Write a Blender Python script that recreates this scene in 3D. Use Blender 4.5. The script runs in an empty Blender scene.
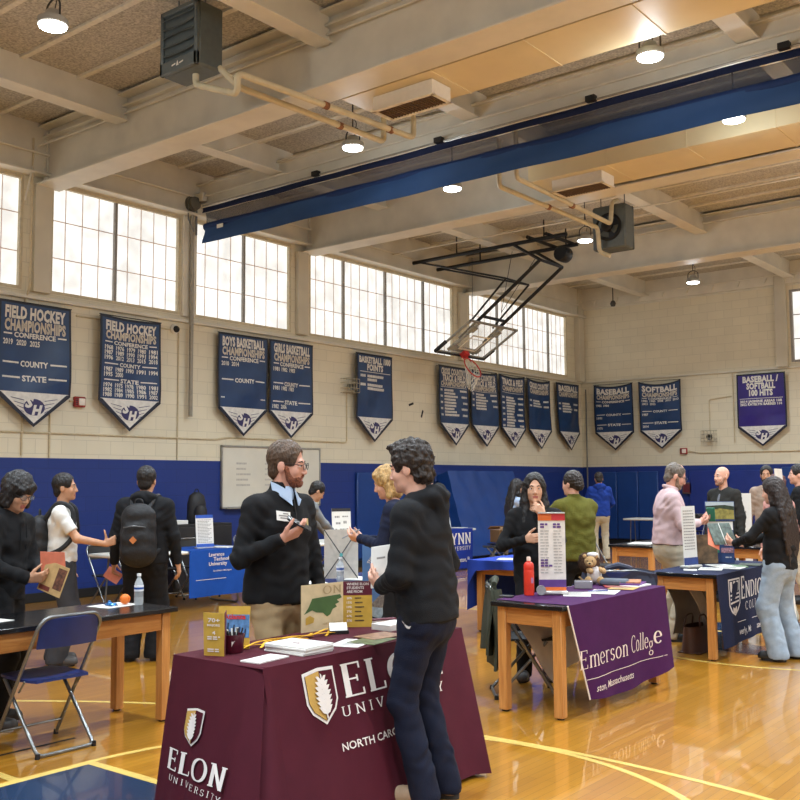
import bpy, bmesh, math, random
import numpy as np
from mathutils import Vector, Matrix
random.seed(7); rng = np.random.default_rng(7)
S = bpy.context.scene; COL = S.collection; PI = math.pi
sin, cos, R_ = math.sin, math.cos, math.radians

# ------------------------------------------------------------------ materials
MATS = {}
def srgb(c):
    f = lambda v: v/12.92 if v <= .04045 else ((v+.055)/1.055)**2.4
    return tuple(f(v/255.) for v in c) + (1.,)
def mat(name, c, rough=.6, metal=0., noise=.06, scale=18., bump=0., bscale=60., spec=.5, coat=0., sheen=0., trans=0., alpha=1., emit=0., stretch=(1,1,1)):
    """procedural principled material: colour broken up by noise, optional fine bump"""
    if name in MATS: return MATS[name]
    m = bpy.data.materials.new(name); m.use_nodes = True; nt = m.node_tree; N = nt.nodes; L = nt.links
    b = N['Principled BSDF']; col = srgb(c)
    tc = N.new('ShaderNodeTexCoord'); mp = N.new('ShaderNodeMapping'); mp.inputs['Scale'].default_value = stretch
    L.new(tc.outputs['Object'], mp.inputs['Vector'])
    nz = N.new('ShaderNodeTexNoise'); nz.inputs['Scale'].default_value = scale; nz.inputs['Detail'].default_value = 3
    L.new(mp.outputs['Vector'], nz.inputs['Vector'])
    rp = N.new('ShaderNodeValToRGB'); a, z = 1-noise*2, 1+noise*2
    rp.color_ramp.elements[0].position = .25; rp.color_ramp.elements[1].position = .75
    rp.color_ramp.elements[0].color = tuple(min(1, v*a) for v in col[:3])+(1,)
    rp.color_ramp.elements[1].color = tuple(min(1, v*z) for v in col[:3])+(1,)
    L.new(nz.outputs['Fac'], rp.inputs['Fac']); L.new(rp.outputs['Color'], b.inputs['Base Color'])
    b.inputs['Roughness'].default_value = rough; b.inputs['Metallic'].default_value = metal
    b.inputs['Specular IOR Level'].default_value = spec
    b.inputs['Coat Weight'].default_value = coat; b.inputs['Sheen Weight'].default_value = sheen
    b.inputs['Transmission Weight'].default_value = trans; b.inputs['Alpha'].default_value = alpha
    if emit:
        L.new(rp.outputs['Color'], b.inputs['Emission Color']); b.inputs['Emission Strength'].default_value = emit
    if bump:
        n2 = N.new('ShaderNodeTexNoise'); n2.inputs['Scale'].default_value = bscale; n2.inputs['Detail'].default_value = 4
        L.new(mp.outputs['Vector'], n2.inputs['Vector'])
        bp = N.new('ShaderNodeBump'); bp.inputs['Strength'].default_value = bump; bp.inputs['Distance'].default_value = .02
        L.new(n2.outputs['Fac'], bp.inputs['Height']); L.new(bp.outputs['Normal'], b.inputs['Normal'])
    MATS[name] = m; return m
def wood(name, c1, c2, axis=1, scale=4., rough=.35):
    if name in MATS: return MATS[name]
    m = mat(name, c1, rough); nt = m.node_tree; N = nt.nodes; L = nt.links
    nz = [n for n in N if n.type == 'TEX_NOISE'][0]; mp = [n for n in N if n.type == 'MAPPING'][0]
    s = [14, 14, 14]; s[axis] = .9; mp.inputs['Scale'].default_value = s
    nz.inputs['Scale'].default_value = scale; nz.inputs['Distortion'].default_value = .8
    rp = [n for n in N if n.type == 'VALTORGB'][0]
    rp.color_ramp.elements[0].color = srgb(c1); rp.color_ramp.elements[1].color = srgb(c2)
    return m

# ------------------------------------------------------------------ objects
def props(o, label=None, cat=None, group=None, kind=None):
    if label: o['label'] = label
    if cat: o['category'] = cat
    if group: o['group'] = group
    if kind: o['kind'] = kind
    return o
def link(name, me, parent=None, loc=None, rotz=None):
    o = bpy.data.objects.new(name, me); COL.objects.link(o)
    if parent is not None: o.parent = parent
    if loc is not None: o.location = loc
    if rotz is not None: o.rotation_euler = (0, 0, rotz)
    return o
def thing(name, label, cat, loc=(0,0,0), rotz=0., group=None):
    o = link(name, None, None, loc, rotz); o.empty_display_size = .1
    return props(o, label, cat, group)
def copy_tree(o, parent=None):
    c = o.copy(); COL.objects.link(c)
    if parent is not None: c.parent = parent
    for ch in list(o.children): copy_tree(ch, c)
    return c

class MB:
    """collects shapes into one mesh"""
    def __init__(s): s.v = []; s.f = []; s.m = []; s.sm = []; s.mi = 0
    def add(s, vs, fs, smooth=False):
        o = len(s.v); s.v += [tuple(map(float, p)) for p in vs]
        for f in fs: s.f.append([i+o for i in f]); s.m.append(s.mi); s.sm.append(smooth)
        return s
    def box(s, x0, x1, y0, y1, z0, z1, b=.003):
        x0, x1 = sorted((x0, x1)); y0, y1 = sorted((y0, y1)); z0, z1 = sorted((z0, z1))
        b = min(b, (x1-x0)*.3, (y1-y0)*.3, (z1-z0)*.3)
        if b <= 0:
            v = [(x,y,z) for z in (z0,z1) for y in (y0,y1) for x in (x0,x1)]
            return s.add(v, [(0,2,3,1),(4,5,7,6),(0,1,5,4),(2,6,7,3),(0,4,6,2),(1,3,7,5)])
        X = (x0,x1); Y = (y0,y1); Z = (z0,z1); v = []; idx = {}
        for i in (0,1):
            for j in (0,1):
                for k in (0,1):
                    sx, sy, sz = (1,-1)[i], (1,-1)[j], (1,-1)[k]
                    for a in range(3):
                        p = [X[i]+sx*b, Y[j]+sy*b, Z[k]+sz*b]; p[a] = (X[i], Y[j], Z[k])[a]
                        idx[(i,j,k,a)] = len(v); v.append(p)
        f = []
        for a in range(3):
            o1, o2 = [(1,2),(2,0),(0,1)][a]
            for e in (0,1):
                q = []
                for (u, w) in ((0,0),(1,0),(1,1),(0,1)):
                    k = [0,0,0]; k[a] = e; k[o1] = u; k[o2] = w; q.append(idx[tuple(k)+(a,)])
                f.append(q if e else q[::-1])
            for u in (0,1):
                for w in (0,1):
                    k0 = [0,0,0]; k0[o1] = u; k0[o2] = w; k1 = k0[:]; k1[a] = 1
                    q = [idx[tuple(k0)+(o1,)], idx[tuple(k1)+(o1,)], idx[tuple(k1)+(o2,)], idx[tuple(k0)+(o2,)]]
                    f.append(q if (u+w) % 2 else q[::-1])
        for i in (0,1):
            for j in (0,1):
                for k in (0,1):
                    q = [idx[(i,j,k,a)] for a in range(3)]
                    f.append(q if (i+j+k) % 2 else q[::-1])
        return s.add(v, f)
    def obox(s, c, sx, sy, sz, M, b=.003):
        t = MB().box(-sx/2, sx/2, -sy/2, sy/2, -sz/2, sz/2, b)
        c = Vector(c); return s.add([M @ Vector(p) + c for p in t.v], t.f)
    def tube(s, pts, r, n=10, cap=True, closed=False):
        P = [Vector(p) for p in pts]; m = len(P); rs = r if isinstance(r, (list, tuple)) else [r]*m
        T = []
        for i in range(m):
            a = P[(i-1) % m] if (closed or i > 0) else P[i]; c = P[(i+1) % m] if (closed or i < m-1) else P[i]
            T.append((c-a).normalized())
        u = T[0].orthogonal().normalized(); vs = []
        for i in range(m):
            u = (u - T[i]*u.dot(T[i])).normalized(); w = T[i].cross(u)
            k = 1.
            if (closed or 0 < i < m-1):
                d = (P[i]-P[i-1]).normalized(); k = min(1.6, 1/max(.3, T[i].dot(d)))
            for j in range(n):
                a = 2*PI*j/n; vs.append(P[i] + (u*cos(a)+w*sin(a))*rs[i]*(1+(k-1)*.5))
        fs = []
        for i in range(m if closed else m-1):
            for j in range(n):
                a, b = i*n+j, i*n+(j+1) % n; c, d = ((i+1) % m)*n+(j+1) % n, ((i+1) % m)*n+j
                fs.append((a, b, c, d))
        s.add(vs, fs, True)
        if cap and not closed:
            o = len(s.v)-len(vs)
            s.f.append([o+j for j in range(n)][::-1]); s.m.append(s.mi); s.sm.append(False)
            s.f.append([o+(m-1)*n+j for j in range(n)]); s.m.append(s.mi); s.sm.append(False)
        return s
    def lathe(s, prof, c=(0,0,0), n=24, M=None, smooth=True):
        """prof: list of (r, z)"""
        c = Vector(c); vs = []
        for r, z in prof:
            for j in range(n):
                p = Vector((r*cos(2*PI*j/n), r*sin(2*PI*j/n), z)); vs.append((M @ p if M is not None else p) + c)
        fs = []
        for i in range(len(prof)-1):
            for j in range(n):
                fs.append((i*n+j, i*n+(j+1) % n, (i+1)*n+(j+1) % n, (i+1)*n+j))
        fs.append([j for j in range(n)][::-1]); fs.append([(len(prof)-1)*n+j for j in range(n)])
        return s.add(vs, fs, smooth)
    def prism(s, poly, fn, h):
        """2-D polygon placed by fn(u, v, w); extruded from w=0 to h"""
        n = len(poly); v = [fn(a, b, 0.) for a, b in poly] + [fn(a, b, h) for a, b in poly]
        f = [list(range(n))[::-1], [n+i for i in range(n)]] + [(i, (i+1) % n, n+(i+1) % n, n+i) for i in range(n)]
        return s.add(v, f)
    def grid(s, fn, nu, nv, smooth=True):
        v = [fn(i/nu, j/nv) for j in range(nv+1) for i in range(nu+1)]
        f = [(j*(nu+1)+i, j*(nu+1)+i+1, (j+1)*(nu+1)+i+1, (j+1)*(nu+1)+i) for j in range(nv) for i in range(nu)]
        return s.add(v, f, smooth)
    def sheet(s, fn, nu, nv, t):
        """a cloth or card with real thickness: fn(u, v) and its copy pushed t along the local normal"""
        A = [[Vector(fn(i/nu, j/nv)) for i in range(nu+1)] for j in range(nv+1)]
        def nrm(j, i):
            du = A[j][min(nu, i+1)]-A[j][max(0, i-1)]; dv = A[min(nv, j+1)][i]-A[max(0, j-1)][i]
            return du.cross(dv).normalized()
        w = nu+1; v = [p for row in A for p in row] + [A[j][i]-nrm(j, i)*t for j in range(nv+1) for i in range(w)]
        o = w*(nv+1); f = []
        for j in range(nv):
            for i in range(nu):
                a, b, c, d = j*w+i, j*w+i+1, (j+1)*w+i+1, (j+1)*w+i
                f += [(a, b, c, d), (o+d, o+c, o+b, o+a)]
        for i in range(nu):
            f += [(i+1, i, o+i, o+i+1), (nv*w+i, nv*w+i+1, o+nv*w+i+1, o+nv*w+i)]
        for j in range(nv):
            f += [(j*w, (j+1)*w, o+(j+1)*w, o+j*w), ((j+1)*w+nu, j*w+nu, o+j*w+nu, o+(j+1)*w+nu)]
        return s.add(v, f, True)
    def build(s, name, mats, parent=None, loc=None, rotz=None, angle=40):
        me = bpy.data.meshes.new(name); me.from_pydata(s.v, [], s.f)
        for m in (mats if isinstance(mats, (list, tuple)) else [mats]): me.materials.append(m)
        me.polygons.foreach_set('material_index', s.m); me.polygons.foreach_set('use_smooth', [True]*len(s.f))
        me.update()
        try: me.set_sharp_from_angle(angle=R_(angle))
        except Exception: pass
        return link(name, me, parent, loc, rotz)
def arc(c, r, a0, a1, n, fn):
    return [fn(c[0]+r*cos(a0+(a1-a0)*i/n), c[1]+r*sin(a0+(a1-a0)*i/n)) for i in range(n+1)]
def rounded(pts, r, n=5):
    """polyline with its inner corners rounded"""
    P = [Vector(p) for p in pts]; out = [P[0]]
    for i in range(1, len(P)-1):
        a = (P[i-1]-P[i]); b = (P[i+1]-P[i]); k = min(r, a.length*.45, b.length*.45)
        p0 = P[i]+a.normalized()*k; p2 = P[i]+b.normalized()*k
        for j in range(n+1):
            t = j/n; out.append(p0*(1-t)**2 + P[i]*2*t*(1-t) + p2*t*t)
    out.append(P[-1]); return out

# ------------------------------------------------------------------ lettering
TXT = {}
def text_polys(body, bold=.0, shear=0., spacing=1.):
    """flat outline triangles of a line of text, unit height capitals: (verts, faces, width)"""
    key = (body, bold, shear, spacing)
    if key in TXT: return TXT[key]
    cu = bpy.data.curves.new('t', 'FONT'); cu.body = body; cu.size = 1.; cu.offset = bold; cu.shear = shear; cu.space_character = spacing; cu.resolution_u = 2
    cu.fill_mode = 'FRONT'
    ob = bpy.data.objects.new('t', cu); COL.objects.link(ob)
    dg = bpy.context.evaluated_depsgraph_get(); me = bpy.data.meshes.new_from_object(ob.evaluated_get(dg))
    v = np.array([x.co[:] for x in me.vertices]) if len(me.vertices) else np.zeros((0,3)); f = [list(p.vertices) for p in me.polygons]
    bpy.data.objects.remove(ob); bpy.data.curves.remove(cu); bpy.data.meshes.remove(me)
    if len(v):
        v[:,0] -= v[:,0].min(); w = v[:,0].max()
    else: w = 1.
    TXT[key] = (v, f, w); return TXT[key]
def text(mb, body, fn, u0, u1, v0, h, bold=.02, shear=0., align='fit', spacing=1.):
    """put a line between u0 and u1 (align fit), or with its own width at height h (left/center)"""
    v, f, w = text_polys(body, bold, shear, spacing)
    if not len(v): return
    sy = h/.73; sx = sy
    if align == 'fit': sx = (u1-u0)/w; x0 = u0
    elif align == 'left': x0 = u0
    else: x0 = (u0+u1)/2 - w*sx/2
    mb.add([fn(x0+p[0]*sx, v0+p[1]*sy) for p in v], f)
# serif capitals and small letters drawn as strokes: (points, weight); thick stems, thin bars, slab feet
def _arc(cx, cy, rx, ry, a0, a1, n=12): return [(cx+rx*cos(R_(a0+(a1-a0)*i/n)), cy+ry*sin(R_(a0+(a1-a0)*i/n))) for i in range(n+1)]
SER = {
 'E': (.62, [[(.14,0),(.14,1)], [(.04,.02),(.58,.02)], [(.04,.98),(.55,.98)], [(.14,.52),(.44,.52)], [(.57,.0),(.57,.2)], [(.54,1),(.54,.8)], [(.44,.42),(.44,.62)]]),
 'L': (.58, [[(.14,0),(.14,1)], [(.04,.02),(.54,.02)], [(.02,.98),(.28,.98)], [(.53,0),(.53,.22)]]),
 'O': (.84, [_arc(.42,.5,.34,.49,90,450,28)]),
 'C': (.76, [_arc(.42,.5,.34,.49,50,310,22), [(.66,.95),(.66,.72)]]),
 'N': (.82, [[(.14,0),(.14,1)], [(.14,.98),(.68,.03)], [(.68,0),(.68,1)], [(.02,.02),(.26,.02)], [(.0,.98),(.2,.98)], [(.57,.98),(.8,.98)]]),
 'U': (.78, [[(.14,1),(.14,.32)]+_arc(.39,.3,.25,.28,180,360,10)+[(.64,1)], [(.02,.98),(.28,.98)], [(.54,.98),(.76,.98)]]),
 'I': (.34, [[(.17,0),(.17,1)], [(.04,.02),(.3,.02)], [(.04,.98),(.3,.98)]]),
 'V': (.76, [[(.1,.98),(.38,.0)], [(.38,.0),(.66,.98)], [(.0,.98),(.24,.98)], [(.54,.98),(.76,.98)]]),
 'R': (.7, [[(.14,0),(.14,1)], [(.14,.98),(.36,.98)]+_arc(.36,.74,.22,.24,90,-90,10)+[(.14,.5)], [(.34,.5),(.62,.02)], [(.03,.02),(.27,.02)], [(.55,.02),(.7,.02)], [(.03,.98),(.2,.98)]]),
 'S': (.56, [_arc(.29,.74,.21,.24,20,270,14)+_arc(.29,.26,.22,.24,90,-160,14), [(.5,.95),(.5,.74)], [(.06,.06),(.06,.27)]]),
 'T': (.68, [[(.34,0),(.34,1)], [(.03,.98),(.65,.98)], [(.21,.02),(.47,.02)], [(.05,1),(.05,.8)], [(.63,1),(.63,.8)]]),
 'Y': (.72, [[(.36,0),(.36,.46)], [(.08,.98),(.36,.45)], [(.64,.98),(.36,.45)], [(.23,.02),(.49,.02)], [(.0,.98),(.2,.98)], [(.53,.98),(.72,.98)]]),
 'D': (.8, [[(.14,0),(.14,1)], [(.04,.98),(.36,.98)]+_arc(.34,.5,.38,.48,90,-90,14)+[(.04,.02)]]),
 'G': (.8, [_arc(.42,.5,.34,.49,50,350,22), [(.66,.95),(.66,.72)], [(.72,.02),(.72,.42)], [(.56,.42),(.82,.42)]]),
 'm': (.86, [[(.12,0),(.12,.66)], [(.12,.5)]+_arc(.28,.46,.16,.2,140,0,8)+[(.44,0)], [(.44,.5)]+_arc(.6,.46,.16,.2,140,0,8)+[(.76,0)], [(.02,.02),(.22,.02)], [(.34,.02),(.54,.02)], [(.66,.02),(.86,.02)], [(.02,.64),(.12,.64)]]),
 'n': (.56, [[(.12,0),(.12,.66)], [(.12,.5)]+_arc(.28,.46,.16,.2,140,0,8)+[(.44,0)], [(.02,.02),(.22,.02)], [(.34,.02),(.54,.02)], [(.02,.64),(.12,.64)]]),
 'e': (.5, [[(.06,.36),(.43,.36)]+_arc(.25,.34,.2,.32,10,320,16)]),
 'r': (.42, [[(.12,0),(.12,.66)], [(.12,.45)]+_arc(.3,.45,.16,.2,150,50,6), [(.02,.02),(.24,.02)], [(.02,.64),(.12,.64)]]),
 's': (.42, [_arc(.21,.49,.14,.16,20,270,10)+_arc(.21,.17,.15,.16,90,-160,10)]),
 'o': (.54, [_arc(.27,.33,.21,.32,90,450,20)]),
 'l': (.28, [[(.14,0),(.14,1.02)], [(.03,.02),(.25,.02)], [(.03,1.0),(.14,1.0)]]),
 'g': (.54, [_arc(.25,.44,.17,.2,90,450,16), _arc(.26,-.12,.21,.15,90,450,16), [(.16,.26),(.16,.06)], [(.38,.6),(.54,.64)]]),
}
def serif(mb, body, fn, u0, u1, v0, h, thick=.14, thin=.05, gap=.1, slant=0.):
    W = sum((SER[c][0] if c in SER else .4)+gap for c in body)-gap; sx = (u1-u0)/W; x = 0.
    for c in body:
        if c not in SER: x += .4+gap; continue
        w, strokes = SER[c]
        for st in strokes:
            n = len(st); Lf, Rt = [], []
            for i in range(n):
                a = st[max(0, i-1)]; b = st[min(n-1, i+1)]; dx, dy = b[0]-a[0], b[1]-a[1]; l = math.hypot(dx, dy) or 1
                dx /= l; dy /= l; t = (thin + (thick-thin)*abs(dy)**1.5)/2
                if len(st) == 2 and dy != 0 and abs(st[0][1]-st[1][1]) < .3: t = thin/2
                Lf.append((st[i][0]-dy*t, st[i][1]+dx*t)); Rt.append((st[i][0]+dy*t, st[i][1]-dx*t))
            pts = Lf + Rt[::-1]
            vs = [fn(u0+(x+p[0]+slant*p[1])*sx, v0+p[1]*h) for p in pts]
            mb.add(vs, [(i, i+1, 2*n-2-i, 2*n-1-i) for i in range(n-1)])
        x += w+gap
def flat(mb, poly, fn):
    mb.add([fn(*p) for p in poly], [list(range(len(poly)))])
# ================================================================== the hall
XW, YW, ZC = -12.4, 23.25, 6.64
XR, YB = 9.5, -4.5
def nodes(m): return m.node_tree.nodes, m.node_tree.links
def block_wall(name, ax):
    """painted concrete block: cream above a blue dado whose edge runs at 1.97 m"""
    m = mat(name, (220,212,188), .55, noise=.03, scale=1.2); N, L = nodes(m); b = N['Principled BSDF']
    tc = [n for n in N if n.type == 'TEX_COORD'][0]; rp = [n for n in N if n.type == 'VALTORGB'][0]
    sp = N.new('ShaderNodeSeparateXYZ'); L.new(tc.outputs['Object'], sp.inputs[0])
    cb = N.new('ShaderNodeCombineXYZ'); L.new(sp.outputs['XYZ'.index(ax)], cb.inputs[0]); L.new(sp.outputs[2], cb.inputs[1])
    br = N.new('ShaderNodeTexBrick'); br.inputs['Scale'].default_value = 1.; br.inputs['Brick Width'].default_value = .406; br.inputs['Row Height'].default_value = .203
    br.inputs['Mortar Size'].default_value = .006; br.inputs['Mortar Smooth'].default_value = .3
    br.inputs['Color1'].default_value = (1,1,1,1); br.inputs['Color2'].default_value = (.95,.95,.95,1); br.inputs['Mortar'].default_value = (.8,.8,.8,1)
    L.new(cb.outputs[0], br.inputs['Vector'])
    gt = N.new('ShaderNodeMath'); gt.operation = 'GREATER_THAN'; gt.inputs[1].default_value = 1.97; L.new(sp.outputs[2], gt.inputs[0])
    nz = N.new('ShaderNodeTexNoise'); nz.inputs['Scale'].default_value = 2.5
    bl = N.new('ShaderNodeMix'); bl.data_type = 'RGBA'; bl.inputs[6].default_value = srgb((14,44,116)); bl.inputs[7].default_value = srgb((17,50,128)); L.new(nz.outputs['Fac'], bl.inputs[0])
    mx = N.new('ShaderNodeMix'); mx.data_type = 'RGBA'; L.new(gt.outputs[0], mx.inputs[0]); L.new(bl.outputs[2], mx.inputs[6]); L.new(rp.outputs['Color'], mx.inputs[7])
    mu = N.new('ShaderNodeMix'); mu.data_type = 'RGBA'; mu.blend_type = 'MULTIPLY'; mu.inputs[0].default_value = .85
    L.new(mx.outputs[2], mu.inputs[6]); L.new(br.outputs['Color'], mu.inputs[7]); L.new(mu.outputs[2], b.inputs['Base Color'])
    bp = N.new('ShaderNodeBump'); bp.inputs['Strength'].default_value = .25; bp.inputs['Distance'].default_value = .01; bp.invert = True
    L.new(br.outputs['Fac'], bp.inputs['Height']); L.new(bp.outputs['Normal'], b.inputs['Normal'])
    return m
WL = block_wall('painted_block_side', 'Y'); WE = block_wall('painted_block_end', 'X')
CREAM = mat('cream_steel_paint', (214,209,194), .5, noise=.03, scale=3)
BEAMM = mat('girder_paint', (214,209,194), .5, noise=.05, scale=2.5)
DUCT = mat('tan_duct_paint', (216,200,160), .5, noise=.03, scale=2)
DECK = mat('fibre_deck', (182,177,165), .95, noise=.22, scale=38, bump=.5, bscale=120)
STRIP = mat('deck_strip_paint', (216,210,194), .6)
BLACK = mat('matt_black', (18,18,20), .6); STEEL = mat('grey_steel', (120,122,122), .4, .7)
DKFRAME = mat('dark_window_bar', (146,142,136), .5); GLOWBAR = mat('glow_tinted_bar', (226,208,200), .5)  # thin bars' pale pink imitates window glow bleeding over them
def maple():
    m = mat('maple_boards', (206,146,58), .1, noise=.1, scale=3, spec=.5); N, L = nodes(m); b = N['Principled BSDF']
    tc = [n for n in N if n.type == 'TEX_COORD'][0]; sp = N.new('ShaderNodeSeparateXYZ'); L.new(tc.outputs['Object'], sp.inputs[0])
    cb = N.new('ShaderNodeCombineXYZ'); L.new(sp.outputs[1], cb.inputs[0]); L.new(sp.outputs[0], cb.inputs[1])
    br = N.new('ShaderNodeTexBrick'); br.inputs['Scale'].default_value = 1.; br.inputs['Brick Width'].default_value = .95; br.inputs['Row Height'].default_value = .057
    br.inputs['Mortar Size'].default_value = .0012; br.offset = .37; br.inputs['Bias'].default_value = -.1
    br.inputs['Color1'].default_value = srgb((190,132,38)); br.inputs['Color2'].default_value = srgb((174,117,27)); br.inputs['Mortar'].default_value = srgb((118,72,22))
    L.new(cb.outputs[0], br.inputs['Vector'])
    mp = N.new('ShaderNodeMapping'); mp.inputs['Scale'].default_value = (60, 1.5, 1); L.new(tc.outputs['Object'], mp.inputs['Vector'])
    nz = N.new('ShaderNodeTexNoise'); nz.inputs['Scale'].default_value = 1.; nz.inputs['Detail'].default_value = 3; L.new(mp.outputs['Vector'], nz.inputs['Vector'])
    mr = N.new('ShaderNodeMapRange'); mr.inputs[3].default_value = .82; mr.inputs[4].default_value = 1.14; L.new(nz.outputs['Fac'], mr.inputs[0])
    mu = N.new('ShaderNodeMix'); mu.data_type = 'RGBA'; mu.blend_type = 'MULTIPLY'; mu.inputs[0].default_value = 1.
    L.new(br.outputs['Color'], mu.inputs[6]); L.new(mr.outputs[0], mu.inputs[7]); L.new(mu.outputs[2], b.inputs['Base Color'])
    n2 = N.new('ShaderNodeTexNoise'); n2.inputs['Scale'].default_value = 2.2; n2.inputs['Detail'].default_value = 2; L.new(tc.outputs['Object'], n2.inputs['Vector'])
    bp = N.new('ShaderNodeBump'); bp.inputs['Strength'].default_value = .03; bp.inputs['Distance'].default_value = .02; L.new(n2.outputs['Fac'], bp.inputs['Height']); L.new(bp.outputs['Normal'], b.inputs['Normal'])
    b.inputs['Coat Weight'].default_value = 1.; b.inputs['Coat Roughness'].default_value = .03; b.inputs['Roughness'].default_value = .3
    return m
floor = props(MB().box(XW-.2, XR+.2, YB-.2, YW+.2, -.12, 0, 0).build('floor', maple()), kind='structure')
YEL = mat('yellow_line_paint', (222,190,104), .25, coat=.3, noise=.04); BLUEP = mat('blue_court_paint', (34,54,82), .2, coat=.35, noise=.04)
KX, KY = -3.23, 3.46                                   # middle of the free-throw line
def ring(cx, cy, r, a0, a1, w, n, z): 
    mb = MB(); P = []
    for i in range(n+1):
        a = R_(a0+(a1-a0)*i/n); P += [(cx+(r-w/2)*cos(a), cy+(r-w/2)*sin(a), z), (cx+(r+w/2)*cos(a), cy+(r+w/2)*sin(a), z)]
    return mb.add(P, [(2*i, 2*i+1, 2*i+3, 2*i+2) for i in range(n)])
def strip(x0, x1, y0, y1, z): return MB().add([(x0,y0,z),(x1,y0,z),(x1,y1,z),(x0,y1,z)], [(0,1,2,3)])
strip(KX-1.83, KX+1.83, -2.3, KY, .0006).build('painted_key', BLUEP, floor)
strip(KX-1.86, KX-1.80, -2.3, KY+.03, .0012).build('lane_line', YEL, floor); strip(KX+1.80, KX+1.86, -2.3, KY+.03, .0012).build('lane_line', YEL, floor)
strip(KX-1.80, KX+1.80, KY-.03, KY+.03, .0014).build('free_throw_line', YEL, floor)
strip(KX-2.1, KX-1.86, 2.98, 3.04, .0012).build('lane_mark', YEL, floor)
ring(KX, KY, 1.84, 0, 180, .046, 60, .0011).build('free_throw_circle', YEL, floor)
ring(KX, -.73, 6.06, 0, 180, .046, 120, .0013).build('three_point_arc', YEL, floor)
ring(KX, 10.47, 1.83, 0, 360, .05, 80, .0011).build('centre_circle', YEL, floor)
ring(KX, 10.47, .95, 0, 360, .5, 60, .0009).build('centre_circle_paint', BLUEP, floor)
strip(XW+2, XR-2, 10.44, 10.50, .0012).build('half_court_line', YEL, floor)
strip(-5.63, -5.60, 1.2, 3.73, .001).build('black_floor_line', BLACK, floor)  # thin black line laid over the boards

# --- side wall with its strip windows, built as pieces round the openings
WZ0, WZ1 = 4.285, 5.885
wins = [(5.1, 7.247), (7.667, 9.98), (10.264, 12.471), (12.934, 17.49), (18.058, 22.55)]
w = MB(); w.box(XW-.3, XW, YB, YW+.3, 0, WZ0, 0); w.box(XW-.3, XW, YB, YW+.3, WZ1, ZC, 0)
edges = [YB]+[e for a in wins for e in a]+[YW+.3]
for i in range(0, len(edges), 2): w.box(XW-.3, XW, edges[i], edges[i+1], WZ0, WZ1, 0)
wall_left = props(w.build('wall_left', WL), kind='structure')
FR = mat('window_frame_paint', (196,184,156), .5)
def fibreglass():
    m = mat('fibreglass_pane', (170,170,168), .5, noise=.0, scale=3); N, L = nodes(m); b = N['Principled BSDF']
    tc = [n for n in N if n.type == 'TEX_COORD'][0]; nz = [n for n in N if n.type == 'TEX_NOISE'][0]
    nz.inputs['Scale'].default_value = 3.5; nz.inputs['Detail'].default_value = 5; mr = N.new('ShaderNodeMapRange')
    mr.inputs[1].default_value = .34; mr.inputs[2].default_value = .62; mr.inputs[3].default_value = WIN_LO; mr.inputs[4].default_value = WIN_HI
    L.new(nz.outputs['Fac'], mr.inputs[0]); L.new(mr.outputs[0], b.inputs['Emission Strength'])
    b.inputs['Emission Color'].default_value = srgb((255,255,250)); return m
WIN_LO, WIN_HI = .68, .98
PANE = fibreglass()
thick = {1: [8.78], 2: [11.368], 3: [13.919, 15.18, 16.44], 4: [19.3, 20.5, 21.65], 0: [6.4]}
for k, (a, b) in enumerate(wins):
    wf = MB(); d = XW-.06
    for (p, q) in ((a, a+.045), (b-.045, b)): wf.box(d-.003, XW-.002, p, q, WZ0+.001, WZ1-.001, 0)
    for (p, q) in ((WZ0, WZ0+.045), (WZ1-.05, WZ1)): wf.box(d, XW-.005, a, b, p, q, .002)
    W = props(wf.build('window_%d' % (k+1), FR), kind='structure')
    MB().box(XW-.10, XW-.075, a, b, WZ0, WZ1, 0).build('window_pane', PANE, W)
    for t in thick[k]: MB().box(XW-.075, XW-.02, t-.022, t+.022, WZ0, WZ1, .003).build('thick_mullion', DKFRAME, W)
    bars = MB(); xs = [a]+thick[k]+[b]
    for i in range(len(xs)-1):
        n = max(1, round((xs[i+1]-xs[i])/.252))
        for j in range(1, n): y = xs[i]+(xs[i+1]-xs[i])*j/n; bars.box(XW-.076, XW-.062, y-.0045, y+.0045, WZ0, WZ1, 0)
    for z in (4.82, 5.36): bars.box(XW-.076, XW-.058, a, b, z-.006, z+.006, 0)
    bars.build('glazing_bar', GLOWBAR, W)
# --- end wall with one window beyond the pilaster
EX0 = -6.985
e = MB(); e.box(XW-.3, XR, YW, YW+.3, 0, 4.3, 0); e.box(XW-.3, EX0, YW, YW+.3, 4.3, ZC, 0); e.box(EX0, XR, YW, YW+.3, 5.98, ZC, 0)
e.box(-2.4, XR, YW, YW+.3, 4.3, 5.98, 0)
wall_back = props(e.build('wall_back', WE), kind='structure')
wf = MB()
for (p, q) in ((EX0, EX0+.06), (-2.46, -2.4)): wf.box(p, q, YW-.012, YW+.063, 4.301, 5.979, 0)
for (p, q) in ((4.3, 4.35), (5.93, 5.98)): wf.box(EX0, -2.4, YW-.01, YW+.06, p, q, .002)
W = props(wf.build('window_6', DKFRAME), kind='structure')
MB().box(EX0, -2.4, YW+.075, YW+.1, 4.3, 5.98, 0).build('window_pane', PANE, W)
bars = MB()
for x in np.arange(EX0+.5, -2.5, .5): bars.box(x-.009, x+.009, YW+.055, YW+.076, 4.3, 5.98, 0)
for z in (4.84, 5.4): bars.box(EX0, -2.4, YW+.055, YW+.076, z-.01, z+.01, 0)
bars.build('glazing_bar', DKFRAME, W)
w = MB(); w.box(XR, XR+.3, YB, YW+.3, 0, 3.6, 0); w.box(XR, XR+.3, YB, YW+.3, 5.9, ZC, 0)
for y in (YB, 2.3, 7.6, 12.9, 18.0, YW-.3): w.box(XR, XR+.3, y, y+.6, 3.6, 5.9, 0)
props(w.build('wall_right', WL), kind='structure')
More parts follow.
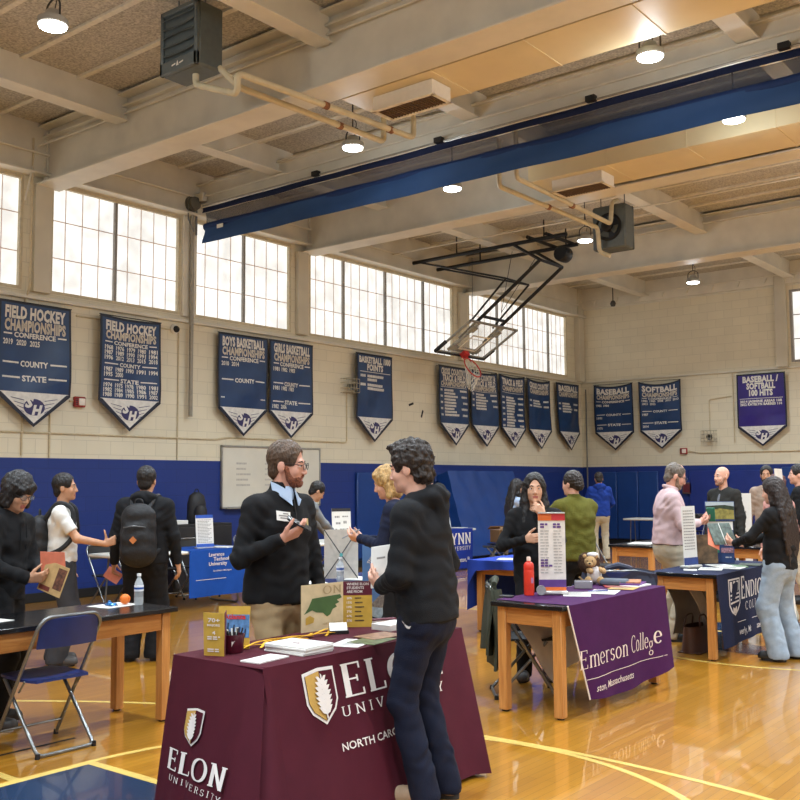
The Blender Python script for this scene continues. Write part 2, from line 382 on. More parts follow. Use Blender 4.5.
W = props(MB().box(XR+.02, XR+.06, YB, YW, 3.55, 3.62, 0).build('window_7', FR), kind='structure')  # unseen window band, added to throw cool fill light on the ceiling
MB().box(XR+.08, XR+.1, YB, YW, 3.6, 5.9, 0).build('window_pane', PANE, W)
props(MB().box(XW-.3, XR+.3, YB-.3, YB, 0, ZC, 0).build('wall_front', WE), kind='structure')
# pilasters, sill ledges, edge beams
COLM = mat('column_paint', (200,193,174), .5, noise=.04, scale=2)
n = 0
def trim(mb, m=CREAM):
    global n; n += 1; return props(mb.build('trim_%d' % n, m), kind='structure')
for y in (7.505, 12.70, 17.77): trim(MB().box(XW, XW+.09, y-.13, y+.13, WZ0-.02, 5.77, .004), COLM)
trim(MB().box(XW, XW+.05, 10.0, 10.25, WZ0-.02, 6.5, .004), CREAM)
trim(MB().box(XW, XW+.14, YW-.3, YW-.02, 4.2, ZC, .004), COLM)
trim(MB().box(-7.29, -7.04, YW-.13, YW, 4.2, ZC, .004), COLM)
trim(MB().box(XW, XW+.06, YB, YW, 4.16, 4.215, .006)); trim(MB().box(XW, XR, YW-.05, YW, 4.16, 4.2, .006))
eb = MB(); eb.box(XW, XW+.10, YB, YW, 5.93, ZC, .004); eb.box(XW, XW+.2, YB, YW, 5.90, 5.93, .003); trim(eb, BEAMM)
eb = MB(); eb.box(XW, XR, YW-.10, YW, 6.12, ZC, .004); eb.box(XW, XR, YW-.03, YW, 6.08, 6.12, .003); trim(eb, BEAMM)
for k in range(9):                               # small brackets along the end beam
    x = -11.9+k*.63
    trim(MB().prism([(-.05,0),(.05,0),(0,-.12)], lambda a, b, h, x=x: (x+a, YW-.1-h, 6.3+b), .05), CREAM)
props(MB().box(XW, XW+.02, YB, YW, 0, .13, .004).build('baseboard_left', BLACK), kind='structure')
props(MB().box(XW, XR, YW-.02, YW, 0, .13, .004).build('baseboard_back', BLACK), kind='structure')
# --- roof: fibre deck on joists and deep girders
ceiling = props(MB().box(XW-.2, XR+.3, YB-.2, YW+.3, ZC, ZC+.15, 0).build('ceiling', DECK), kind='structure')
GY = [2.23, 7.58, 12.87, 18.02]
for y in GY:
    g = MB(); g.box(XW+.02, XR, y-.2, y+.2, 5.765, 5.79, .004); g.box(XW+.02, XR, y-.2, y+.2, 6.575, 6.6, .004); g.box(XW+.02, XR, y-.045, y+.045, 5.78, 6.58, 0)
    g.box(XW+.02, XR, y-.13, y-.045, 6.44, 6.47, .003)
    for s in (-1, 1): g.box(XW+.05, XW+.14, y+s*.05, y+s*.07, 5.8, 6.55, 0)
    for s in (-1, 1):
        for q in range(9): g.lathe([(.018,0),(.018,.02),(0,.022)], (XW+.095, y+s*.07, 5.85+q*.08), 8, Matrix.Rotation(-s*PI/2, 3, 'X'))
    g.build('girder', BEAMM, ceiling)
ys = [YB]+GY+[YW]
for x in (-10.5, -6.95, -3.4, .15, 3.7, 7.25):
    for a, b in zip(ys[:-1], ys[1:]):
        j = MB(); j.box(x-.03, x+.03, a+.05, b-.05, 6.27, ZC, 0); j.box(x-.12, x+.12, a+.1, b-.1, 6.25, 6.272, .003); j.build('joist', BEAMM, ceiling)
for a, b in zip(ys[:-1], ys[1:]):
    for k in range(1, 7):
        y = a+(b-a)*k/7; MB().box(XW, XR, y-.035, y+.035, ZC-.035, ZC, .003).build('deck_strip', STRIP, ceiling)
# the beam that carries the divider curtain
cb = MB(); cb.box(XW+.02, XR, 10.2, 10.4, 6.05, 6.09, .004); cb.box(XW+.02, XR, 10.27, 10.33, 6.09, 6.42, 0); cb.box(XW+.02, XR, 10.2, 10.4, 6.4, 6.43, .004); cb.box(XW+.02, XR, 10.21, 10.24, 6.2, 6.23, .003)
cb.build('curtain_beam', BEAMM, ceiling)
# --- blue wall padding
PAD = mat('blue_vinyl_pad', (22,62,128), .4, noise=.05, scale=3, bump=.08, bscale=4); PADN = mat('navy_vinyl_pad', (27,48,124), .4, noise=.05, scale=3, bump=.35, bscale=3)
def wall_pad(label, x0, x1, y0, y1, z0, z1, m, cat='wall pad'):
    return props(MB().box(x0, x1, y0, y1, z0, z1, .02).build('wall_pad', m), label, cat, 'wall pads')
for k in range(4):
    wall_pad(['blue padded panel on the wall behind the blonde woman', 'blue padded panel on the wall behind the curly-haired teen in a hoodie', 'blue padded panel between the curly-haired teen and the leaning crash mat', 'blue padded panel half hidden behind the leaning crash mat'][k],
             XW, XW+.06, 14.2+k*1.25, 15.44+k*1.25, .16, 1.8, PAD)
for k, (a, b) in enumerate(((-12.0, -11.42), (-11.41, -10.84), (-10.83, -10.3))):
    wall_pad(['blue padded panel beside the person in a royal blue hoodie, nearest the hall corner', 'blue padded panel in the middle of three on the end wall', 'blue padded panel on the end wall just beside the man in the pink shirt'][k], a, b, YW-.06, YW, .14, 1.84, PAD)
for k, (a, b) in enumerate(((-9.5, -8.55), (-8.53, -7.35))):
    wall_pad(['wrinkled navy padded panel behind the pink-shirted man and the small red box', 'wrinkled navy padded panel behind the bald man in a dark jacket'][k], a, b, YW-.06, YW, .14, 1.84, PADN)
wall_pad('brighter blue padded panel beyond the dark-suited man with his back turned', -7.3, -6.0, YW-.06, YW, .14, 1.9, PAD)
# crash mat leaning on the side wall
def mat_pt(u, v, w):   # u along the wall, v up the slope, w thickness
    a = R_(15); return (XW+.66-v*sin(a)+w*cos(a)*1.0, 16.55+u+v*.0, .02+v*cos(a)+w*sin(a))
def bulge(u, v): return .012*sin(u*9+v*3)+.008*sin(v*13+u*4)
cm = MB(); cm.sheet(lambda a, b: mat_pt(a*2.5, b*1.8, .3+bulge(a*3, b*1.8)), 24, 16, .3)
o = props(cm.build('crash_mat', mat('crash_mat_vinyl', (22,64,134), .35, noise=.06, scale=3, bump=.3, bscale=5)), 'thick blue vinyl crash mat leaning against the wall pads', 'mat')
# --- ceiling lamps
LENS = mat('lamp_lens', (255,252,244), .4, emit=16., noise=.0); LAMPB = mat('lamp_housing', (62,60,58), .5, .3)
def lamp_tree(label, x, y, z):
    t = thing('ceiling_lamp', label, 'lamp', (x, y, z), 0, 'round ceiling lamps')
    MB().lathe([(.0,.13),(.06,.13),(.085,.08),(.135,.05),(.138,.0),(.13,-.01),(.0,-.01)], n=28).build('housing', mat('lamp_shell', (168,166,158), .45, .2), t)
    MB().lathe([(.125,-.008),(.122,-.022),(.09,-.034),(.0,-.036)], n=28).build('lens', LENS, t)
    br = MB(); br.tube(rounded([(-.11,0,.03),(-.11,0,.2),(0,0,.25),(.11,0,.2),(.11,0,.03)], .06), .009, 8); br.tube([(0,0,.24),(0,0,ZC-z)], .009, 8); br.tube(rounded([(.02,0,.12),(.05,.02,.3),(.01,.01,.36),(0,0,.5)], .05), .005, 6)
    br.build('hanger', LAMPB, t)
    return t
lamps = [(-8.47,5.21,'round ceiling lamp hanging beside the heater, over the field hockey banner'),(-8.54,9.75,'round ceiling lamp below the pipes, in front of the divider curtain beam'),(-4.22,9.61,'round ceiling lamp by the tan duct above the divider curtain'),
         (-8.59,12.12,'round ceiling lamp just below the blue divider curtain hem, over the girls basketball banner'),(-4.19,12.0,'round ceiling lamp below the blue divider curtain, in front of the far duct'),(-8.58,16.38,'round ceiling lamp beside the rear heater and the hoop frame'),(-8.56,21.49,'small distant round ceiling lamp in front of the end wall beam')]
def area(x, y, z, p, size=.25, c=(.80,.91,1.)):
    l = bpy.data.lights.new('lamp_light', 'AREA'); l.shape = 'DISK'; l.size = size; l.energy = p; l.color = c; l.spread = R_(140)
    o = bpy.data.objects.new('lamp_light', l); COL.objects.link(o); o.location = (x, y, z)
    l = bpy.data.lights.new('ceiling_fill', 'POINT'); l.shadow_soft_size = .1; l.energy = p*.20; l.color = c  # added point light below each lamp, brightens the ceiling
    o = bpy.data.objects.new('ceiling_fill', l); COL.objects.link(o); o.location = (x, y, z-.12)
LP = 100.
LZ = 5.75
for x, y, lb in lamps: x *= (LZ-1.6)/4.5; y *= (LZ-1.6)/4.5; lamp_tree(lb, x, y, LZ); area(x, y, LZ-.05, LP)
for x in (-7.85, -3.9, .1, 4.2, 8.0):
    for y in (-2.0, 1.4, 4.8, 8.95, 11.1, 15.1, 19.8):
        if not any(abs(x-a*.922)+abs(y-b*.922) < .5 for a, b, _ in lamps): area(x, y, LZ-.05, LP)

for (y, z, a) in ((15.95, 3.20, .3), (16.32, 3.02, 1.2)): MB().obox((XW+.003, y, z), .004, .16, .045, Matrix.Rotation(a, 3, 'X'), 0).build('scuff_mark', BLACK, wall_left)
# ================================================================== overhead plant
TAN = mat('tan_pipe_paint', (202,190,158), .5, noise=.07, scale=6); GUN = mat('heater_enamel', (92,99,98), .45, .2, noise=.05)
GRILLE = mat('dusty_grille', (92,74,58), .8, noise=.25, scale=60); WHITE = mat('white_paint', (226,220,206), .5, noise=.02)
def duct(label, y0, y1, seam0):
    t = thing('air_duct', label, 'duct', (0, (y0+y1)/2, 5.77)); h = (y1-y0)/2
    MB().box(-7.0, XR-.05, -h, h, 0, .42, .004).build('casing', DUCT, t)
    x = seam0
    while x < XR-.2: MB().box(x-.012, x+.012, -h-.006, h+.006, -.006, .43, 0).build('seam', DUCT, t); x += 1.1
    return t
def diffuser(label, x0, x1, y0, y1):
    t = thing('air_diffuser', label, 'vent', ((x0+x1)/2, (y0+y1)/2, 5.6)); a, b = (x1-x0)/2, (y1-y0)/2
    m = MB(); m.box(-a, a, -b, b, .02, .168, .003); m.box(-a-.02, a+.02, -b-.02, -b+.03, 0, .02, .002); m.box(-a-.02, a+.02, b-.03, b+.02, 0, .02, .002)
    m.box(-a-.02, -a+.03, -b, b, 0, .02, .002); m.box(a-.03, a+.02, -b, b, 0, .02, .002); m.build('box', WHITE, t)
    g = MB(); g.box(-a+.03, a-.03, -b+.03, b-.03, .012, .02, 0)
    for k in range(18): x = -a+.05+k*(2*a-.1)/17; g.box(x-.004, x+.004, -b+.03, b-.03, .002, .014, 0)
    g.build('grille', GRILLE, t)
duct('long tan sheet-metal duct hung just past the nearest girder', 7.81, 8.55, -5.8)
duct('long tan sheet-metal duct hung beyond the blue divider curtain', 11.71, 12.55, -5.8)
diffuser('white boxed air diffuser under the duct nearest the hanging heater', -6.69, -5.89, 7.97, 8.3)
diffuser('boxed air diffuser under the far duct, above the rear heater', -6.69, -5.93, 11.83, 12.2)
def heater(label, x0, x1, y0, y1, z0, z1):
    t = thing('unit_heater', label, 'heater', ((x0+x1)/2, (y0+y1)/2, z0)); a, b, h = (x1-x0)/2, (y1-y0)/2, z1-z0
    c = MB(); c.box(-a, a, -b+.03, b, 0, h, .025)
    for (p, q, r, s) in ((-a, -a+.05, .0, h), (a-.05, a, 0, h), (-a, a, 0, .14), (-a, a, h-.06, h)): c.box(p, q, -b, -b+.05, r, s, .012)
    c.build('cabinet', GUN, t)
    MB().box(-a+.04, a-.04, -b+.035, -b+.05, .12, h-.05, 0).build('dark_opening', BLACK, t)
    for k in range(5):
        z = .2+k*(h-.3)/4; l = MB()
        def f(u, v, z=z, k=k): return (-a+.05+u*(2*a-.1), -b+.035-.045*v+.008*sin(u*PI)*(k % 2), z-.05*v+.028+.02*sin(u*PI)*((k % 3)-1)*.6)
        l.sheet(f, 8, 2, .004); l.build('louvre', GUN, t)
    lg = MB(); fn = lambda u, v: (u, -b-.0015, v)
    for (p, q) in ((-.09,-.03),(.03,.09)): lg.add([fn(p,.06), fn(q,.068), fn(q,.085), fn(p,.075)], [(0,1,2,3)])
    lg.add([fn(-.02,.05), fn(.02,.05), fn(.012,.08), fn(0,.105), fn(-.012,.08)], [(0,1,2,3,4)])
    lg.build('maker_badge', WHITE, t)
    fan = MB(); fan.lathe([(a*.78, 0), (a*.78, .02), (a*.68, .03), (a*.68, 0)], (0, b, h*.5), 28, Matrix.Rotation(-PI/2, 3, 'X')); fan.lathe([(.09,0),(.09,.09),(.05,.12),(0,.12)], (0, b, h*.5), 16, Matrix.Rotation(-PI/2, 3, 'X'))
    fan.build('fan_motor', BLACK, t)
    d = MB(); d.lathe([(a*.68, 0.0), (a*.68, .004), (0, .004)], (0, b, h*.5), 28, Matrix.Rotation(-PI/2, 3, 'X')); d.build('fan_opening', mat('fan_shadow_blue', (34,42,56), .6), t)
    bl = MB()
    for k in range(4):
        an = k*PI/2+.4
        bl.sheet(lambda u, v: (cos(an+(v-.5)*.9)*(.07+u*(a*.6-.07)), b+.012+.03*v, h*.5+sin(an+(v-.5)*.9)*(.07+u*(a*.6-.07))), 4, 4, .003)
    bl.build('fan_blade', GUN, t)
    hg = MB()
    for s in (-1, 1): hg.tube([(s*(a-.08), 0, h-.02), (s*(a-.08), 0, ZC-z0)], .009, 6)
    hg.build('hanger_rod', STEEL, t)
    return t
h1 = heater('dark grey unit heater hung before the nearest girder, louvres facing the camera', -8.07, -7.49, 6.19, 6.55, 5.78, 6.46)
h2 = heater('dark grey unit heater beyond the divider curtain with its round fan side in view', -7.24, -6.67, 14.07, 14.40, 5.26, 5.96)
h2.rotation_euler = (0, 0, PI)
def pipe(label, pts, r=.032, collars=(), m=TAN):
    t = thing('steam_pipe', label, 'pipe', pts[0]); o = Vector(pts[0])
    P = [Vector(p)-o for p in rounded(pts, .07)]; MB().tube(P, r, 12).build('run', m, t)
    for c in collars:
        c = Vector(c)-o; MB().tube([c-Vector((0,.03,0)), c+Vector((0,.03,0))], r*1.25, 12).build('collar', mat('rusty_collar', (140,92,58), .7, noise=.2), t)
pipe('cream heating pipe looping up from the bottom of the near heater', [(-7.72,6.38,5.8),(-7.72,6.38,5.67),(-7.07,6.36,5.40),(-7.05,6.34,5.60),(-6.84,8.88,5.6),(-6.84,8.88,6.3)], .034, [(-6.95,7.5,5.6),(-6.88,8.5,5.6)])
pipe('cream heating pipe running lower beside the looping one to the near duct', [(-7.5,6.5,5.83),(-7.3,6.6,5.60),(-7.14,8.7,5.57),(-7.14,8.7,6.3)], .034, [(-7.2,8.0,5.58)])
pipe('cream heating pipe dropping behind the divider curtain towards the rear heater fan', [(-6.72,10.95,6.3),(-6.72,10.95,5.6),(-6.86,13.95,5.62),(-6.86,14.02,5.98),(-6.86,14.2,6.05)], .034, [(-6.8,12.6,5.6)])
pipe('cream heating pipe dropping behind the divider curtain and hooking under the rear heater', [(-7.1,11.12,6.3),(-7.1,11.12,5.6),(-7.06,13.9,5.58),(-7.06,13.95,5.2),(-6.9,14.0,5.12)], .034, [(-7.08,12.4,5.59)])
# --- divider curtain rolled up under its beam
CURT = mat('divider_vinyl', (42,72,116), .75, spec=.25, noise=.05, scale=3); CURTN = mat('divider_hem_navy', (26,36,66), .8, spec=.2)
MESH = mat('divider_mesh', (84,88,100), .9, alpha=.5, spec=.1)
t = thing('divider_curtain', 'long blue divider curtain rolled up under the ceiling with a see-through mesh strip', 'curtain', (0, 10.22, 6.03))
X1 = XR-.1
def wav(x, z): return .012*sin(x*2.3+z*5)+.008*sin(x*5.1)
m = MB(); m.sheet(lambda u, v: (-12.13+u*(X1+12.13), -.02+wav(u*21, v), -.02-.085*v), 120, 2, .006); m.build('top_hem', CURTN, t)
m = MB(); m.sheet(lambda u, v: (-12.10+u*(X1+12.1), .01+wav(u*21, v)+.03*v, -.10-.21*v), 120, 4, .002); m.build('mesh_strip', MESH, t)
m = MB(); m.tube([(-12.08+k*(X1+12.08)/60, .0, -.34+.006*sin(k*1.7)) for k in range(61)], .062, 14); m.build('roll', mat('divider_roll', (30,50,92), .7, spec=.2), t)
m = MB(); m.sheet(lambda u, v: (-12.03+u*(X1+12.03)-.04*v, -.055+wav(u*21, v)*1.2-.015*v, -.34-.28*v), 140, 5, .006); m.build('bottom_flap', CURT, t)
MB().box(-11.72, -11.58, -.085, -.075, -.43, -.37, .001).build('label_patch', WHITE, t)
tr = MB(); tr.tube([(-12.1, -.05, .0), (X1, -.05, .0)], .014, 8); tr.build('top_batten', mat('batten_grey', (150,146,134), .4, .4), t)
for k in range(9):
    x = -9.6+k*2.2; MB().box(x-.06, x+.06, -.11, -.03, -.02, .05, .004).build('clamp', BLACK, t)
t = thing('winch_drum', 'round grey hoist drum with cable at the wall end of the divider curtain', 'winch', (-12.3, 10.16, 6.0))
for k in range(3): MB().lathe([(.0,0),(.13-.012*k,0),(.13-.012*k,.035),(.09,.04),(.0,.04)], (-.02+.05*k, -.06, .08), 26, Matrix.Rotation(PI/2, 3, 'Y')).build('drum', mat('drum_grey', (112,110,100), .5, .3), t)
m = MB(); m.box(-.05, .2, .0, .1, .12, .26, .01); m.box(-.08, -.02, -.1, .1, .0, .25, .006); m.build('bracket', CREAM, t)
m = MB(); m.tube([(.05,-.16,.02),(.10,-.2,-.2),(.12,-.1,-.4)], .01, 6); m.tube([(.0,.05,.0),(.0,.05,-.4)], .018, 8); m.build('cable', STEEL, t)
t = props(MB().tube([(XW+.1, 10.13, 5.9), (XW+.1, 10.13, 2.66)], .034, 12).build('wall_pipe', mat('wall_pipe_grey', (150,144,130), .45, .2)), 'grey vertical pipe down the wall from the divider curtain drum', 'pipe')
# --- basketball goal folded up under the roof
HB = mat('goal_frame_black', (30,31,33), .45, .3); GLASS = mat('backboard_glass', (214,226,222), .08, trans=.0, alpha=.17, noise=0); RIM = mat('rim_red', (190,40,36), .4); NET = mat('net_white', (232,228,216), .8)
PADB = mat('board_pad_black', (34,34,36), .6); ALU = mat('board_frame_grey', (150,148,140), .4, .3)
t = thing('basketball_goal', 'ceiling-hung basketball goal folded up with glass backboard and red rim', 'basketball hoop', (-10.5, 16.35, 4.1))
o = Vector((-10.5, 16.35, 4.1)); NY, FY = 15.93-16.35, 16.77-16.35
def rod(nm, a, b, r, m=HB): MB().tube([Vector(a)-o*0, Vector(b)-o*0], r, 10).build(nm, m, t)
q = lambda x, y, z: (x+10.5, y, z-4.1)
for y, xr in ((NY, -8.72), (FY, -8.95)):
    rod('ceiling_rail', q(-12.36, y, 6.12), q(xr, y, 6.15), .038)
    rod('hanger_arm', q(-9.86, y, 6.12), q(-9.29, y, 5.75), .03)
    rod('mast', q(-9.29, y, 5.75), q(-11.15, y, 4.44), .034)
    rod('brace', q(-12.1, y, 6.1), q(-10.05, y, 5.5), .02); rod('brace', q(-10.05, y, 5.5), q(-10.92, y, 4.72), .02)
    rod('ceiling_rod', q(-11.2, y, 6.12), q(-11.2, y, 6.5), .015); rod('ceiling_rod', q(-9.2, y, 6.15), q(-9.2, y, 6.5), .015)
for x, z, r in ((-9.29, 5.75, .03), (-10.62, 4.83, .03), (-10.05, 5.5, .018)): rod('cross_bar', q(x, NY, z), q(x, FY, z), r)
for x in (-9.5, -9.1): rod('cross_rail', q(x, NY-.1, 6.2), q(x, FY+.15, 6.2), .035)
rod('cable', q(-9.9, NY, 6.0), q(-10.5, .1, 4.95), .006); rod('cable', q(-9.9, FY, 6.0), q(-10.5, .1, 4.95), .006); rod('cable', q(-10.9, NY+.1, 6.05), q(-10.9, NY+.1, 4.75), .004)
MB().lathe([(0,0),(.13,0),(.15,.03),(.15,.24),(.12,.28),(0,.28)], q(-9.05, -.1, 5.9), 18, Matrix.Rotation(-PI/2, 3, 'X')).build('hoist_motor', HB, t)
top = Vector(q(-10.6, 0, 4.69)); bot = Vector(q(-11.43, 0, 4.18)); up = (top-bot).normalized(); nr = Vector((up.z, 0, -up.x)); bh = (top-bot).length; hw = .83
bp_ = lambda u, v, w: tuple(bot + Vector((0, u, 0)) + up*v + nr*w)
Mb = Matrix((( up.x, 0, nr.x), (0, 1, 0), (up.z, 0, nr.z)))   # local x up the board, y across, z out of its face
MB().obox(bp_(0, bh/2, 0), bh, 2*hw, .014, Mb, .002).build('glass_board', GLASS, t)
f = MB()
for s in (-1, 1): f.obox(bp_(s*hw, bh/2, 0), bh+.04, .04, .04, Mb, .004)
f.obox(bp_(0, bh, 0), .04, 2*hw+.04, .04, Mb, .004); f.obox(bp_(0, 0, 0), .04, 2*hw+.04, .04, Mb, .004); f.build('board_frame', ALU, t)
f = MB(); f.obox(bp_(0, -.01, 0), .06, 2*hw+.08, .07, Mb, .015)
for s in (-1, 1): f.obox(bp_(s*(hw+.015), .14, 0), .34, .06, .07, Mb, .015)
f.build('edge_pad', PADB, t)
f = MB()
for (u0, u1, v0, v1) in ((-.3,.3,.16,.2),(-.3,.3,.58,.62),(-.3,-.26,.16,.62),(.26,.3,.16,.62)): f.obox(bp_((u0+u1)/2, (v0+v1)/2, .009), v1-v0, u1-u0, .003, Mb, 0)
f.build('target_square', NET, t)
f = MB()
for s in (-1, 1):
    f.obox(bp_(s*.42, bh/2, -.05), bh*.95, .05, .06, Mb, .005)
    for v in (.14, .72): f.obox(bp_(s*.42, v, -.03), .16, .2, .03, Mb, .006)
f.obox(bp_(0, .1, -.05), .1, .84, .06, Mb, .005); f.build('back_bracket', ALU, t)
rc = Vector(bp_(0, .1, .40)); rm = MB(); rm.tube([rc+nr*(.228*cos(a))+Vector((0,1,0))*(.228*sin(a)) for a in np.linspace(0, 2*PI, 33)[:-1]], .013, 8, closed=True)
rm.obox(bp_(0, .09, .06), .14, .16, .1, Mb, .01); rm.tube([bp_(-.07, .06, .08), bp_(-.12, .085, .24)], .012); rm.tube([bp_(.07, .06, .08), bp_(.12, .085, .24)], .012); rm.build('rim', RIM, t)
nt = MB()
for k in range(12):
    for s in (-1, 1):
        P = []
        for j in range(7):
            a = 2*PI*k/12+s*j*.26; r = .225-.022*j; base = rc+nr*(r*cos(a)*.9)+Vector((0,1,0))*(r*sin(a)); P.append(base+Vector((-.012*j,0,-.068*j+ .0)))
        nt.tube(P, .0045, 5)
nt.build('net', NET, t)

# ================================================================== banners
BNB = mat('banner_blue', (25,57,100), .38, noise=.07, scale=5); BNP = mat('banner_purple', (48,36,116), .38, noise=.06, scale=5); EDGE = mat('banner_edge_navy', (18,24,44), .5); BWH = mat('banner_white', (216,214,208), .5)
CHG = mat('banner_silver', (198,190,176), .5, noise=.12, scale=14); INK = mat('logo_navy', (44,40,92), .5)
def bar_row(mb, fn, x0, x1, y, h):
    x = x0
    while x < x1-.01:
        w_ = random.uniform(.02, .035); mb.add([fn(x, y), fn(min(x1, x+w_), y), fn(min(x1, x+w_), y+h), fn(x, y+h)], [(0,1,2,3)]); x += w_+.006
def rule(mb, fn, a, b, z, h, n=10):
    mb.add([fn(a+(b-a)*i/n, z) for i in range(n+1)]+[fn(a+(b-a)*i/n, z+h) for i in range(n+1)], [(i, i+1, n+2+i, n+1+i) for i in range(n)])
def banner(label, wall, p0, W, rows, m=BNB, sag=0., tilt=0., swing=0., white_edge=False):
    """rows: (kind, text, v, h) with v measured down from the top edge"""
    Z = 4.085; p0 = (p0+W/2)*(.9925 if wall == 'side' else .9965)-W/2
    loc = (XW+.09, p0+W/2, Z) if wall == 'side' else (p0+W/2, YW-.09, Z)
    t = thing('pennant_banner', label, 'banner', loc, PI/2 if wall == 'side' else 0., 'school banners')
    ph = random.uniform(0, 6)
    def pt(u, v, off=0.):        # u across from the left edge, v down; local x across, -y out of the wall
        k = u/W; d = (.018*sin(k*7+ph)*min(1, v*1.5)+.02*sin(k*3+v*2.2+ph)+.012*sin(v*5+k*9+ph)*k*(1-k)*3)*(1. if v < 1.0 else max(.2, 1-(v-1.0)*3.2))
        z = -v - sag*4*k*(1-k)*max(0, 1-v*1.2)
        return (u-W/2+swing*v*(v*.4), -.035-d-off, z)
    HS, HT = 1.26, 1.70
    def field(off, mg):
        def fn(a, b):
            u = mg+a*(W-2*mg); low = HS+(HT-HS)*(1-abs(2*a-1))-mg*1.2; return pt(u, mg+b*(low-mg), off)
        return fn
    MB().sheet(field(0, 0), 30, 34, .004).build('cloth', EDGE, t)
    MB().sheet(field(.004, .035), 30, 34, .002).build('face', m, t)
    e_ = MB(); e_.sheet(lambda a, b: pt(.035+a*(W-.07), HS-.03+b*max(.004, (HT-HS)*(1-abs(2*a-1))-.02), .0085), 30, 12, .001); e_.build('white_point', BWH, t)
    fn = lambda u, v: pt(u, -v, .012)
    for kind, s, v, h, *x in rows:
        ln = sv = MB()
        if kind == 'fit': text(ln, s, fn, x[0] if x else .09, x[1] if len(x) > 1 else W-.09, -v-h, h, .05, 0., 'fit', 1.06)
        elif kind == 'sil': text(sv, s, fn, x[0] if x else .09, x[1] if len(x) > 1 else W-.09, -v-h, h, .05, 0., 'fit', 1.06)
        elif kind == 'head':
            L_ = .028*len(s)*W/1.1+.03; text(ln, s, fn, W/2-L_, W/2+L_, -v-h, h, .035)
            for a, b in ((.08, W/2-L_-.03), (W/2+L_+.03, W-.08)): rule(ln, fn, a, b, -v-h*.58, h*.3)
        elif kind == 'years':
            ys_ = s.split(); 
            for i, y_ in enumerate(ys_): text(ln, y_, fn, .075+i*.205, .075+i*.205+.15, -v-h, h, .03)
        elif kind == 'bars':
            for a, b in x[0]: bar_row(ln, fn, a*W, b*W, -v-h, h)
        elif kind == 'rule': rule(ln, fn, .07, W-.07, -v-h, h)
        nm, mt_ = dict(fit=('title_lettering', BWH), sil=('silver_lettering', CHG), head=('heading_lettering', BWH), years=('year_lettering', BWH), bars=('row_lettering', BWH), rule=('rule_line', BWH))[kind]
        ln.build(nm, mt_, t)
    rd = MB(); rd.tube([pt(-.01, .006, .0), pt(W+.01, .006, .0)], .007, 8)
    for q_ in (.08, W-.08): rd.tube([(q_-W/2, .088, -.006), pt(q_, .006, 0.)], .004, 6)
    rd.build('hanging_rod', BLACK, t)
    lg = MB(); f2 = lambda u, v: pt(u, -v, .015); cx = W/2
    for k in range(6):                              # swept lines across the point
        y0 = -HS-.05-k*.055; hw_ = max(.02, (W/2-.1)*(1-(k*.055+.1)/.5)*.95)
        for s in (-1, 1):
            a, b = cx+s*.15, cx+s*max(.16, hw_)
            if abs(b-a) > .02: lg.add([f2(a, y0-.035), f2(b, y0), f2(b, y0+.007), f2(a, y0-.025)], [(0,1,2,3)])
    for r in ((.115, .155),): flat(lg, [(cx+.15*cos(a)*1.05, -HS-.17+.115*sin(a)) for a in np.linspace(0, 2*PI, 20)[:-1]], f2)
    lg.build('logo_field', INK, t)
    l2 = MB(); f3 = lambda u, v: pt(u, -v, .0195); text(l2, 'S', f3, cx-.14, cx-.01, -HS-.17, .13, .06, .25); text(l2, 'H', f3, cx-.04, cx+.12, -HS-.27, .13, .06, .25); l2.build('logo_letters', BWH, t)
    return t
CH = lambda v, h: ('sil', 'CHAMPIONSHIPS', v, h)
banner('blue field hockey banner with three conference years, nearest the camera', 'side', 6.9, 1.11, [('fit','FIELD HOCKEY',.07,.16),CH(.25,.15),('head','CONFERENCE',.42,.07),('years','2019 2020 2025',.52,.075),('head','COUNTY',.80,.08),('head','STATE',1.0,.08)])
banner('blue field hockey banner crowded with three blocks of years', 'side', 8.48, 1.11, [('fit','FIELD HOCKEY',.07,.14),CH(.22,.12),('head','CONFERENCE',.365,.06),('years','1968 1976 1979 1980 1981',.44,.065),('years','1987 1989 1990 1991 1994',.515,.065),('years','1996 2012 2013 2015 2018',.59,.065),
   ('head','COUNTY',.69,.06),('years','1987 1989 1990 1991 1994',.765,.065),('years','1995 2000',.84,.065),('head','STATE',.93,.06),('years','1974 1975 1978 1980 1981',1.0,.06),('years','1982 1984 1985 1986 1987',1.07,.06),('years','1988 1989 1990 1991 2002',1.14,.06)], sag=.03)
banner('blue boys basketball banner with two conference years', 'side', 10.77, 1.09, [('fit','BOYS BASKETBALL',.06,.15),CH(.23,.13),('head','CONFERENCE',.38,.07),('years','2010 2014',.47,.07),('head','COUNTY',.74,.07),('bars','',1.06,.02,((.05,.12),(.85,.95)))])
banner('blue girls basketball banner hung tight beside the boys basketball one', 'side', 11.9, 1.1, [('fit','GIRLS BASKETBALL',.06,.15),CH(.23,.13),('head','CONFERENCE',.38,.07),('years','1981 1982 1983',.47,.07),('head','COUNTY',.72,.07),('years','1981 1982 1983',.80,.07),('head','STATE',1.04,.07),('years','1982 2006',1.12,.07)])
banner('blue banner hung alone between the caged horn and the goal, with few lines of print', 'side', 14.2, 1.1, [('fit','BASKETBALL 1000',.06,.12,.06,1.04),('fit','POINTS',.2,.12,.3,.8),('rule','',.35,.012),('bars','',.41,.05,((.08,.22),(.28,.75))),('bars','',.48,.05,((.28,.56),)),('bars','',.58,.05,((.08,.22),(.28,.75))),('bars','',.65,.05,((.28,.78),))])
many = lambda n, dx=0.: [('bars','',.50+k*.066,.045,((.06,.14),(.2,.2+.3+.12*((k*7) % 3)/2),(.7+.06*((k*5) % 3)/2,.93)) if k % 2 == 0 else ((.2,.55+.1*((k*3) % 3)/2),)) for k in range(n)]
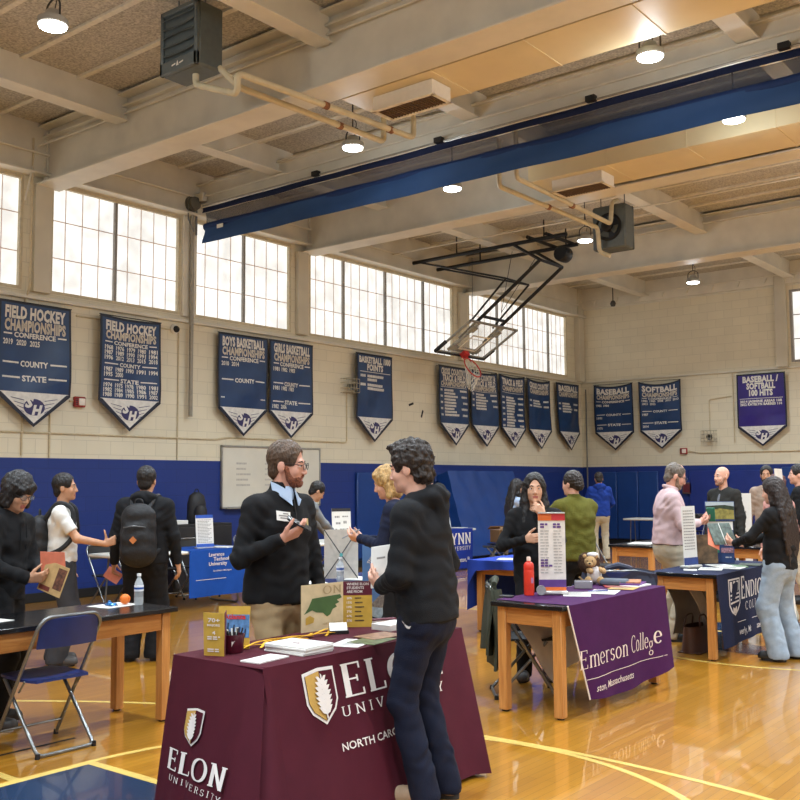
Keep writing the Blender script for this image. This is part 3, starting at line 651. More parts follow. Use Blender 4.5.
banner('blue cross country and track banner first behind the hoop net', 'side', 16.88, 1.07, [('fit','CROSS COUNTRY',.05,.13),('fit','TRACK & FIELD',.19,.13,.15,.98),CH(.33,.1),('rule','',.45,.01)]+many(9), swing=.06)
banner('blue cross country and track banner directly under the rim', 'side', 18.08, 1.08, [('fit','CROSS COUNTRY &',.05,.13),('fit','TRACK & FIELD',.19,.13,.15,.98),CH(.33,.1),('rule','',.45,.01)]+many(6), sag=.05, swing=.06)
banner('blue track and field banner with the longest list of rows', 'side', 19.25, 1.09, [('fit','TRACK & FIELD',.06,.15),CH(.24,.12),('rule','',.4,.01)]+many(11), sag=.05, swing=.09)
banner('blue cross country banner with three short rows of print', 'side', 20.46, 1.1, [('fit','CROSS COUNTRY',.06,.14),CH(.22,.12)]+many(3), sag=.06, swing=.1)
banner('blue baseball banner at the corner end of the windowed wall', 'side', 21.93, 1.09, [('fit','BASEBALL',.06,.14),CH(.22,.12)]+many(4), swing=.12)
banner('blue baseball banner on the end wall with conference, county and state headings', 'end', -12.0, 1.08, [('fit','BASEBALL',.07,.15),CH(.24,.12),('head','CONFERENCE',.4,.06),('years','1982 1984',.5,.06),('head','COUNTY',.76,.06),('years','1991',.84,.06),('head','STATE',1.02,.06),('years','1970',1.1,.06)], sag=.07, swing=.03)
banner('blue softball banner on the end wall beside the baseball one', 'end', -10.75, 1.1, [('fit','SOFTBALL',.07,.15),CH(.24,.12),('head','CONFERENCE',.38,.05),('years','1982 1983 2008 2012 2013',.44,.055),('years','2021 2022',.52,.055),('head','COUNTY',.72,.06),('years','1987',.8,.06),('head','STATE',1.02,.06),('years','2014',1.1,.06)], sag=.09, swing=.03)
banner('purple 100 hits banner hung alone on the end wall', 'end', -8.26, 1.13, [('fit','BASEBALL /',.06,.14,.15,.98),('fit','SOFTBALL',.22,.14,.24,.9),('fit','100 HITS',.38,.14,.3,.84),('rule','',.58,.012),('fit','2014 JASMINE ARIAS 108',.62,.055,.08,1.03),('fit','2022 KATELYN BARRES 114',.69,.055,.08,1.03)], BNP)

# ================================================================== things on the walls
WBD = mat('whiteboard_face', (214,210,196), .25, noise=.03, scale=2); ALF = mat('aluminium_trim', (164,162,156), .35, .6); INKG = mat('faint_marker', (176,172,164), .6)
t = thing('whiteboard', 'wide whiteboard with faint writing mounted on the wall behind the bearded man', 'whiteboard', (XW, 12.02, 1.2))
MB().box(.0, .03, -1.16, 1.16, .0, 1.02, .002).build('board', WBD, t)
f = MB()
for (a, b, c, d) in ((-1.18,-1.15,-.01,1.03),(1.15,1.18,-.01,1.03),(-1.18,1.18,-.01,.02),(-1.18,1.18,1.0,1.03)): f.box(.0, .045, a, b, c, d, .004)
f.box(.03, .1, -1.1, 1.1, -.015, .005, .003); f.build('frame', ALF, t)
f = MB(); fn = lambda u, v: (.0315, u, v)
for k in range(5):
    for a, b in ((-.85, -.5), (-.2, .2)): bar_row(f, fn, a, b-random.uniform(0, .15), .72-k*.09, .03)
f.build('marker_writing', INKG, t)
REDM = mat('alarm_red', (150,32,34), .4); CLR = mat('strobe_lens', (226,216,206), .2)
def alarm(label, loc, rz):
    t = thing('fire_alarm', label, 'alarm', loc, rz); MB().box(-.09, .09, -.06, 0, -.075, .075, .012).build('box', REDM, t)
    MB().box(-.03, .07, -.075, -.06, -.05, .05, .012).build('strobe_lens', CLR, t); f = MB()
    for k in range(4): f.box(-.08, -.04, -.063, -.058, -.045+k*.026, -.033+k*.026, 0)
    f.build('sounder_slot', BLACK, t)
alarm('red fire alarm strobe on the cream wall between the two field hockey banners', (XW, 8.17, 2.78), PI/2)
alarm('red fire alarm on the end wall above the man in the pink shirt', (-9.62, YW, 2.32), 0)
t = thing('alarm_pull_box', 'small dull red box on the blue end wall beside the bald man', 'alarm', (-9.56, YW, 1.42)); MB().box(-.12, .12, -.06, 0, -.14, .14, .01).build('box', mat('dull_metal_box', (86,70,78), .5), t); MB().box(-.08, .08, -.075, -.06, -.1, .1, .006).build('front', mat('dull_red', (98,34,46), .5), t)
t = thing('security_camera', 'small round dome camera under the windows above the second field hockey banner', 'camera', (XW, 9.86, 4.03)); MB().lathe([(0,0),(.075,0),(.08,.03),(.06,.06),(0,.06)], (0,0,0), 20, Matrix.Rotation(PI/2, 3, 'Y')).build('mount', WHITE, t); MB().lathe([(.055,0),(.05,.03),(.03,.05),(0,.057)], (.055,.0,0), 16, Matrix.Rotation(PI/2, 3, 'Y')).build('dome', BLACK, t)
def cage(label, loc, rz):
    t = thing('caged_horn', label, 'horn', loc, rz); f = MB()
    for k in range(5): u = -.16+k*.08; f.tube([(u, 0, -.13), (u, -.2, -.13), (u, -.2, .13), (u, 0, .13)], .005, 6)
    for z in (-.13, -.05, .05, .13): f.tube([(-.16, 0, z), (-.16, -.2, z), (.16, -.2, z), (.16, 0, z)], .005, 6)
    f.build('wire_guard', mat('guard_wire', (168,160,140), .5, .3), t)
    MB().lathe([(.03,0),(.035,.05),(.075,.14),(.07,.14),(.0,.06)], (.03, -.03, .02), 16, Matrix.Rotation(PI/2+.35, 3, 'X')).build('horn', mat('horn_grey', (92,92,88), .5), t)
cage('caged grey horn on the side wall beside the lone few-lined banner', (XW, 13.95, 3.43), PI/2)
cage('caged grey horn on the end wall between softball and purple banners', (-8.95, YW, 2.66), 0)
def conduit(label, pts, r=.012, m=CREAM):
    props(MB().tube(rounded(pts, .06), r, 8).build('conduit', m), label, 'conduit')
cx_ = XW+.013
CON = mat('conduit_paint', (198,184,152), .5)
conduit('thin painted conduit running level along the wall below the near banners', [(cx_, YB+.2, 2.32), (cx_, 10.7, 2.32), (cx_, 11.0, 2.36), (cx_, 13.6, 2.36), (cx_, 13.95, 2.36), (cx_, 13.95, 3.3)], .014, CON)
conduit('thin conduit dropping from the nearest column past the first field hockey banner', [(XW+.12, 7.30, 6.4), (XW+.12, 7.30, 4.3), (XW+.013, 7.30, 4.15), (XW+.013, 7.30, 2.0)], .014, CON)
conduit('thin conduit dropping to the blue paint beside the near strobe', [(cx_, 7.72, 2.7), (cx_, 7.72, 1.98)], .014, CON)
conduit('thin conduit with a small box running down below the dome camera', [(cx_, 8.1, 4.02), (cx_, 9.95, 4.02), (cx_, 9.95, 1.98)], .012, CON)
conduit('thin conduit stub from the near strobe to the banner edge', [(cx_, 8.02, 2.79), (cx_, 8.1, 2.79)], .012, CON)
conduit('conduit along the edge beam above the near windows', [(XW+.16, YB+.2, 6.2), (XW+.16, 22.9, 6.2)], .018, CREAM)
conduit('thin conduit along the web of the nearest girder', [(XW+.12, 7.2, 5.5), (XW+.12, 7.36, 6.3), (-11.6, 7.48, 6.36), (2, 7.48, 6.36)], .014, CREAM)
conduit('thin conduit down the room corner beside the last side-wall banner', [(XW+.16, YW-.04, 4.0), (XW+.16, YW-.04, .3)], .018, mat('conduit_grey', (120,118,112), .5))
conduit('thin conduit from the red end-wall alarm towards the far window', [(-9.5, YW-.02, 2.32), (-9.2, YW-.02, 2.27), (-3, YW-.02, 2.27)], .014, CON)
conduit('thin bent conduit above the end-wall caged horn', [(-8.95, YW-.02, 2.8), (-8.95, YW-.02, 3.55), (-8.4, YW-.02, 3.6)], .012, CON)
conduit('thin conduit beside the purple banner, ending in a small wall box', [(-8.36, YW-.02, 4.15), (-8.36, YW-.02, 2.5)], .012, CON)
conduit('conduit running across the top of the end wall to the far lamp', [(-12.2, YW-.3, 6.3), (-7.2, YW-.3, 6.3), (3, YW-.3, 6.3)], .014, CREAM)

conduit('thin conduit running across the roof just before the divider curtain beam', [(-10.4, 9.1, 6.27), (XR-.4, 9.1, 6.22)], .014, CREAM)
conduit('thin conduit running across the roof beyond the rear heater', [(XW+.1, 15.25, 6.18), (XR-.4, 15.25, 6.18)], .014, CREAM)
t = thing('occupancy_sensor', 'small dark sensor hanging in front of the end wall beam near the hall corner', 'sensor', (-11.1, 22.6, 5.98)); MB().lathe([(0,0),(.05,.01),(.075,.08),(.05,.14),(.02,.16),(0,.16)], n=16).build('body', mat('sensor_grey', (70,70,68), .5), t); MB().tube([(0,0,.15),(0,0,ZC-5.98)], .012, 6).build('stem', BLACK, t)
def spot(px, D):   # floor point seen in picture column px at forward distance D
    y_ = R_(38.504); k = (px-400)/987.27; return (-sin(y_)*D+cos(y_)*k*D, cos(y_)*D+sin(y_)*k*D)
# ================================================================== tables, cloths, chairs
OAK = wood('oak_leg', (172,112,56), (204,146,80), 2, rough=.4); OAKR = wood('oak_apron', (168,106,50), (202,142,76), 1, rough=.4); OAKX = wood('oak_apron_end', (168,106,50), (202,142,76), 0, rough=.4)
SLATE = mat('black_lab_top', (22,22,24), .22, noise=.1, scale=6); FOOT = mat('black_foot', (16,16,16), .6)
def lab_table(label, x0, x1, y0, y1, zt=.76):
    t = thing('lab_table', label, 'table', ((x0+x1)/2, (y0+y1)/2, 0)); a, b = (x1-x0)/2, (y1-y0)/2
    MB().box(-a, a, -b, b, zt-.032, zt, .004).build('table_top', SLATE, t)
    ap = MB(); 
    for s in (-1, 1): MB().box(s*(a-.06)-.011, s*(a-.06)+.011, -b+.06, b-.06, zt-.15, zt-.033, .003).build('side_apron', OAKR, t)
    for s in (-1, 1): MB().box(-a+.06, a-.06, s*(b-.06)-.011, s*(b-.06)+.011, zt-.15, zt-.033, .003).build('end_apron', OAKX, t)
    for s in (-1, 1):
        for r in (-1, 1):
            l = MB().box(s*(a-.07)-.034, s*(a-.07)+.034, r*(b-.07)-.034, r*(b-.07)+.034, .012, zt-.033, .004).build('leg', OAK, t)
            MB().lathe([(0,0),(.024,0),(.026,.013),(0,.013)], (s*(a-.07), r*(b-.07), 0), 12).build('foot', FOOT, l)
    return t
lab_table('bare black-topped oak table with a water bottle and an orange on it', -6.12, -5.47, 2.3, 4.42)
lab_table('oak table under the purple cloth, red bottle at its near end', -3.915, -3.335, 5.93, 7.56)
lab_table('oak table under the navy crested cloth, beside the woman in jeans', -3.95, -3.335, 8.67, 10.4)
lab_table('small oak table far back beside the pink-shirted man, papers on top', -6.1, -5.45, 12.1, 13.8)
lab_table('oak table under the plain royal blue cloth behind the seated-looking woman in black'.replace('seated-looking ', ''), -6.12, -5.48, 8.92, 10.5)
lab_table('oak table whose corner shows behind the long-haired woman at the far row', -4.75, -4.2, 12.6, 13.2)
WPL = mat('white_table_plastic', (222,220,212), .4, noise=.02)
def folding_table(label, x0, x1, y0, y1, zt=.74):
    t = thing('folding_table', label, 'table', ((x0+x1)/2, (y0+y1)/2, 0)); a, b = (x1-x0)/2, (y1-y0)/2
    MB().box(-a, a, -b, b, zt-.04, zt, .012).build('table_top', WPL, t)
    for r in (-1, 1):
        l = MB(); l.tube(rounded([(-a+.08, r*(b-.25), zt-.04), (-a+.08, r*(b-.2), .012), (a-.08, r*(b-.2), .012), (a-.08, r*(b-.25), zt-.04)], .05), .012, 8); l.build('leg', STEEL, t)
    return t
folding_table('white folding table under the blue cloth near the whiteboard', -10.8, -10.06, 7.3, 9.4)
folding_table('white folding table far behind the bearded man, small signs on top', -10.5, -9.75, 9.9, 12.4)
folding_table('white folding table with a navy cloth between the two staffed tables', -6.25, -5.62, 6.1, 7.35)
folding_table('white folding table with a bright blue cloth near the crash mat', -11.2, -10.52, 13.6, 15.5)
folding_table('white folding table along the end wall behind the man in pink', -10.3, -8.2, 21.2, 21.9)

def cloth_mat(name, c, rough=.75): return mat(name, c, rough, noise=.04, scale=9, bump=.12, bscale=300, spec=.2)
PURP = cloth_mat('purple_cloth', (68,24,76)); NAVYC = cloth_mat('navy_cloth', (30,38,66)); ROYAL = cloth_mat('royal_cloth', (34,62,156)); MARC = cloth_mat('maroon_cloth', (74,20,34)); LBLUE = cloth_mat('bright_blue_cloth', (22,72,156)); NAVB = cloth_mat('navy_blue_cloth', (30,40,84)); LYN = cloth_mat('lynn_blue_cloth', (26,50,140)); LINING = cloth_mat('white_lining', (234,228,222)); GREYL = cloth_mat('grey_lining', (150,142,134))
TW = mat('printed_white', (226,218,212), .6, noise=.02); TG = mat('printed_gold', (190,150,74), .6); TWP = mat('printed_cream', (230,214,206), .6)
def two_sided(mb, front, back, name, parent):
    """even faces of each sheet pair are the outside, odd ones the lining"""
    return mb.build(name, [front, back], parent)
def sheet2(mb, fn, nu, nv, th=.003, flip=0):
    k = len(mb.f); mb.sheet(fn, nu, nv, th)
    for i in range(2*nu*nv): mb.m[k+i] = (i+flip) % 2
# --- fitted maroon throw
t = thing('tablecloth', 'maroon university tablecloth reaching the floor, white lettering and shield', 'tablecloth', (0,0,0))
ex0, ex1, ey0, ey1, ez = -3.99, -3.36, 3.2, 4.78, .757
FXR, FYN = .30, .28
def skirt(side, s, tt):
    """side: r (+X), n (-Y), f (+Y), b (-X); s along the side 0..1; tt 0 top .. 1 floor"""
    z = ez-.735*tt; w = sin(s*PI); fl = tt**1.0
    rip = .012*tt*(sin(s*19)+.6*sin(s*33+1))
    if side == 'r':
        y = ey0+(ey1-ey0)*s; return (ex1+(.2+.1*max(0, 2*s-1)**2)*fl+rip*.7, y+(s-.5)*2*.0*fl-(1-s)**6*.06*fl-(s**8)*.16*fl, z)
    if side == 'n':
        x = ex0+(ex1-ex0)*s; return (x+(s**6)*.24*fl-(1-s)**4*.02*fl, ey0-FYN*(.35+.65*s)*fl+rip*.6+(s**8)*.02, z)
    if side == 'f': x = ex1+(ex0-ex1)*s; return (x+(1-s)**6*.30*fl, ey1-(1-s)**4*.16*fl+rip*.4*s, z)
    y = ey1+(ey0-ey1)*s; return (ex0-.03*fl+rip*.4, y-(s**6)*.09*fl, z)
m = MB(); m.box(ex0-.004, ex1+.004, ey0-.004, ey1+.004, ez-.006, ez, .003)
m.build('cloth_top', MARC, t)
for sd, nm in (('r','front_drop'),('n','end_drop'),('f','far_end_drop'),('b','back_drop')):
    m = MB(); sheet2(m, lambda u, v, sd=sd: skirt(sd, u, v), 30, 14); two_sided(m, MARC, MARC, nm, t)
m = MB()   # the folded pleat at the near corner
def pleat(u, v):
    a = Vector(skirt('n', 1-.12*(1-u), v)); b = Vector(skirt('r', .03*u, v)); k = u
    p = a*(1-k)+b*k; return p+Vector((.05, -.03, 0))*sin(u*PI)*v
sheet2(m, pleat, 10, 12); two_sided(m, MARC, MARC, 'corner_pleat', t)
def on_r(y, z): tt = (ez-z)/.735; s = (y-ey0)/(ey1-ey0); p = skirt('r', s, tt); return (p[0]+.006, y, z)
def on_n(x, z): tt = (ez-z)/.735; s = (x-ex0)/(ex1-ex0); p = skirt('n', s, tt); return (x, p[1]-.011, z)
def shield(fn, x0, x1, z0, z1, par, off=0):
    w, h = x1-x0, z1-z0; cx = (x0+x1)/2
    out = [(x0, z1-.06*h), (cx, z1), (x1, z1-.02*h), (x1, z0+.4*h), (x1-.12*w, z0+.22*h), (cx, z0), (x0+.12*w, z0+.22*h), (x0, z0+.4*h)]
    sc = lambda k: [(cx+(p[0]-cx)*k, (z0+z1)/2+(p[1]-(z0+z1)/2)*k) for p in out]
    def lay(d): return lambda u, v: tuple(Vector(fn(u, v))+d)
    nrm = (Vector(fn(x0, z0))-Vector(fn(x1, z0))).cross(Vector(fn(x0, z1))-Vector(fn(x0, z0))).normalized()
    if nrm.dot(Vector((1,-1,0))) < 0: nrm = -nrm
    m = MB(); flat(m, sc(1.), lay(nrm*.002)); m.build('shield_border', TW, par)
    m = MB(); i = sc(.88); flat(m, i, lay(nrm*.005)); m.build('shield_maroon', MARC, par)
    m = MB(); flat(m, [i[0], i[1], i[5], i[6], i[7]], lay(nrm*.008)); m.build('shield_gold', TG, par)
    m = MB(); fl = lay(nrm*.016)          # the feather-like oak leaf
    for k in range(7):
        z = z0+h*(.17+.088*k); l = w*(.16+.2*sin(PI*(.25+.65*k/6)))*.72
        for s in (-1, 1): flat(m, [(cx, z), (cx+s*l*.5, z+.035*h), (cx+s*l, z+.15*h), (cx+s*l*.55, z+.15*h), (cx, z+.08*h)], fl)
    flat(m, [(cx-.02*w, z0+.1*h), (cx+.02*w, z0+.1*h), (cx+.03*w, z0+.86*h), (cx-.01*w, z0+.9*h)], fl); m.build('shield_leaf', TW, par)
shield(on_r, 3.43, 3.65, .455, .712, t)
m = MB(); serif(m, 'ELON', on_r, 3.695, 4.51, .548, .155, .16, .05, .09); m.build('name_lettering', TW, t)
m = MB(); serif(m, 'UNIVERSITY', on_r, 3.66, 4.47, .466, .046, .10, .05, .36); m.build('university_lettering', TW, t)
m = MB(); text(m, 'NORTH CAROLINA', on_r, 3.62, 4.19, .318, .037, .012); m.build('state_lettering', TW, t)
shield(on_n, -3.805, -3.667, .371, .54, t)
m = MB(); serif(m, 'ELON', on_n, -3.92, -3.41, .246, .092, .16, .06, .09); m.build('name_lettering', TW, t); m = MB(); serif(m, 'UNIVERSITY', on_n, -3.885, -3.41, .198, .026, .10, .05, .36); m.build('university_lettering', TW, t)
props(t, group=None)
ft = thing('folding_table', 'table hidden under the maroon university cloth', 'table', (-3.675, 3.99, 0))
MB().box(-.3, .3, -.77, .77, .71, .75, .01).build('table_top', WPL, ft)
for r in (-1, 1): MB().tube(rounded([(-.22, r*.5, .71), (-.22, r*.55, .012), (.22, r*.55, .012), (.22, r*.5, .71)], .05), .012, 8).build('leg', STEEL, ft)

def runner(label, x0, x1, y0, y1, zt, front_fn, back_fn, mt, lining, nm='tablecloth'):
    t = thing(nm, label, 'tablecloth', (0,0,0)); mb = MB()
    sheet2(mb, lambda u, v: (x0+u*(x1-x0), y0+v*(y1-y0), zt+.0035+.001*sin(u*9+v*7)), 10, 14, .002); two_sided(mb, mt, lining, 'cloth_top', t)
    mb = MB(); sheet2(mb, front_fn, 26, 16, .002, 1); two_sided(mb, mt, lining, 'front_drop', t)
    if back_fn:
        mb = MB(); sheet2(mb, back_fn, 26, 16, .002, 1); two_sided(mb, mt, lining, 'back_drop', t)
    return t
# --- purple throw, slightly skewed
def emf(u, v):
    y = 5.965+u*1.6+v*(.27*(1-u)+.03*u)*1.0-.02*u; L_ = .66-.03*u+.05*sin(u*PI)
    return (-3.318+.02*sin(u*7+.5)*v+.012*sin(u*16)*v+.03*v*(u), y, .764-L_*v)
def emb(u, v):   # the back side hangs in a swag, lining towards the table
    y = 7.5-u*1.42+v*.36*u**2; return (-3.925+.25*v*u**.7+.03*sin(u*6)*v+.02*sin(v*9+u*4)*v, y, .764-(.57+.09*u-.05*sin(u*PI))*v)
EM = runner('purple college tablecloth with white lettering draped over an oak table', -3.925, -3.32, 6.02, 7.56, .76, emf, emb, PURP, LINING)
def on_em(y, z):
    v = (.764-z)/.66; u = 0.
    for _ in range(3): u = (y-5.965-v*(.27*(1-u)+.03*u)+.02*u)/1.6
    p = emf(min(1, max(0, u)), min(1, v)); return (p[0]+.005, y, z)
m = MB(); serif(m, 'Emerson', on_em, 6.10, 6.84, .32, .125, .1, .035, .07)
serif(m, 'Colle', lambda u, v: on_em(u, v), 6.90, 7.20, .325, .125, .1, .035, .06); serif(m, 'g', lambda u, v: on_em(u, v), 7.205, 7.265, .30, .115, .1, .035, .06); serif(m, 'e', lambda u, v: on_em(u, v), 7.275, 7.40, .345, .14, .12, .04, .06); m.build('lettering', TWP, EM)
m = MB(); text(m, 'ston, Massachusetts', on_em, 6.30, 6.92, .148, .05, .006, .22); m.build('lettering', TWP, EM)
m = MB(); m.add([on_em(6.19+i*.127, .24) for i in range(11)]+[on_em(6.19+i*.127, .2445) for i in range(11)], [(i, i+1, 12+i, 11+i) for i in range(10)]); m.build('thin_line', TWP, EM)
m = MB(); m.tube([tuple(Vector(emf(0, k/16))+Vector((.002,0,0))) for k in range(17)], .006, 6); m.build('white_hem', LINING, EM)
# --- navy crested throw
def enf(u, v): return (-3.318+.015*sin(u*8)*v+.012*sin(u*17)*v, 8.645+u*1.7+v*.13*(1-u), .764-.66*v+.02*sin(u*PI)*v)
def enb(u, v): return (-3.965+.10*sin(v*PI)*u+.02*sin(u*7)*v, 10.3-u*1.5+v*.35*u**2, .764-(.68+.05*sin(u*5))*v)
EN = runner('navy college tablecloth with a pale crest draped over an oak table', -3.965, -3.32, 8.68, 10.4, .76, enf, enb, NAVYC, GREYL)
on_en = lambda y, z: (enf((y-8.645)/1.7, (.764-z)/.66)[0]+.005, y, z)
m = MB(); serif(m, 'E', on_en, 9.235, 9.33, .505, .2, .18, .08, .07); serif(m, 'NDICOTT', on_en, 9.345, 10.2, .505, .15, .16, .06, .1); m.build('name_lettering', TW, EN); m = MB(); serif(m, 'COLLEGE', on_en, 9.33, 9.95, .395, .075, .12, .07, .4); m.build('college_lettering', TW, EN); m = MB(); text(m, 'Beverly, Massachusetts', on_en, 9.08, 9.88, .185, .062, .012); m.build('lettering', TW, EN)
m = MB(); m.add([on_en(9.10, .30), on_en(9.9, .30), on_en(9.9, .306), on_en(9.10, .306)], [(0,1,2,3)]); m.build('thin_line', TW, EN)
def poly(pts, par, nm, mt, fn, d):
    m = MB(); flat(m, pts, lambda u, v: tuple(Vector(fn(u, v))+Vector((d,0,0)))); return m.build(nm, mt, par)
poly([(8.905,.705),(9.205,.705),(9.205,.47),(9.15,.41),(9.055,.36),(8.96,.41),(8.905,.47)], EN, 'crest', TW, on_en, .001)
poly([(8.925,.69),(9.185,.69),(9.185,.475),(9.13,.425),(9.055,.385),(8.98,.425),(8.925,.475)], EN, 'crest_field', NAVYC, on_en, .002)
m = MB(); f = lambda u, v: tuple(Vector(on_en(u, v))+Vector((.003,0,0)))
for k in range(3): flat(m, [(8.94+.085*k,.68),(9.0+.085*k,.68),(8.995+.085*k,.6),(8.97+.085*k,.58),(8.945+.085*k,.6)], f)
for k in range(3): flat(m, [(8.94,.565-.035*k),(9.17,.575-.035*k),(9.17,.56-.035*k),(8.94,.548-.035*k)], f)
flat(m, [(9.055+.055*cos(a),.43+.04*sin(a)) for a in np.linspace(0, 2*PI, 16)[:-1]], f); m.build('crest_device', TW, EN)
# white strip of cloth swinging under that table
m = MB(); m.sheet(lambda u, v: (-3.70+.02*u+.02*sin(v*5), 8.93+.14*u+.52*v, .60-.52*v+.05*u), 4, 14, .003); props(m.build('hanging_cloth', LINING), 'white cloth strip hanging slantwise under the navy crested table', 'cloth')
# --- plain royal cloth
def rof(u, v): return (-5.46+.03*sin(u*14)*v, 8.9+u*1.6, .765-.62*v)
def rob(u, v): return (-6.14+.05*v*sin(u*9)-.04*v, 10.4-u*1.52, .765-(.56+.08*sin(u*6))*v)
RO = runner('plain royal blue tablecloth over an oak table behind the woman in black', -6.14, -5.46, 8.88, 10.5, .76, rof, rob, ROYAL, ROYAL)
m = MB(); sheet2(m, lambda u, v: (-6.14+u*.68, 8.88-.012*sin(u*9)*v-.01*v, .765-(.085+.05*(1-u)**3+.30*max(0,.16-u)*3)*v), 24, 6, .002); two_sided(m, ROYAL, ROYAL, 'end_drop', RO)
# --- bright blue cloth near the whiteboard
def laf(u, v): return (-10.04+.015*sin(u*11)*v, 8.28+u*1.05, .745-.60*v)
LA = runner('bright blue university tablecloth hung on a white folding table by the whiteboard', -10.8, -10.04, 8.28, 9.33, .74, laf, None, LBLUE, LBLUE)
on_la = lambda y, z: (laf((y-8.28)/1.05, (.745-z)/.6)[0]+.005, y, z)
m = MB(); text(m, 'Lawrence', on_la, 8.60, 8.86, .655, .05, .015); text(m, 'Technological', on_la, 8.68, 9.12, .595, .05, .015); text(m, 'University', on_la, 8.60, 8.91, .535, .05, .015); m.build('name_lettering', TW, LA); m = MB(); text(m, 'Southfield, Michigan', on_la, 8.68, 8.98, .455, .022, .004)
m.build('town_lettering', TW, LA); m = MB(); m.add([on_la(8.38, .36), on_la(9.28, .36), on_la(9.28, .366), on_la(8.38, .366)], [(0,1,2,3)]); m.build('thin_line', TW, LA)
# --- LYNN cloth
def lyf(u, v): return (-10.5+.02*sin(u*10)*v, 13.9+u*1.45, .745-.72*v)
LY = runner('deep blue university tablecloth on the white table near the crash mat', -11.2, -10.5, 13.9, 15.35, .74, lyf, None, LYN, LYN)
on_ly = lambda y, z: (lyf((y-13.9)/1.45, (.745-z)/.72)[0]+.006, y, z)
m = MB(); serif(m, 'LYNN', on_ly, 14.5, 15.28, .47, .20, .16, .07, .1); m.build('name_lettering', TW, LY); m = MB(); serif(m, 'UNIVERSITY', on_ly, 14.5, 15.26, .36, .07, .14, .08, .3); m.build('university_lettering', TW, LY); m = MB(); text(m, 'Boca Raton, FL', on_ly, 14.6, 15.25, .15, .08, .015); m.build('lettering', TW, LY)
# --- navy cloth on the middle white table
def nvf(u, v): return (-5.60+.02*sin(u*12)*v+.14*v*u, 6.05+u*1.35, .745-.70*v)
NV = runner('navy cloth on the folding table behind the maroon one, white papers on top', -6.27, -5.60, 6.05, 7.4, .74, nvf, None, NAVB, NAVB)
m = MB(); sheet2(m, lambda u, v: (-6.27+u*.67, 6.045-.01*v, .745-.6*v), 16, 6, .002); two_sided(m, NAVB, NAVB, 'end_drop', NV)

# --- folding chairs
CHB = mat('chair_blue_plastic', (30,48,104), .4); CHT = mat('chair_tube_grey', (134,136,136), .3, .75); CHK = mat('chair_black', (26,26,28), .5)
def folding_chair(label, x, y, rz, plast=CHB, tube=CHT):
    t = thing('folding_chair', label, 'chair', (x, y, 0), rz, 'folding chairs')
    f = MB(); f.tube(rounded([(-.215,.23,.01),(-.215,-.235,.76),(-.17,-.25,.815),(.17,-.25,.815),(.215,-.235,.76),(.215,.23,.01)], .06), .0115, 10); f.tube([(-.21,.17,.105),(.21,.17,.105)], .008, 8); f.build('front_leg_and_back_frame', tube, t)
    f = MB(); f.tube(rounded([(-.19,.16,.42),(-.19,-.22,.012),(.19,-.22,.012),(.19,.16,.42)], .045), .0115, 10); f.build('rear_leg_frame', tube, t)
    for s in (-1, 1): MB().tube([(s*.2,-.08,.43),(s*.2,-.02,.36)], .007, 6).build('seat_link', tube, t)
    for s in (-1, 1):
        MB().lathe([(0,0),(.016,0),(.014,.03),(0,.03)], (s*.19,-.22,0), 8).build('foot_cap', CHK, t); MB().lathe([(0,0),(.016,0),(.014,.03),(0,.03)], (s*.215,.23,0), 8).build('foot_cap', CHK, t)
    s_ = MB(); s_.sheet(lambda u, v: ((u-.5)*.40*(1-.12*(abs(2*v-1)**3)), -.17+v*.40, .44-.018*sin(u*PI)*sin(v*PI)+.0*v), 12, 10, .016); s_.build('seat', plast, t)
    b = MB(); b.sheet(lambda u, v: ((u-.5)*.405*(1-.06*v*v), -.205-.04*v-.028*sin(u*PI), .63+.175*v), 12, 6, .012); b.build('backrest', plast, t)
    return t
folding_chair('blue folding chair with grey tube frame tucked at the bare black table', -5.58, 3.5, PI/2)
folding_chair('folding chair behind the purple-clothed table, olive jacket on it', -4.03, 6.54, -.9, CHK)
folding_chair('folding chair behind the far end of the purple table, navy jacket on it', -4.10, 8.22, .67, CHB)
folding_chair('dark folding chair beside the bright blue university cloth, nearest the tall backpacker', -10.95, 7.75, -PI/2, CHK); folding_chair('dark folding chair behind the bright blue cloth, in front of the low cabinet', -11.2, 8.75, -PI/2, CHK)
folding_chair('dark folding chair behind the bright blue cloth, half hidden by the bearded man', -11.1, 9.3, -PI/2, CHK)
folding_chair('folding chair holding a cardboard box near the crash mat', -10.2, 15.9, 2.6, CHK); folding_chair('folding chair with a taupe coat near the crash mat', -9.9, 15.2, 2.2, CHK)
for k in range(4): folding_chair(['blue folding chair behind the white table, by the whiteboard', 'blue folding chair behind the white table, nearest the grey-sweatered person', 'dark chair behind the far oak table, beside the pink-shirted man', 'dark chair by the end wall table'][k], *[(-11.1, 10.4, -PI/2), (-11.1, 11.6, -PI/2), (-6.5, 12.7, -PI/2), (-9.1, 22.4, PI)][k], CHK if k > 1 else CHB)
def jacket(label, x, y, rz, m, drop=.45, w=.46, back=.3):
    """coat folded over a chair back"""
    t = thing('draped_jacket', label, 'jacket', (x, y, 0), rz); b = MB()
    def f(u, v):
        s = v*2-1; z = .83-abs(s)**1.15*(drop if s > 0 else back)*1.0; d = -.245+.055*s+.03*sin(u*7+s*3)*abs(s)
        return ((u-.5)*w*(1+.12*abs(s))+.015*sin(s*6), d-.02*(1 if s > 0 else -1)*abs(s), z+.012*sin(u*11+s*4))
    b.sheet(f, 20, 24, .02); b.build('body', m, t)
    for s in (-1, 1):
        c = MB(); c.tube([(s*w*.42,-.22,.80),(s*w*.5,-.19,.6),(s*w*.52,-.17,.42),(s*w*.5,-.17,.32)], [.045,.055,.05,.042], 10); c.build('sleeve', m, t)
    c = MB(); c.tube([(-.12,-.22,.835),(0,-.20,.86),(.12,-.22,.835)], [.02,.03,.02], 8); c.build('collar', m, t)
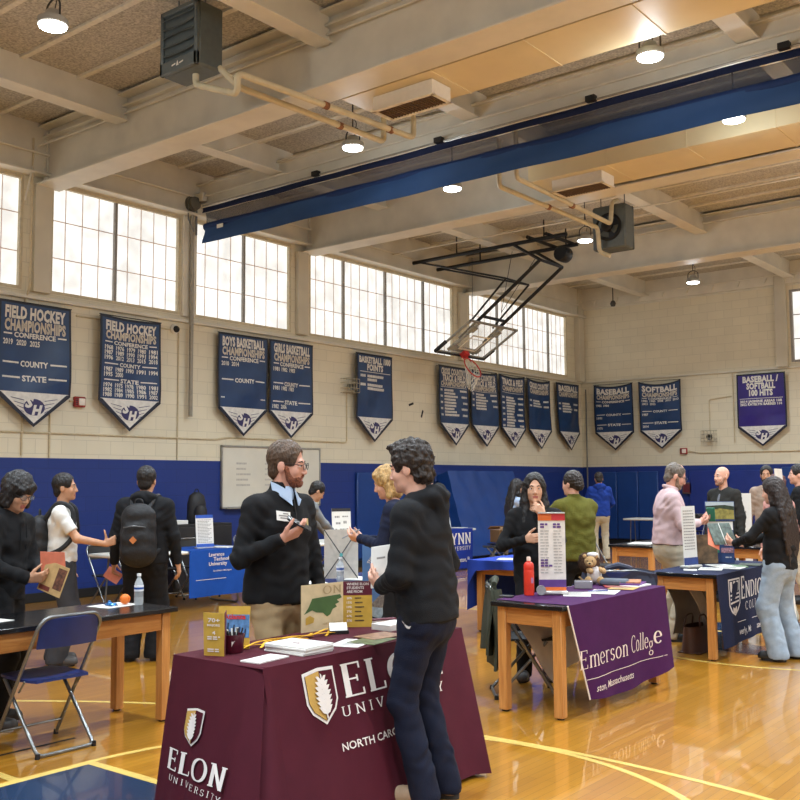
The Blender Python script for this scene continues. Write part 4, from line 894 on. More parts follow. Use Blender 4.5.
jacket('olive green jacket over the chair beside the purple-clothed table', -4.03, 6.54, -.9, mat('olive_jacket', (54,58,44), .8, bump=.2), .62, .5, .5)
jacket('dark navy jacket slung over the chair behind the plush lion', -4.10, 8.22, .67, mat('navy_jacket', (28,36,62), .55, bump=.3, bscale=20), .35, .62, .35)
jacket('taupe coat over a folding chair near the crash mat', -9.9, 15.2, 2.2, mat('taupe_coat', (104,94,84), .8, bump=.2), .4, .5, .4)
CARD = mat('cardboard', (150,116,80), .8, noise=.05)
t = thing('cardboard_box', 'open brown cardboard box on a folding chair near the crash mat', 'box', (-10.2, 15.9, .46), 2.6); MB().box(-.2, .2, -.16, .16, 0, .24, .004).build('body', CARD, t)
for s in (-1, 1): MB().obox((s*.25, 0, .27), .12, .32, .006, Matrix.Rotation(s*.5, 3, 'Y'), 0).build('flap', CARD, t)
# ================================================================== things on the tables
PAPER = mat('white_paper', (228,226,220), .6, noise=.015); GOLD = mat('gold_print', (196,158,64), .45); YELL = mat('yellow_lanyard', (222,170,38), .6); TANP = mat('tan_print', (216,196,156), .5); GRN = mat('map_green', (72,104,56), .6); MAROON = mat('maroon_print', (92,24,44), .5); GREYT = mat('grey_print', (140,136,132), .6); INKB = mat('black_print', (40,38,40), .6)
def sheet_item(name, label, cat, x, y, z, w, d, rz=0., m=PAPER, th=.002, curl=.0, group=None, prt=None):
    t = thing(name, label, cat, (x, y, z), rz, group); b = MB(); b.sheet(lambda u, v: ((u-.5)*w, (v-.5)*d, th+curl*(u*2-1)**2), 6, 6, th); b.build('sheet', m, t)
    if prt:
        q = MB()
        for (x0, x1, y0, y1) in prt[0]: q.add([(x0*w, y0*d, th+.0012), (x1*w, y0*d, th+.0012), (x1*w, y1*d, th+.0012), (x0*w, y1*d, th+.0012)], [(0,1,2,3)])
        q.build('print', prt[1], t)
    return t
LN = lambda n, a=-.4, b=.4: [(a, b-random.uniform(0, .25)*(b-a), .4-.8*k/n, .4-.8*k/n-.25/n) for k in range(n)]
def bottle(label, x, y, z, h=.215, r=.032, half=True):
    t = thing('water_bottle', label, 'bottle', (x, y, z)); pl = mat('clear_plastic', (214,222,226), .1, alpha=.38, noise=0, spec=.8); k = h/.215
    prof = [(0,0),(r*.9,.0),(r,.008*k),(r,.05*k),(r*.94,.055*k),(r,.06*k),(r,.135*k),(r*.92,.15*k),(r*.5,.18*k),(r*.38,.188*k),(r*.38,.2*k),(0,.2*k)]
    MB().lathe(prof, n=20).build('body', pl, t); MB().lathe([(0,.198*k),(r*.46,.198*k),(r*.46,.215*k),(0,.215*k)], n=16).build('cap', mat('bottle_cap', (232,232,232), .4), t)
    MB().lathe([(r*1.02,.095*k),(r*1.02,.135*k)], n=20).build('label_band', mat('label_white', (222,224,230), .4), t); MB().lathe([(r*1.03,.108*k),(r*1.03,.122*k)], n=20).build('label_stripe', mat('label_blue', (44,84,160), .4), t)
bottle('clear water bottle standing beside the orange on the bare black table', -5.79, 4.33, .761)
bottle('clear water bottle in front of the white X-frame board', -5.78, 6.42, .746)
t = thing('orange', 'orange fruit on white paper on the bare black table', 'fruit', (-5.865, 4.27, .766)); MB().lathe([(.037*sin(a), .035-.035*cos(a)) for a in np.linspace(0, PI, 14)], n=20).build('fruit', mat('orange_peel', (232,116,30), .5, bump=.25, bscale=160), t); MB().lathe([(0,.069),(.005,.069),(.004,.072),(0,.072)], n=8).build('stem_scar', mat('stem_green', (80,96,40), .7), t)
t = thing('snack_wrapper', 'crumpled shiny blue snack wrapper beside the orange', 'wrapper', (-5.89, 4.17, .767)); m = MB(); m.sheet(lambda u, v: ((u-.5)*.09+.01*sin(v*9), (v-.5)*.06+.008*sin(u*12), .004+.026*abs(sin(u*7+v*3))*sin(u*PI)*sin(v*PI)+.004*sin(v*17)), 14, 12, .003); m.build('foil', mat('blue_foil', (60,130,196), .25, .5, noise=.3, scale=40), t)
sheet_item('paper_sheet', 'white paper sheet under the orange and wrapper', 'paper', -5.9, 4.2, .761, .22, .28, .1, prt=None)
sheet_item('paper_sheet', 'white paper lying at the near end of the bare black table', 'paper', -5.85, 3.24, .761, .2, .26, .15)
TZ = .7575
# gold tri-fold
t = thing('folded_leaflet', 'gold leaflet standing folded at the near corner of the maroon table', 'leaflet', (-3.79, 3.285, TZ), .35)
MB().obox((0, 0, .105), .115, .003, .21, Matrix.Rotation(.05, 3, 'X'), 0).build('front_panel', GOLD, t); MB().obox((.035, .05, .105), .11, .003, .21, Matrix.Rotation(2.0, 3, 'Z'), 0).build('back_panel', MAROON, t)
q = MB(); fn = lambda u, v: (u, -.006-(v-.105)*.05, v)
text(q, '70+', fn, -.03, .035, .165, .02, .02); text(q, 'MAJORS', fn, -.035, .035, .145, .011, .02); text(q, '4', fn, -.008, .01, .105, .018, .02)
for z in (.09, .08, .03, .02): bar_row(q, fn, -.035, .035, z, .006)
q.build('print', TW, t)
t = thing('magazine', 'glossy blue and gold magazine leaning behind the maroon cup', 'magazine', (-3.885, 3.50, TZ), .62)
MB().obox((0, 0, .105), .165, .004, .215, Matrix.Rotation(-.12, 3, 'X'), 0).build('cover', GOLD, t)
fn = lambda u, v: (u, -.0035+(v-.105)*.12*1.0-.0, v)
q = MB(); q.add([fn(-.08,.055), fn(.08,.055), fn(.08,.17), fn(-.08,.17)], [(0,1,2,3)]); q.build('cover_photo', mat('photo_blue', (86,128,176), .4, noise=.3, scale=30), t)
fn2 = lambda u, v: (u, -.006+(v-.105)*.12, v); q = MB(); text(q, 'Atlanta', fn2, -.055, .06, .148, .026, .03); q.build('title', mat('red_title', (196,44,44), .5), t)
q = MB(); 
for k in range(5): q.add([fn2(-.07+.03*k,.06), fn2(-.06+.03*k,.06), fn2(-.055+.03*k,.14-.01*k), fn2(-.062+.03*k,.14-.01*k)], [(0,1,2,3)])
q.build('photo_details', mat('photo_dark', (38,52,78), .5), t)
t = thing('pen_cup', 'round maroon cup packed with black pens on the maroon table', 'cup', (-3.80, 3.42, TZ)); MB().lathe([(0,0),(.045,0),(.05,.01),(.056,.09),(.052,.09),(.047,.02),(0,.02)], n=28).build('cup', mat('maroon_cup', (78,18,34), .35), t)
q = MB()
for k in range(10): q.add([(.0555*cos(-.9+.03*j+.0), .0555*sin(-.9+.03*j), .035+.02*(1 if j % 2 else -1)*0+.03*(k/9)) for j in (k, k+1)]+[(.0565*cos(-.9+.03*(k+1)), .0565*sin(-.9+.03*(k+1)), .06), (.0565*cos(-.9+.03*k), .0565*sin(-.9+.03*k), .06)], [(0,1,2,3)])
q.build('badge', TW, t)
for k in range(14):
    a, r = k*2.4, .012+.026*((k*.37) % 1); p = props(MB().tube([(-3.80+r*.6*cos(a), 3.42+r*.6*sin(a), TZ+.022), (-3.80+r*1.4*cos(a), 3.42+r*1.4*sin(a), TZ+.105+.02*((k*.61) % 1))], .0045, 7).build('pen', INKB if k % 3 else PAPER), 'thin pen bunched upright with its fellows in the maroon cup', 'pen', 'pens in the maroon cup')
def stack(name, label, cat, x, y, z, w, d, n, th, rz, m=PAPER, top=None, group=None):
    t = thing(name, label, cat, (x, y, z), rz, group)
    for k in range(n): MB().box(-w/2+random.uniform(-.004,.004), w/2+random.uniform(-.004,.004), -d/2, d/2+random.uniform(-.003,.003), k*th, (k+1)*th-.0008, .0006).build('booklet', m, t)
    return t
sheet_item('paper_sheet', 'small stack of blank white cards at the near edge of the maroon table', 'paper', -3.52, 3.37, TZ, .12, .22, .1, th=.006)
for k in range(5):
    o = MB().box(-.14, .14, -.105, .105, 0, .0078, .001).build('booklet', PAPER); o.location = (-3.56+.004*(k % 2), 3.64+.003*(k % 3), TZ+.008*k); o.rotation_euler = (0, 0, .02*(k-2))
    props(o, ['white booklet at the bottom of the stack by the lanyards','white booklet second from the bottom of the stack by the lanyards','white booklet in the middle of the stack by the lanyards','white booklet second from the top of the stack by the lanyards','white booklet with a maroon emblem, top of the stack by the lanyards'][k], 'booklet', 'white booklets on the maroon table')
    if k == 4:
        q = MB(); fn = lambda u, v: (-v, u, .0083); serif(q, 'E', fn, -.03, .03, -.02, .05, .2, .08)
        q.add([fn(-.05,-.045), fn(.05,-.045), fn(.05,-.035), fn(-.05,-.035)], [(0,1,2,3)]); q.build('emblem', MAROON, o)
for k in range(9):
    y = 3.5+.075*k; q = MB(); q.sheet(lambda u, v, k=k: ((v-.5)*.014+.02*sin(u*5+k), (u-.5)*.30+.01*k, .004+.012*sin(u*PI)*(1+.5*sin(k*2))), 14, 1, .002); o = q.build('lanyard', YELL); o.location = (-3.83+.012*(k % 3), y+.02, TZ+.002*(k % 4)); o.rotation_euler = (0, 0, .35*((k % 3)-1))
    props(o, 'yellow lanyard in the loose row behind the white booklets', 'lanyard', 'yellow lanyards')
# map display
t = thing('folded_display', 'tan and gold folded display with a green state map on the maroon table', 'display', (-3.90, 4.33, TZ))
# its two leaves meet at a fold; the tan leaf runs towards the camera
MF, ML, MR = Vector((-.02, .05, 0)), Vector((-.06, -.26, 0)), Vector((.10, .17, 0))
def leaf(nm, a, b, h, m):
    d = (b-a); q = MB(); n_ = Vector((d.y, -d.x, 0)).normalized()*.003
    q.prism([(0,0),(1,0),(1,h),(0,h)], lambda u, v, w: tuple(a+d*u+Vector((0,0,v))+n_*w*1.0), -1.0).build(nm, m, t)
    return lambda u, v, k=.6: tuple(a+d*u+Vector((0,0,v))+n_*k)
def leaf_n(a, b): d = (b-a); return Vector((d.y, -d.x, 0)).normalized()
lf = leaf('tan_leaf', ML, MF, .265, TANP); rf = leaf('gold_leaf', MF, MR, .265, GOLD)
q = MB(); flat(q, [(.06,.10),(.16,.135),(.25,.185),(.55,.19),(.92,.195),(.96,.175),(.84,.165),(.9,.15),(.8,.14),(.84,.125),(.74,.115),(.68,.085),(.6,.075),(.5,.1),(.35,.105),(.25,.12)], lf); q.build('green_map', GRN, t)
q = MB(); flat(q, [(.1,.04),(.28,.05),(.3,.075),(.2,.09),(.1,.08)], lf); q.build('gold_map', GOLD, t)
q = MB(); serif(q, 'ON', lambda u, v: lf(u, v, .8), .5, .95, .205, .045, .14, .05); text(q, 'NORTH CAROLINA', lambda u, v: lf(u, v, .8), .5, .95, .03, .012, .01)
q.build('pale_print', mat('pale_print', (180,156,116), .6), t)
q = MB(); flat(q, [(0,.185),(1,.185),(1,.265),(0,.265)], lambda u, v: rf(u, v, .5)); q.build('maroon_heading', MAROON, t)
q = MB(); fr = lambda u, v: rf(u, v, 1.0)
for k, s in enumerate(('WHERE ELON', 'STUDENTS', 'ARE FROM')): text(q, s, fr, .12, (.88, .72, .66)[k], .243-.022*k, .015, .02)
for k, s in enumerate(('20%', '15%', '10%', '7%', '6%', '5%')): text(q, s, fr, .12, .3, .163-.026*k, .013, .02)
q.build('heading_print', TW, t); q = MB()
for k in range(6): bar_row(q, fr, .4, .62+.05*(k % 3), .165-.026*k, .007)
q.build('list_print', INKB, t)
t = thing('card_holder', 'small white tent card in front of the map display', 'card', (-3.80, 4.20, TZ), .9); q = MB(); q.sheet(lambda u, v: ((u-.5)*.10, (v-.5)*.09, .058-.058*abs(2*v-1)), 4, 8, .002); q.build('card', PAPER, t); q = MB(); q.box(-.055, .055, -.048, -.044, 0, .02, .001); q.build('stand', CHK, t)
for k, (x, y, rz, m) in enumerate(((-3.5, 3.98, .3, PAPER), (-3.46, 4.10, .15, mat('photo_print_green', (92,104,66), .35, noise=.35, scale=22)), (-3.53, 4.24, -.1, mat('photo_print_warm', (150,112,86), .35, noise=.35, scale=20)))):
    sheet_item('brochure', ['white open brochure beside the booklet stack','glossy green-photo brochure near the maroon table edge','glossy warm-photo brochure near the curly-haired teen'][k], 'brochure', x, y, TZ+.002*k, .17, .24, rz, m, prt=(LN(5), GREYT) if k == 0 else None)
for k in range(2):
    o = MB().box(-.07, .07, -.05, .05, 0, .035, .002).build('card_stack', PAPER); o.location = (-3.66+.005*k, 4.46+.106*k, TZ)
    props(o, ['stack of small white cards by the teen\'s hip'.replace("'s", 's') , 'second stack of white cards just past the first by the teen'][k], 'cards', 'small white card stacks')
t = thing('name_plate', 'slim maroon desk strip with white print at the far end of the maroon table', 'sign', (-3.85, 4.62, TZ), 1.1); MB().box(-.11, .11, -.02, .02, 0, .03, .003).build('strip', MAROON, t); MB().box(-.09, .09, -.022, -.0195, .01, .02, 0).build('print', TW, t)
# white X-frame board and poster behind
t = thing('display_board', 'white cloth board on an X-shaped frame seen from behind on the navy table', 'board', (-5.93, 6.60, .746), .75)
m = MB(); m.sheet(lambda u, v: ((u-.5)*.30, .012*sin(u*PI)*sin(v*PI), .01+v*.43), 8, 8, .003); m.build('canvas', mat('canvas_white', (206,198,186), .7), t)
m = MB(); m.tube([(-.15,-.02,.44),(.0,-.035,.22),(.15,-.02,.01)], .005, 6); m.tube([(.15,-.02,.44),(.0,-.035,.22),(-.15,-.02,.01)], .005, 6); m.tube([(0,-.035,.22),(.02,-.12,.0)], .004, 6); m.build('x_frame', mat('frame_dark', (52,50,52), .5), t)
MB().lathe([(0,0),(.016,0),(.016,.02),(0,.02)], (0,-.03,.22), 14, Matrix.Rotation(PI/2, 3, 'X')).build('hub', mat('hub_teal', (92,176,176), .5), t)
sheet_item('paper_sheet', 'white papers at the near end of the navy-clothed table', 'paper', -5.95, 6.2, .747, .3, .22, 1.0, th=.006)
sheet_item('paper_sheet', 'white papers beside the bottle on the navy-clothed table', 'paper', -5.82, 6.75, .747, .26, .3, .4, th=.006)
# blue poster of a sailing ship hung before the navy table
t = thing('poster', 'tall blue poster with rocks and water in front of the navy-clothed table', 'poster', (-5.49, 6.62, .33), PI/2-.35)
MB().box(-.18, .18, -.003, .003, 0, .74, 0).build('panel', mat('poster_sky', (86,124,176), .4, noise=.14, scale=3), t); fn = lambda u, v: (u, -.005, v)
q = MB(); flat(q, [(-.18,.0),(.18,.0),(.18,.22),(.1,.25),(-.02,.2),(-.1,.27),(-.18,.24)], fn); q.build('water', mat('poster_water', (150,172,190), .4, noise=.2, scale=24), t)
q = MB(); flat(q, [(-.12,.22),(.02,.34),(.12,.33),(.17,.27),(.16,.22),(.0,.2)], lambda u, v: (u, -.006, v)); q.build('rocks', mat('poster_rock', (126,120,116), .5, noise=.3, scale=40), t)
q = MB(); flat(q, [(-.16,.16),(.0,.10),(.16,.13),(.14,.09),(-.02,.06)], lambda u, v: (u, -.007, v)); q.build('dark_shape', NAVYC, t)
q = MB()
for k, ch in enumerate('THE ADVENTURE'):
    if ch != ' ':
        a = R_(150-10*k); text(q, ch, lambda u, v, a=a: (.13*cos(a)+(u*sin(a)+v*cos(a)), -.007, .52+.13*sin(a)+(v*sin(a)-u*cos(a))), -.01, .01, 0, .028, .02, align='c')
q.build('arched_print', TW, t)
m = MB()
for s in (-1, 1): m.tube([(s*.15, .004, .02), (s*.15, .06, -.33)], .008, 6)
m.tube([(-.15,.06,-.322),(.15,.06,-.322)], .008, 6); m.build('stand', STEEL, t)
def sign(label, x, y, z, rz, w, h, head, rows, stripe=None, foot=True, name='sign_stand', tilt=-.1):
    t = thing(name, label, 'sign', (x, y, z), rz); M_ = Matrix.Rotation(tilt, 3, 'X')
    tr = lambda p: M_ @ Vector(p)
    b = MB(); b.box(-w/2, w/2, -.004, .004, .012, h, .001); b.v = [tuple(tr(p)) for p in b.v]; b.build('panel', PAPER, t)
    fn = lambda u, v: tuple(tr((u, -.0055, v)))
    q = MB(); flat(q, [(-w/2,h*.9),(w/2,h*.9),(w/2,h),(-w/2,h)], fn); q.build('heading', head, t)
    q = MB()
    for (a, b_, v, hh) in rows: bar_row(q, fn, a*w, b_*w, v*h, hh)
    if q.v: q.build('print', GREYT, t)
    if stripe:
        q = MB(); flat(q, [(-w/2,.012),(w/2,.012),(w/2,h*.13),(-w/2,h*.13)], fn); q.build('foot_band', stripe, t)
    if foot: q = MB(); q.box(-w/2-.01, w/2+.01, -.05, .05, 0, .014, .004); q.build('base', mat('sign_base', (190,188,184), .35, .4), t)
    return t
R3 = [(-.4, .4-.2*(k % 3)/2, .84-.045*k, .008) for k in range(16)]
sign('tall white university sign with blue bands on the bright blue cloth', -10.3, 8.76, .747, PI/2-.2, .26, .44, mat('sign_blue', (40,84,176), .5), R3, mat('sign_blue', (40,84,176), .5))
sign('white tent sign at the near end of the bright blue cloth table', -10.35, 8.18, .745, PI/2-.2, .2, .24, PAPER, R3[:6], mat('sign_sky', (60,150,200), .5))
sign('white infographic sign standing on the far white table', -10.0, 11.15, .741, PI/2-.5, .30, .48, INKB, [(-.35,-.1,.7,.03),(.05,.35,.72,.02),(-.3,-.05,.5,.03),(.1,.3,.52,.04),(-.35,-.2,.3,.03),(-.1,.2,.28,.04),(.25,.4,.33,.02)], mat('sign_pale', (150,180,200), .5))
sign('leaning white sign with a small picture near the crash mat', -10.85, 14.95, .745, PI/2-.3, .30, .48, PAPER, R3[4:], None, tilt=-.25)
# far signs and papers
t = sign('tall narrow white roll-up banner seen nearly edge-on before the dark-haired man in black', *spot(787, 10.2), 0., R_(38.5+60), .42, 1.72, PAPER, [(-.4,.3,.85-.04*k,.02) for k in range(14)], None, tilt=-.06)
t = sign('white roll-up sign standing beyond the far oak tables', -5.1, 14.2, .0, .3, .36, 1.42, PAPER, [(-.4,.3,.8-.05*k,.03) for k in range(8)], None)
for (nm, x, y, z, w, d, rz) in (('loose white papers on the small far oak table', -5.8, 12.5, .762, .3, .4, .2), ('white sheets on the white table below the infographic sign', -10.0, 10.2, .742, .4, .3, .2), ('pale flyers spread on the bright blue cloth', -10.25, 9.0, .747, .3, .22, .3), ('white papers on the table near the crash mat', -10.8, 15.3, .742, .3, .25, .2), ('white papers on the table by the end wall', -9.3, 21.5, .742, .5, .3, 0), ('white papers on the royal blue cloth', -5.75, 9.15, .766, .3, .22, .4)):
    sheet_item('paper_sheet', nm, 'paper', x, y, z, w, d, rz, th=.008)
t = thing('backpack', 'black backpack standing on the low black cabinet by the whiteboard', 'bag', (-11.85, 9.9, 1.0), -PI/2)
m = MB(); m.lathe([(.0,0),(.15,0),(.17,.05),(.165,.3),(.13,.42),(.06,.47),(0,.475)], n=20); m.v = [(x, y*.62, z) for x, y, z in m.v]; m.build('bag_body', mat('black_nylon', (24,24,28), .6, bump=.2), t)
m = MB(); m.lathe([(.0,0),(.1,0),(.115,.04),(.11,.18),(.08,.24),(0,.25)], (0,.075,.03), n=16); m.build('front_pocket', mat('black_nylon', (24,24,28), .6), t); MB().tube(rounded([(-.04,0,.46),(-.03,0,.52),(.03,0,.52),(.04,0,.46)], .03), .008, 6).build('loop', mat('black_nylon', (24,24,28), .6), t)
props(MB().box(-12.0, -11.75, 9.38, 9.66, 1.001, 1.06, .004).build('paper_box', PAPER), 'flat white box on the low black cabinet by the whiteboard', 'box')
t = thing('storage_cabinet', 'low black cabinet against the wall beside the whiteboard', 'cabinet', (-12.0, 9.87, 0)); MB().box(-.36, .36, -.56, .56, .04, 1.0, .008).build('carcass', CHK, t)
for s in (-1, 1):
    d_ = MB().box(.36, .378, s*.28-.265, s*.28+.265, .08, .96, .004).build('door', mat('cabinet_door', (34,34,37), .45), t); MB().tube(rounded([(.378, s*.05, .48), (.40, s*.05, .48), (.40, s*.05, .6), (.378, s*.05, .6)], .01), .005, 6).build('handle', STEEL, d_)
MB().box(-.34, .34, -.54, .54, 0, .045, .002).build('plinth', BLACK, t)
# purple table
t = thing('sports_bottle', 'bright red sports bottle at the near end of the purple cloth', 'bottle', (-3.86, 6.37, .7655)); MB().lathe([(0,0),(.036,0),(.038,.01),(.038,.17),(.036,.19),(.03,.2)], n=24).build('body', mat('red_bottle', (222,58,36), .4), t)
MB().lathe([(.037,.185),(.038,.195),(.037,.225),(.026,.24),(.014,.245),(.014,.275),(.011,.28),(0,.28)], n=24).build('lid', mat('red_lid', (214,52,34), .35), t); MB().lathe([(.015,.25),(.0155,.274),(.011,.281),(0,.281)], n=14).build('spout', mat('spout_pale', (226,196,180), .4), t)
q = MB(); q.add([(.0385*cos(a), .0385*sin(a), z) for z in (.09,.13) for a in (-.6,-.4,-.2,0)], [(0,1,5,4),(1,2,6,5),(2,3,7,6)]); q.build('logo_patch', mat('logo_lilac', (176,120,160), .5), t)
t = thing('banner_stand', 'mini roll-up banner with orange heading and purple foot on the purple cloth', 'sign', (-3.735, 6.50, .7655), .62)
fn0 = lambda u, v, d=0.: (u, -.0-d+(v-.0)*.02, v); bw, bh_ = .20, .60
m = MB(); m.sheet(lambda u, v: fn0((u-.5)*bw, .03+v*(bh_-.03)), 4, 10, .002); m.build('sheet', mat('banner_cream', (222,216,208), .5), t)
ORG = mat('banner_orange', (222,112,50), .5); RDP = mat('banner_red', (196,52,60), .5); PUR = mat('banner_purple_print', (92,58,128), .5)
f1 = lambda u, v: fn0(u, v, .004); q = MB(); flat(q, [(-bw/2,.545),(0.0,.545),(0.0,.595),(-bw/2,.595)], f1); q.build('orange_heading', ORG, t); q = MB(); flat(q, [(0.0,.545),(bw/2,.545),(bw/2,.595),(0,.595)], f1); q.build('red_heading', RDP, t)
q = MB(); flat(q, [(-bw/2,.055),(bw/2,.055),(bw/2,.11),(-bw/2,.11)], f1); q.build('purple_band', PUR, t); q = MB(); flat(q, [(-bw/2,.03),(bw/2,.03),(bw/2,.055),(-bw/2,.055)], f1); q.build('orange_band', ORG, t)
q = MB(); 
for (a, b, v) in ((-.085,-.03,.51),(-.085,-.04,.49),(.01,.075,.51),(.01,.08,.49),(-.085,-.02,.245),(-.085,-.02,.225),(-.085,0,.205)): bar_row(q, f1, a, b, v, .014)
q.build('purple_print', PUR, t); q = MB()
for k in range(15):
    for a, b in ((-.085,-.01),(.012,.085)): bar_row(q, f1, a, b-random.uniform(0,.03), .465-.022*k, .005)
q.build('grey_print', GREYT, t); MB().box(-bw/2-.012, bw/2+.012, -.035, .035, 0, .03, .012).build('base', mat('base_silver', (196,194,190), .3, .5), t); MB().box(-bw/2, bw/2, -.008, .006, .595, .607, .002).build('top_rail', mat('base_silver', (196,194,190), .3, .5), t)
t = thing('tape_roll', 'grey round tape dispenser beside the mini roll-up banner', 'tape', (-3.80, 6.44, .7655), .6); MB().lathe([(.02,0),(.035,0),(.035,.03),(.02,.03)], (0,0,.035), 20, Matrix.Rotation(PI/2, 3, 'X')).build('roll', mat('tape_grey', (150,150,152), .4), t)
props(MB().box(-.05, .05, -.035, .035, 0, .012, .003).build('phone', INKB, None, (-3.93, 6.17, .7655), .3), 'dark phone lying at the near end of the purple cloth', 'phone')
t = thing('card_box', 'clear stacked card holder on the purple cloth before the lion', 'box', (-3.76, 7.02, .7655), .5); MB().box(-.07,.07,-.05,.05,0,.06,.004).build('box', mat('grey_acrylic', (150,146,154), .2, alpha=.75, noise=0), t); MB().box(-.06,.06,-.04,.04,.002,.05,.001).build('cards', PAPER, t)
for k, (x, y, w, d, rz, m, lb) in enumerate(((-3.6, 6.62, .2, .28, .5, PAPER, 'white flyer at the near part of the purple cloth'), (-3.5, 6.86, .2, .28, .3, PAPER, 'white flyer in the middle of the purple cloth, near its edge'), (-3.56, 6.75, .06, .1, .9, PAPER, 'small white card between the flyers on the purple cloth'), (-3.5, 7.2, .2, .26, .2, mat('flyer_gold', (196,160,84), .5), 'gold flyer on the purple cloth'), (-3.62, 7.3, .2, .26, .6, mat('flyer_red', (176,62,60), .5), 'red-edged flyer on the purple cloth near the lion'))):
    sheet_item('flyer', lb, 'flyer', x, y, .765+.001*k, w, d, rz, m, th=.003, prt=(LN(6), GREYT))
for k in range(3):
    o = MB().box(-.08, .08, -.12, .12, 0, .012, .002).build('viewbook', [PAPER, mat('book_purple', (98,48,120), .4), mat('book_mix', (180,120,84), .4, noise=.35, scale=25)][k]); o.location = (-3.5-.03*k, 7.40+.02*k, .766+.0125*k); o.rotation_euler = (0,0,.2*k)
    props(o, ['white viewbook at the bottom of the small pile on the purple cloth','purple viewbook in the middle of the small pile on the purple cloth','patterned viewbook on top of the small pile on the purple cloth'][k], 'book', 'viewbooks on the purple cloth')
props(MB().tube([(-3.60,6.80,.772),(-3.50,6.92,.774)], .004, 6).build('pen', mat('blue_pen', (40,60,140), .4)), 'blue pen lying among flyers on the purple cloth', 'pen')
# navy crested table
t = thing('brochure_tower', 'tall printed display tower with a landscape photo on the navy cloth', 'display', (-3.78, 10.0, .7655), .55); TWD = .26
MB().obox((0,0,.21), TWD, .02, .42, Matrix.Rotation(-.05,3,'X'), .002).build('body', mat('tower_navy', (34,58,104), .5), t); fn = lambda u, v: (u, -.0135+(v-.21)*.05, v)
MB().obox((0,.0,.52), TWD+.03, .015, .20, Matrix.Rotation(-.05,3,'X'), .002).build('photo_board', mat('tower_navy', (34,58,104), .5), t)
f5 = lambda u, v: (u, -.0095+(v-.52)*.05, v)
q = MB(); flat(q, [(-.14,.44),(.14,.44),(.14,.56),(-.14,.56)], f5); q.build('photo_field', mat('photo_field', (140,130,66), .5, noise=.35, scale=22), t)
q = MB(); flat(q, [(-.14,.56),(.14,.56),(.14,.615),(-.14,.615)], f5); q.build('photo_sky', mat('photo_sky', (176,186,190), .5, noise=.1, scale=8), t)
q = MB(); flat(q, [(-.14,.52),(.0,.55),(.14,.53),(.14,.57),(.05,.585),(-.14,.575)], lambda u, v: (u, -.0105+(v-.52)*.05, v)); q.build('photo_trees', mat('photo_trees', (44,58,40), .5, noise=.3, scale=40), t)
q = MB(); flat(q, [(-.125,.33),(.125,.33),(.125,.415),(-.125,.415)], fn); q.build('white_panel', PAPER, t)
fn3 = lambda u, v: (u, -.0145+(v-.21)*.05, v); pg = mat('tower_green', (48,128,98), .5); pm = mat('tower_photo', (150,110,120), .5, noise=.45, scale=60)
for k, (a, b, c, d, mm) in enumerate(((-.12,.0,.26,.36,pm),(.01,.12,.27,.32,pg),(-.12,.02,.19,.235,pg),(.03,.12,.17,.25,pm),(-.12,-.02,.1,.165,pg),(.0,.12,.1,.15,pm))):
    q = MB(); flat(q, [(a,c),(b,c),(b,d),(a,d)], fn3); q.build('printed_panel', mm, t)
q = MB(); text(q, 'ENDICOTT', fn3, -.1, .05, .375, .02, .01); bar_row(q, lambda u, v: (u, -.0155+(v-.21)*.05, v), -.1, -.02, .21, .01); bar_row(q, lambda u, v: (u, -.0155+(v-.21)*.05, v), .03, .1, .29, .01); bar_row(q, fn3, .04, .1, .05, .01); q.build('print', mat('tower_print', (190,190,190), .5), t)
t = thing('banner_stand', 'slim white roll-up banner seen edge-on on the navy cloth', 'sign', (-3.78, 9.22, .7655), 1.35)
m = MB(); m.sheet(lambda u, v: ((u-.5)*.22, .02*v, .03+v*.56), 3, 8, .002); m.build('sheet', PAPER, t); q = MB(); q.add([(-.11,-.004,.03),(.11,-.004,.03),(.11,-.002,.10),(-.11,-.002,.10)], [(0,1,2,3)]); q.build('blue_band', mat('band_blue', (44,66,130), .5), t)
q = MB()
for k in range(14): bar_row(q, lambda u, v: (u, -.004+.02*(v-.03)/.56, v), -.09, .08, .54-.028*k, .008)
q.build('print', GREYT, t); MB().box(-.12,.12,-.05,.05,0,.03,.012).build('base', mat('base_silver', (196,194,190), .3, .5), t); MB().tube([(.0,.03,.03),(.0,.03,.59)], .005, 6).build('pole', STEEL, t)
t = thing('portrait_board', 'brown picture board standing beside the display tower', 'board', (-3.86, 9.80, .7655), .75); MB().obox((0,0,.145), .24, .012, .29, Matrix.Rotation(-.12,3,'X'), .002).build('board', mat('brown_print', (100,78,54), .45, noise=.4, scale=14), t); MB().box(-.05,.05,.0,.09,0,.012,.003).build('easel_foot', CHK, t)
for k, (x, y, w, d, rz, m, lb) in enumerate(((-3.7, 9.0, .12, .16, .4, PAPER, 'small white card at the near end of the navy cloth'), (-3.58, 9.2, .21, .28, .3, PAPER, 'white sheet near the edge of the navy cloth'), (-3.46, 9.42, .21, .28, .1, PAPER, 'white sheet close to the crest on the navy cloth'), (-3.50, 9.62, .21, .28, .5, mat('mag_green', (96,120,92), .4, noise=.3, scale=25), 'green-covered magazine on the navy cloth'), (-3.44, 9.86, .21, .28, .2, mat('mag_dark', (58,70,62), .4, noise=.3, scale=25), 'dark-covered magazine by the long-haired woman'), (-3.62, 9.55, .2, .26, .8, PAPER, 'white leaflet beside the green-covered magazine'))):
    sheet_item('leaflet', lb, 'leaflet', x, y, .765+.001*k, w, d, rz, m, th=.005, prt=(LN(6), GREYT) if m is PAPER else None)
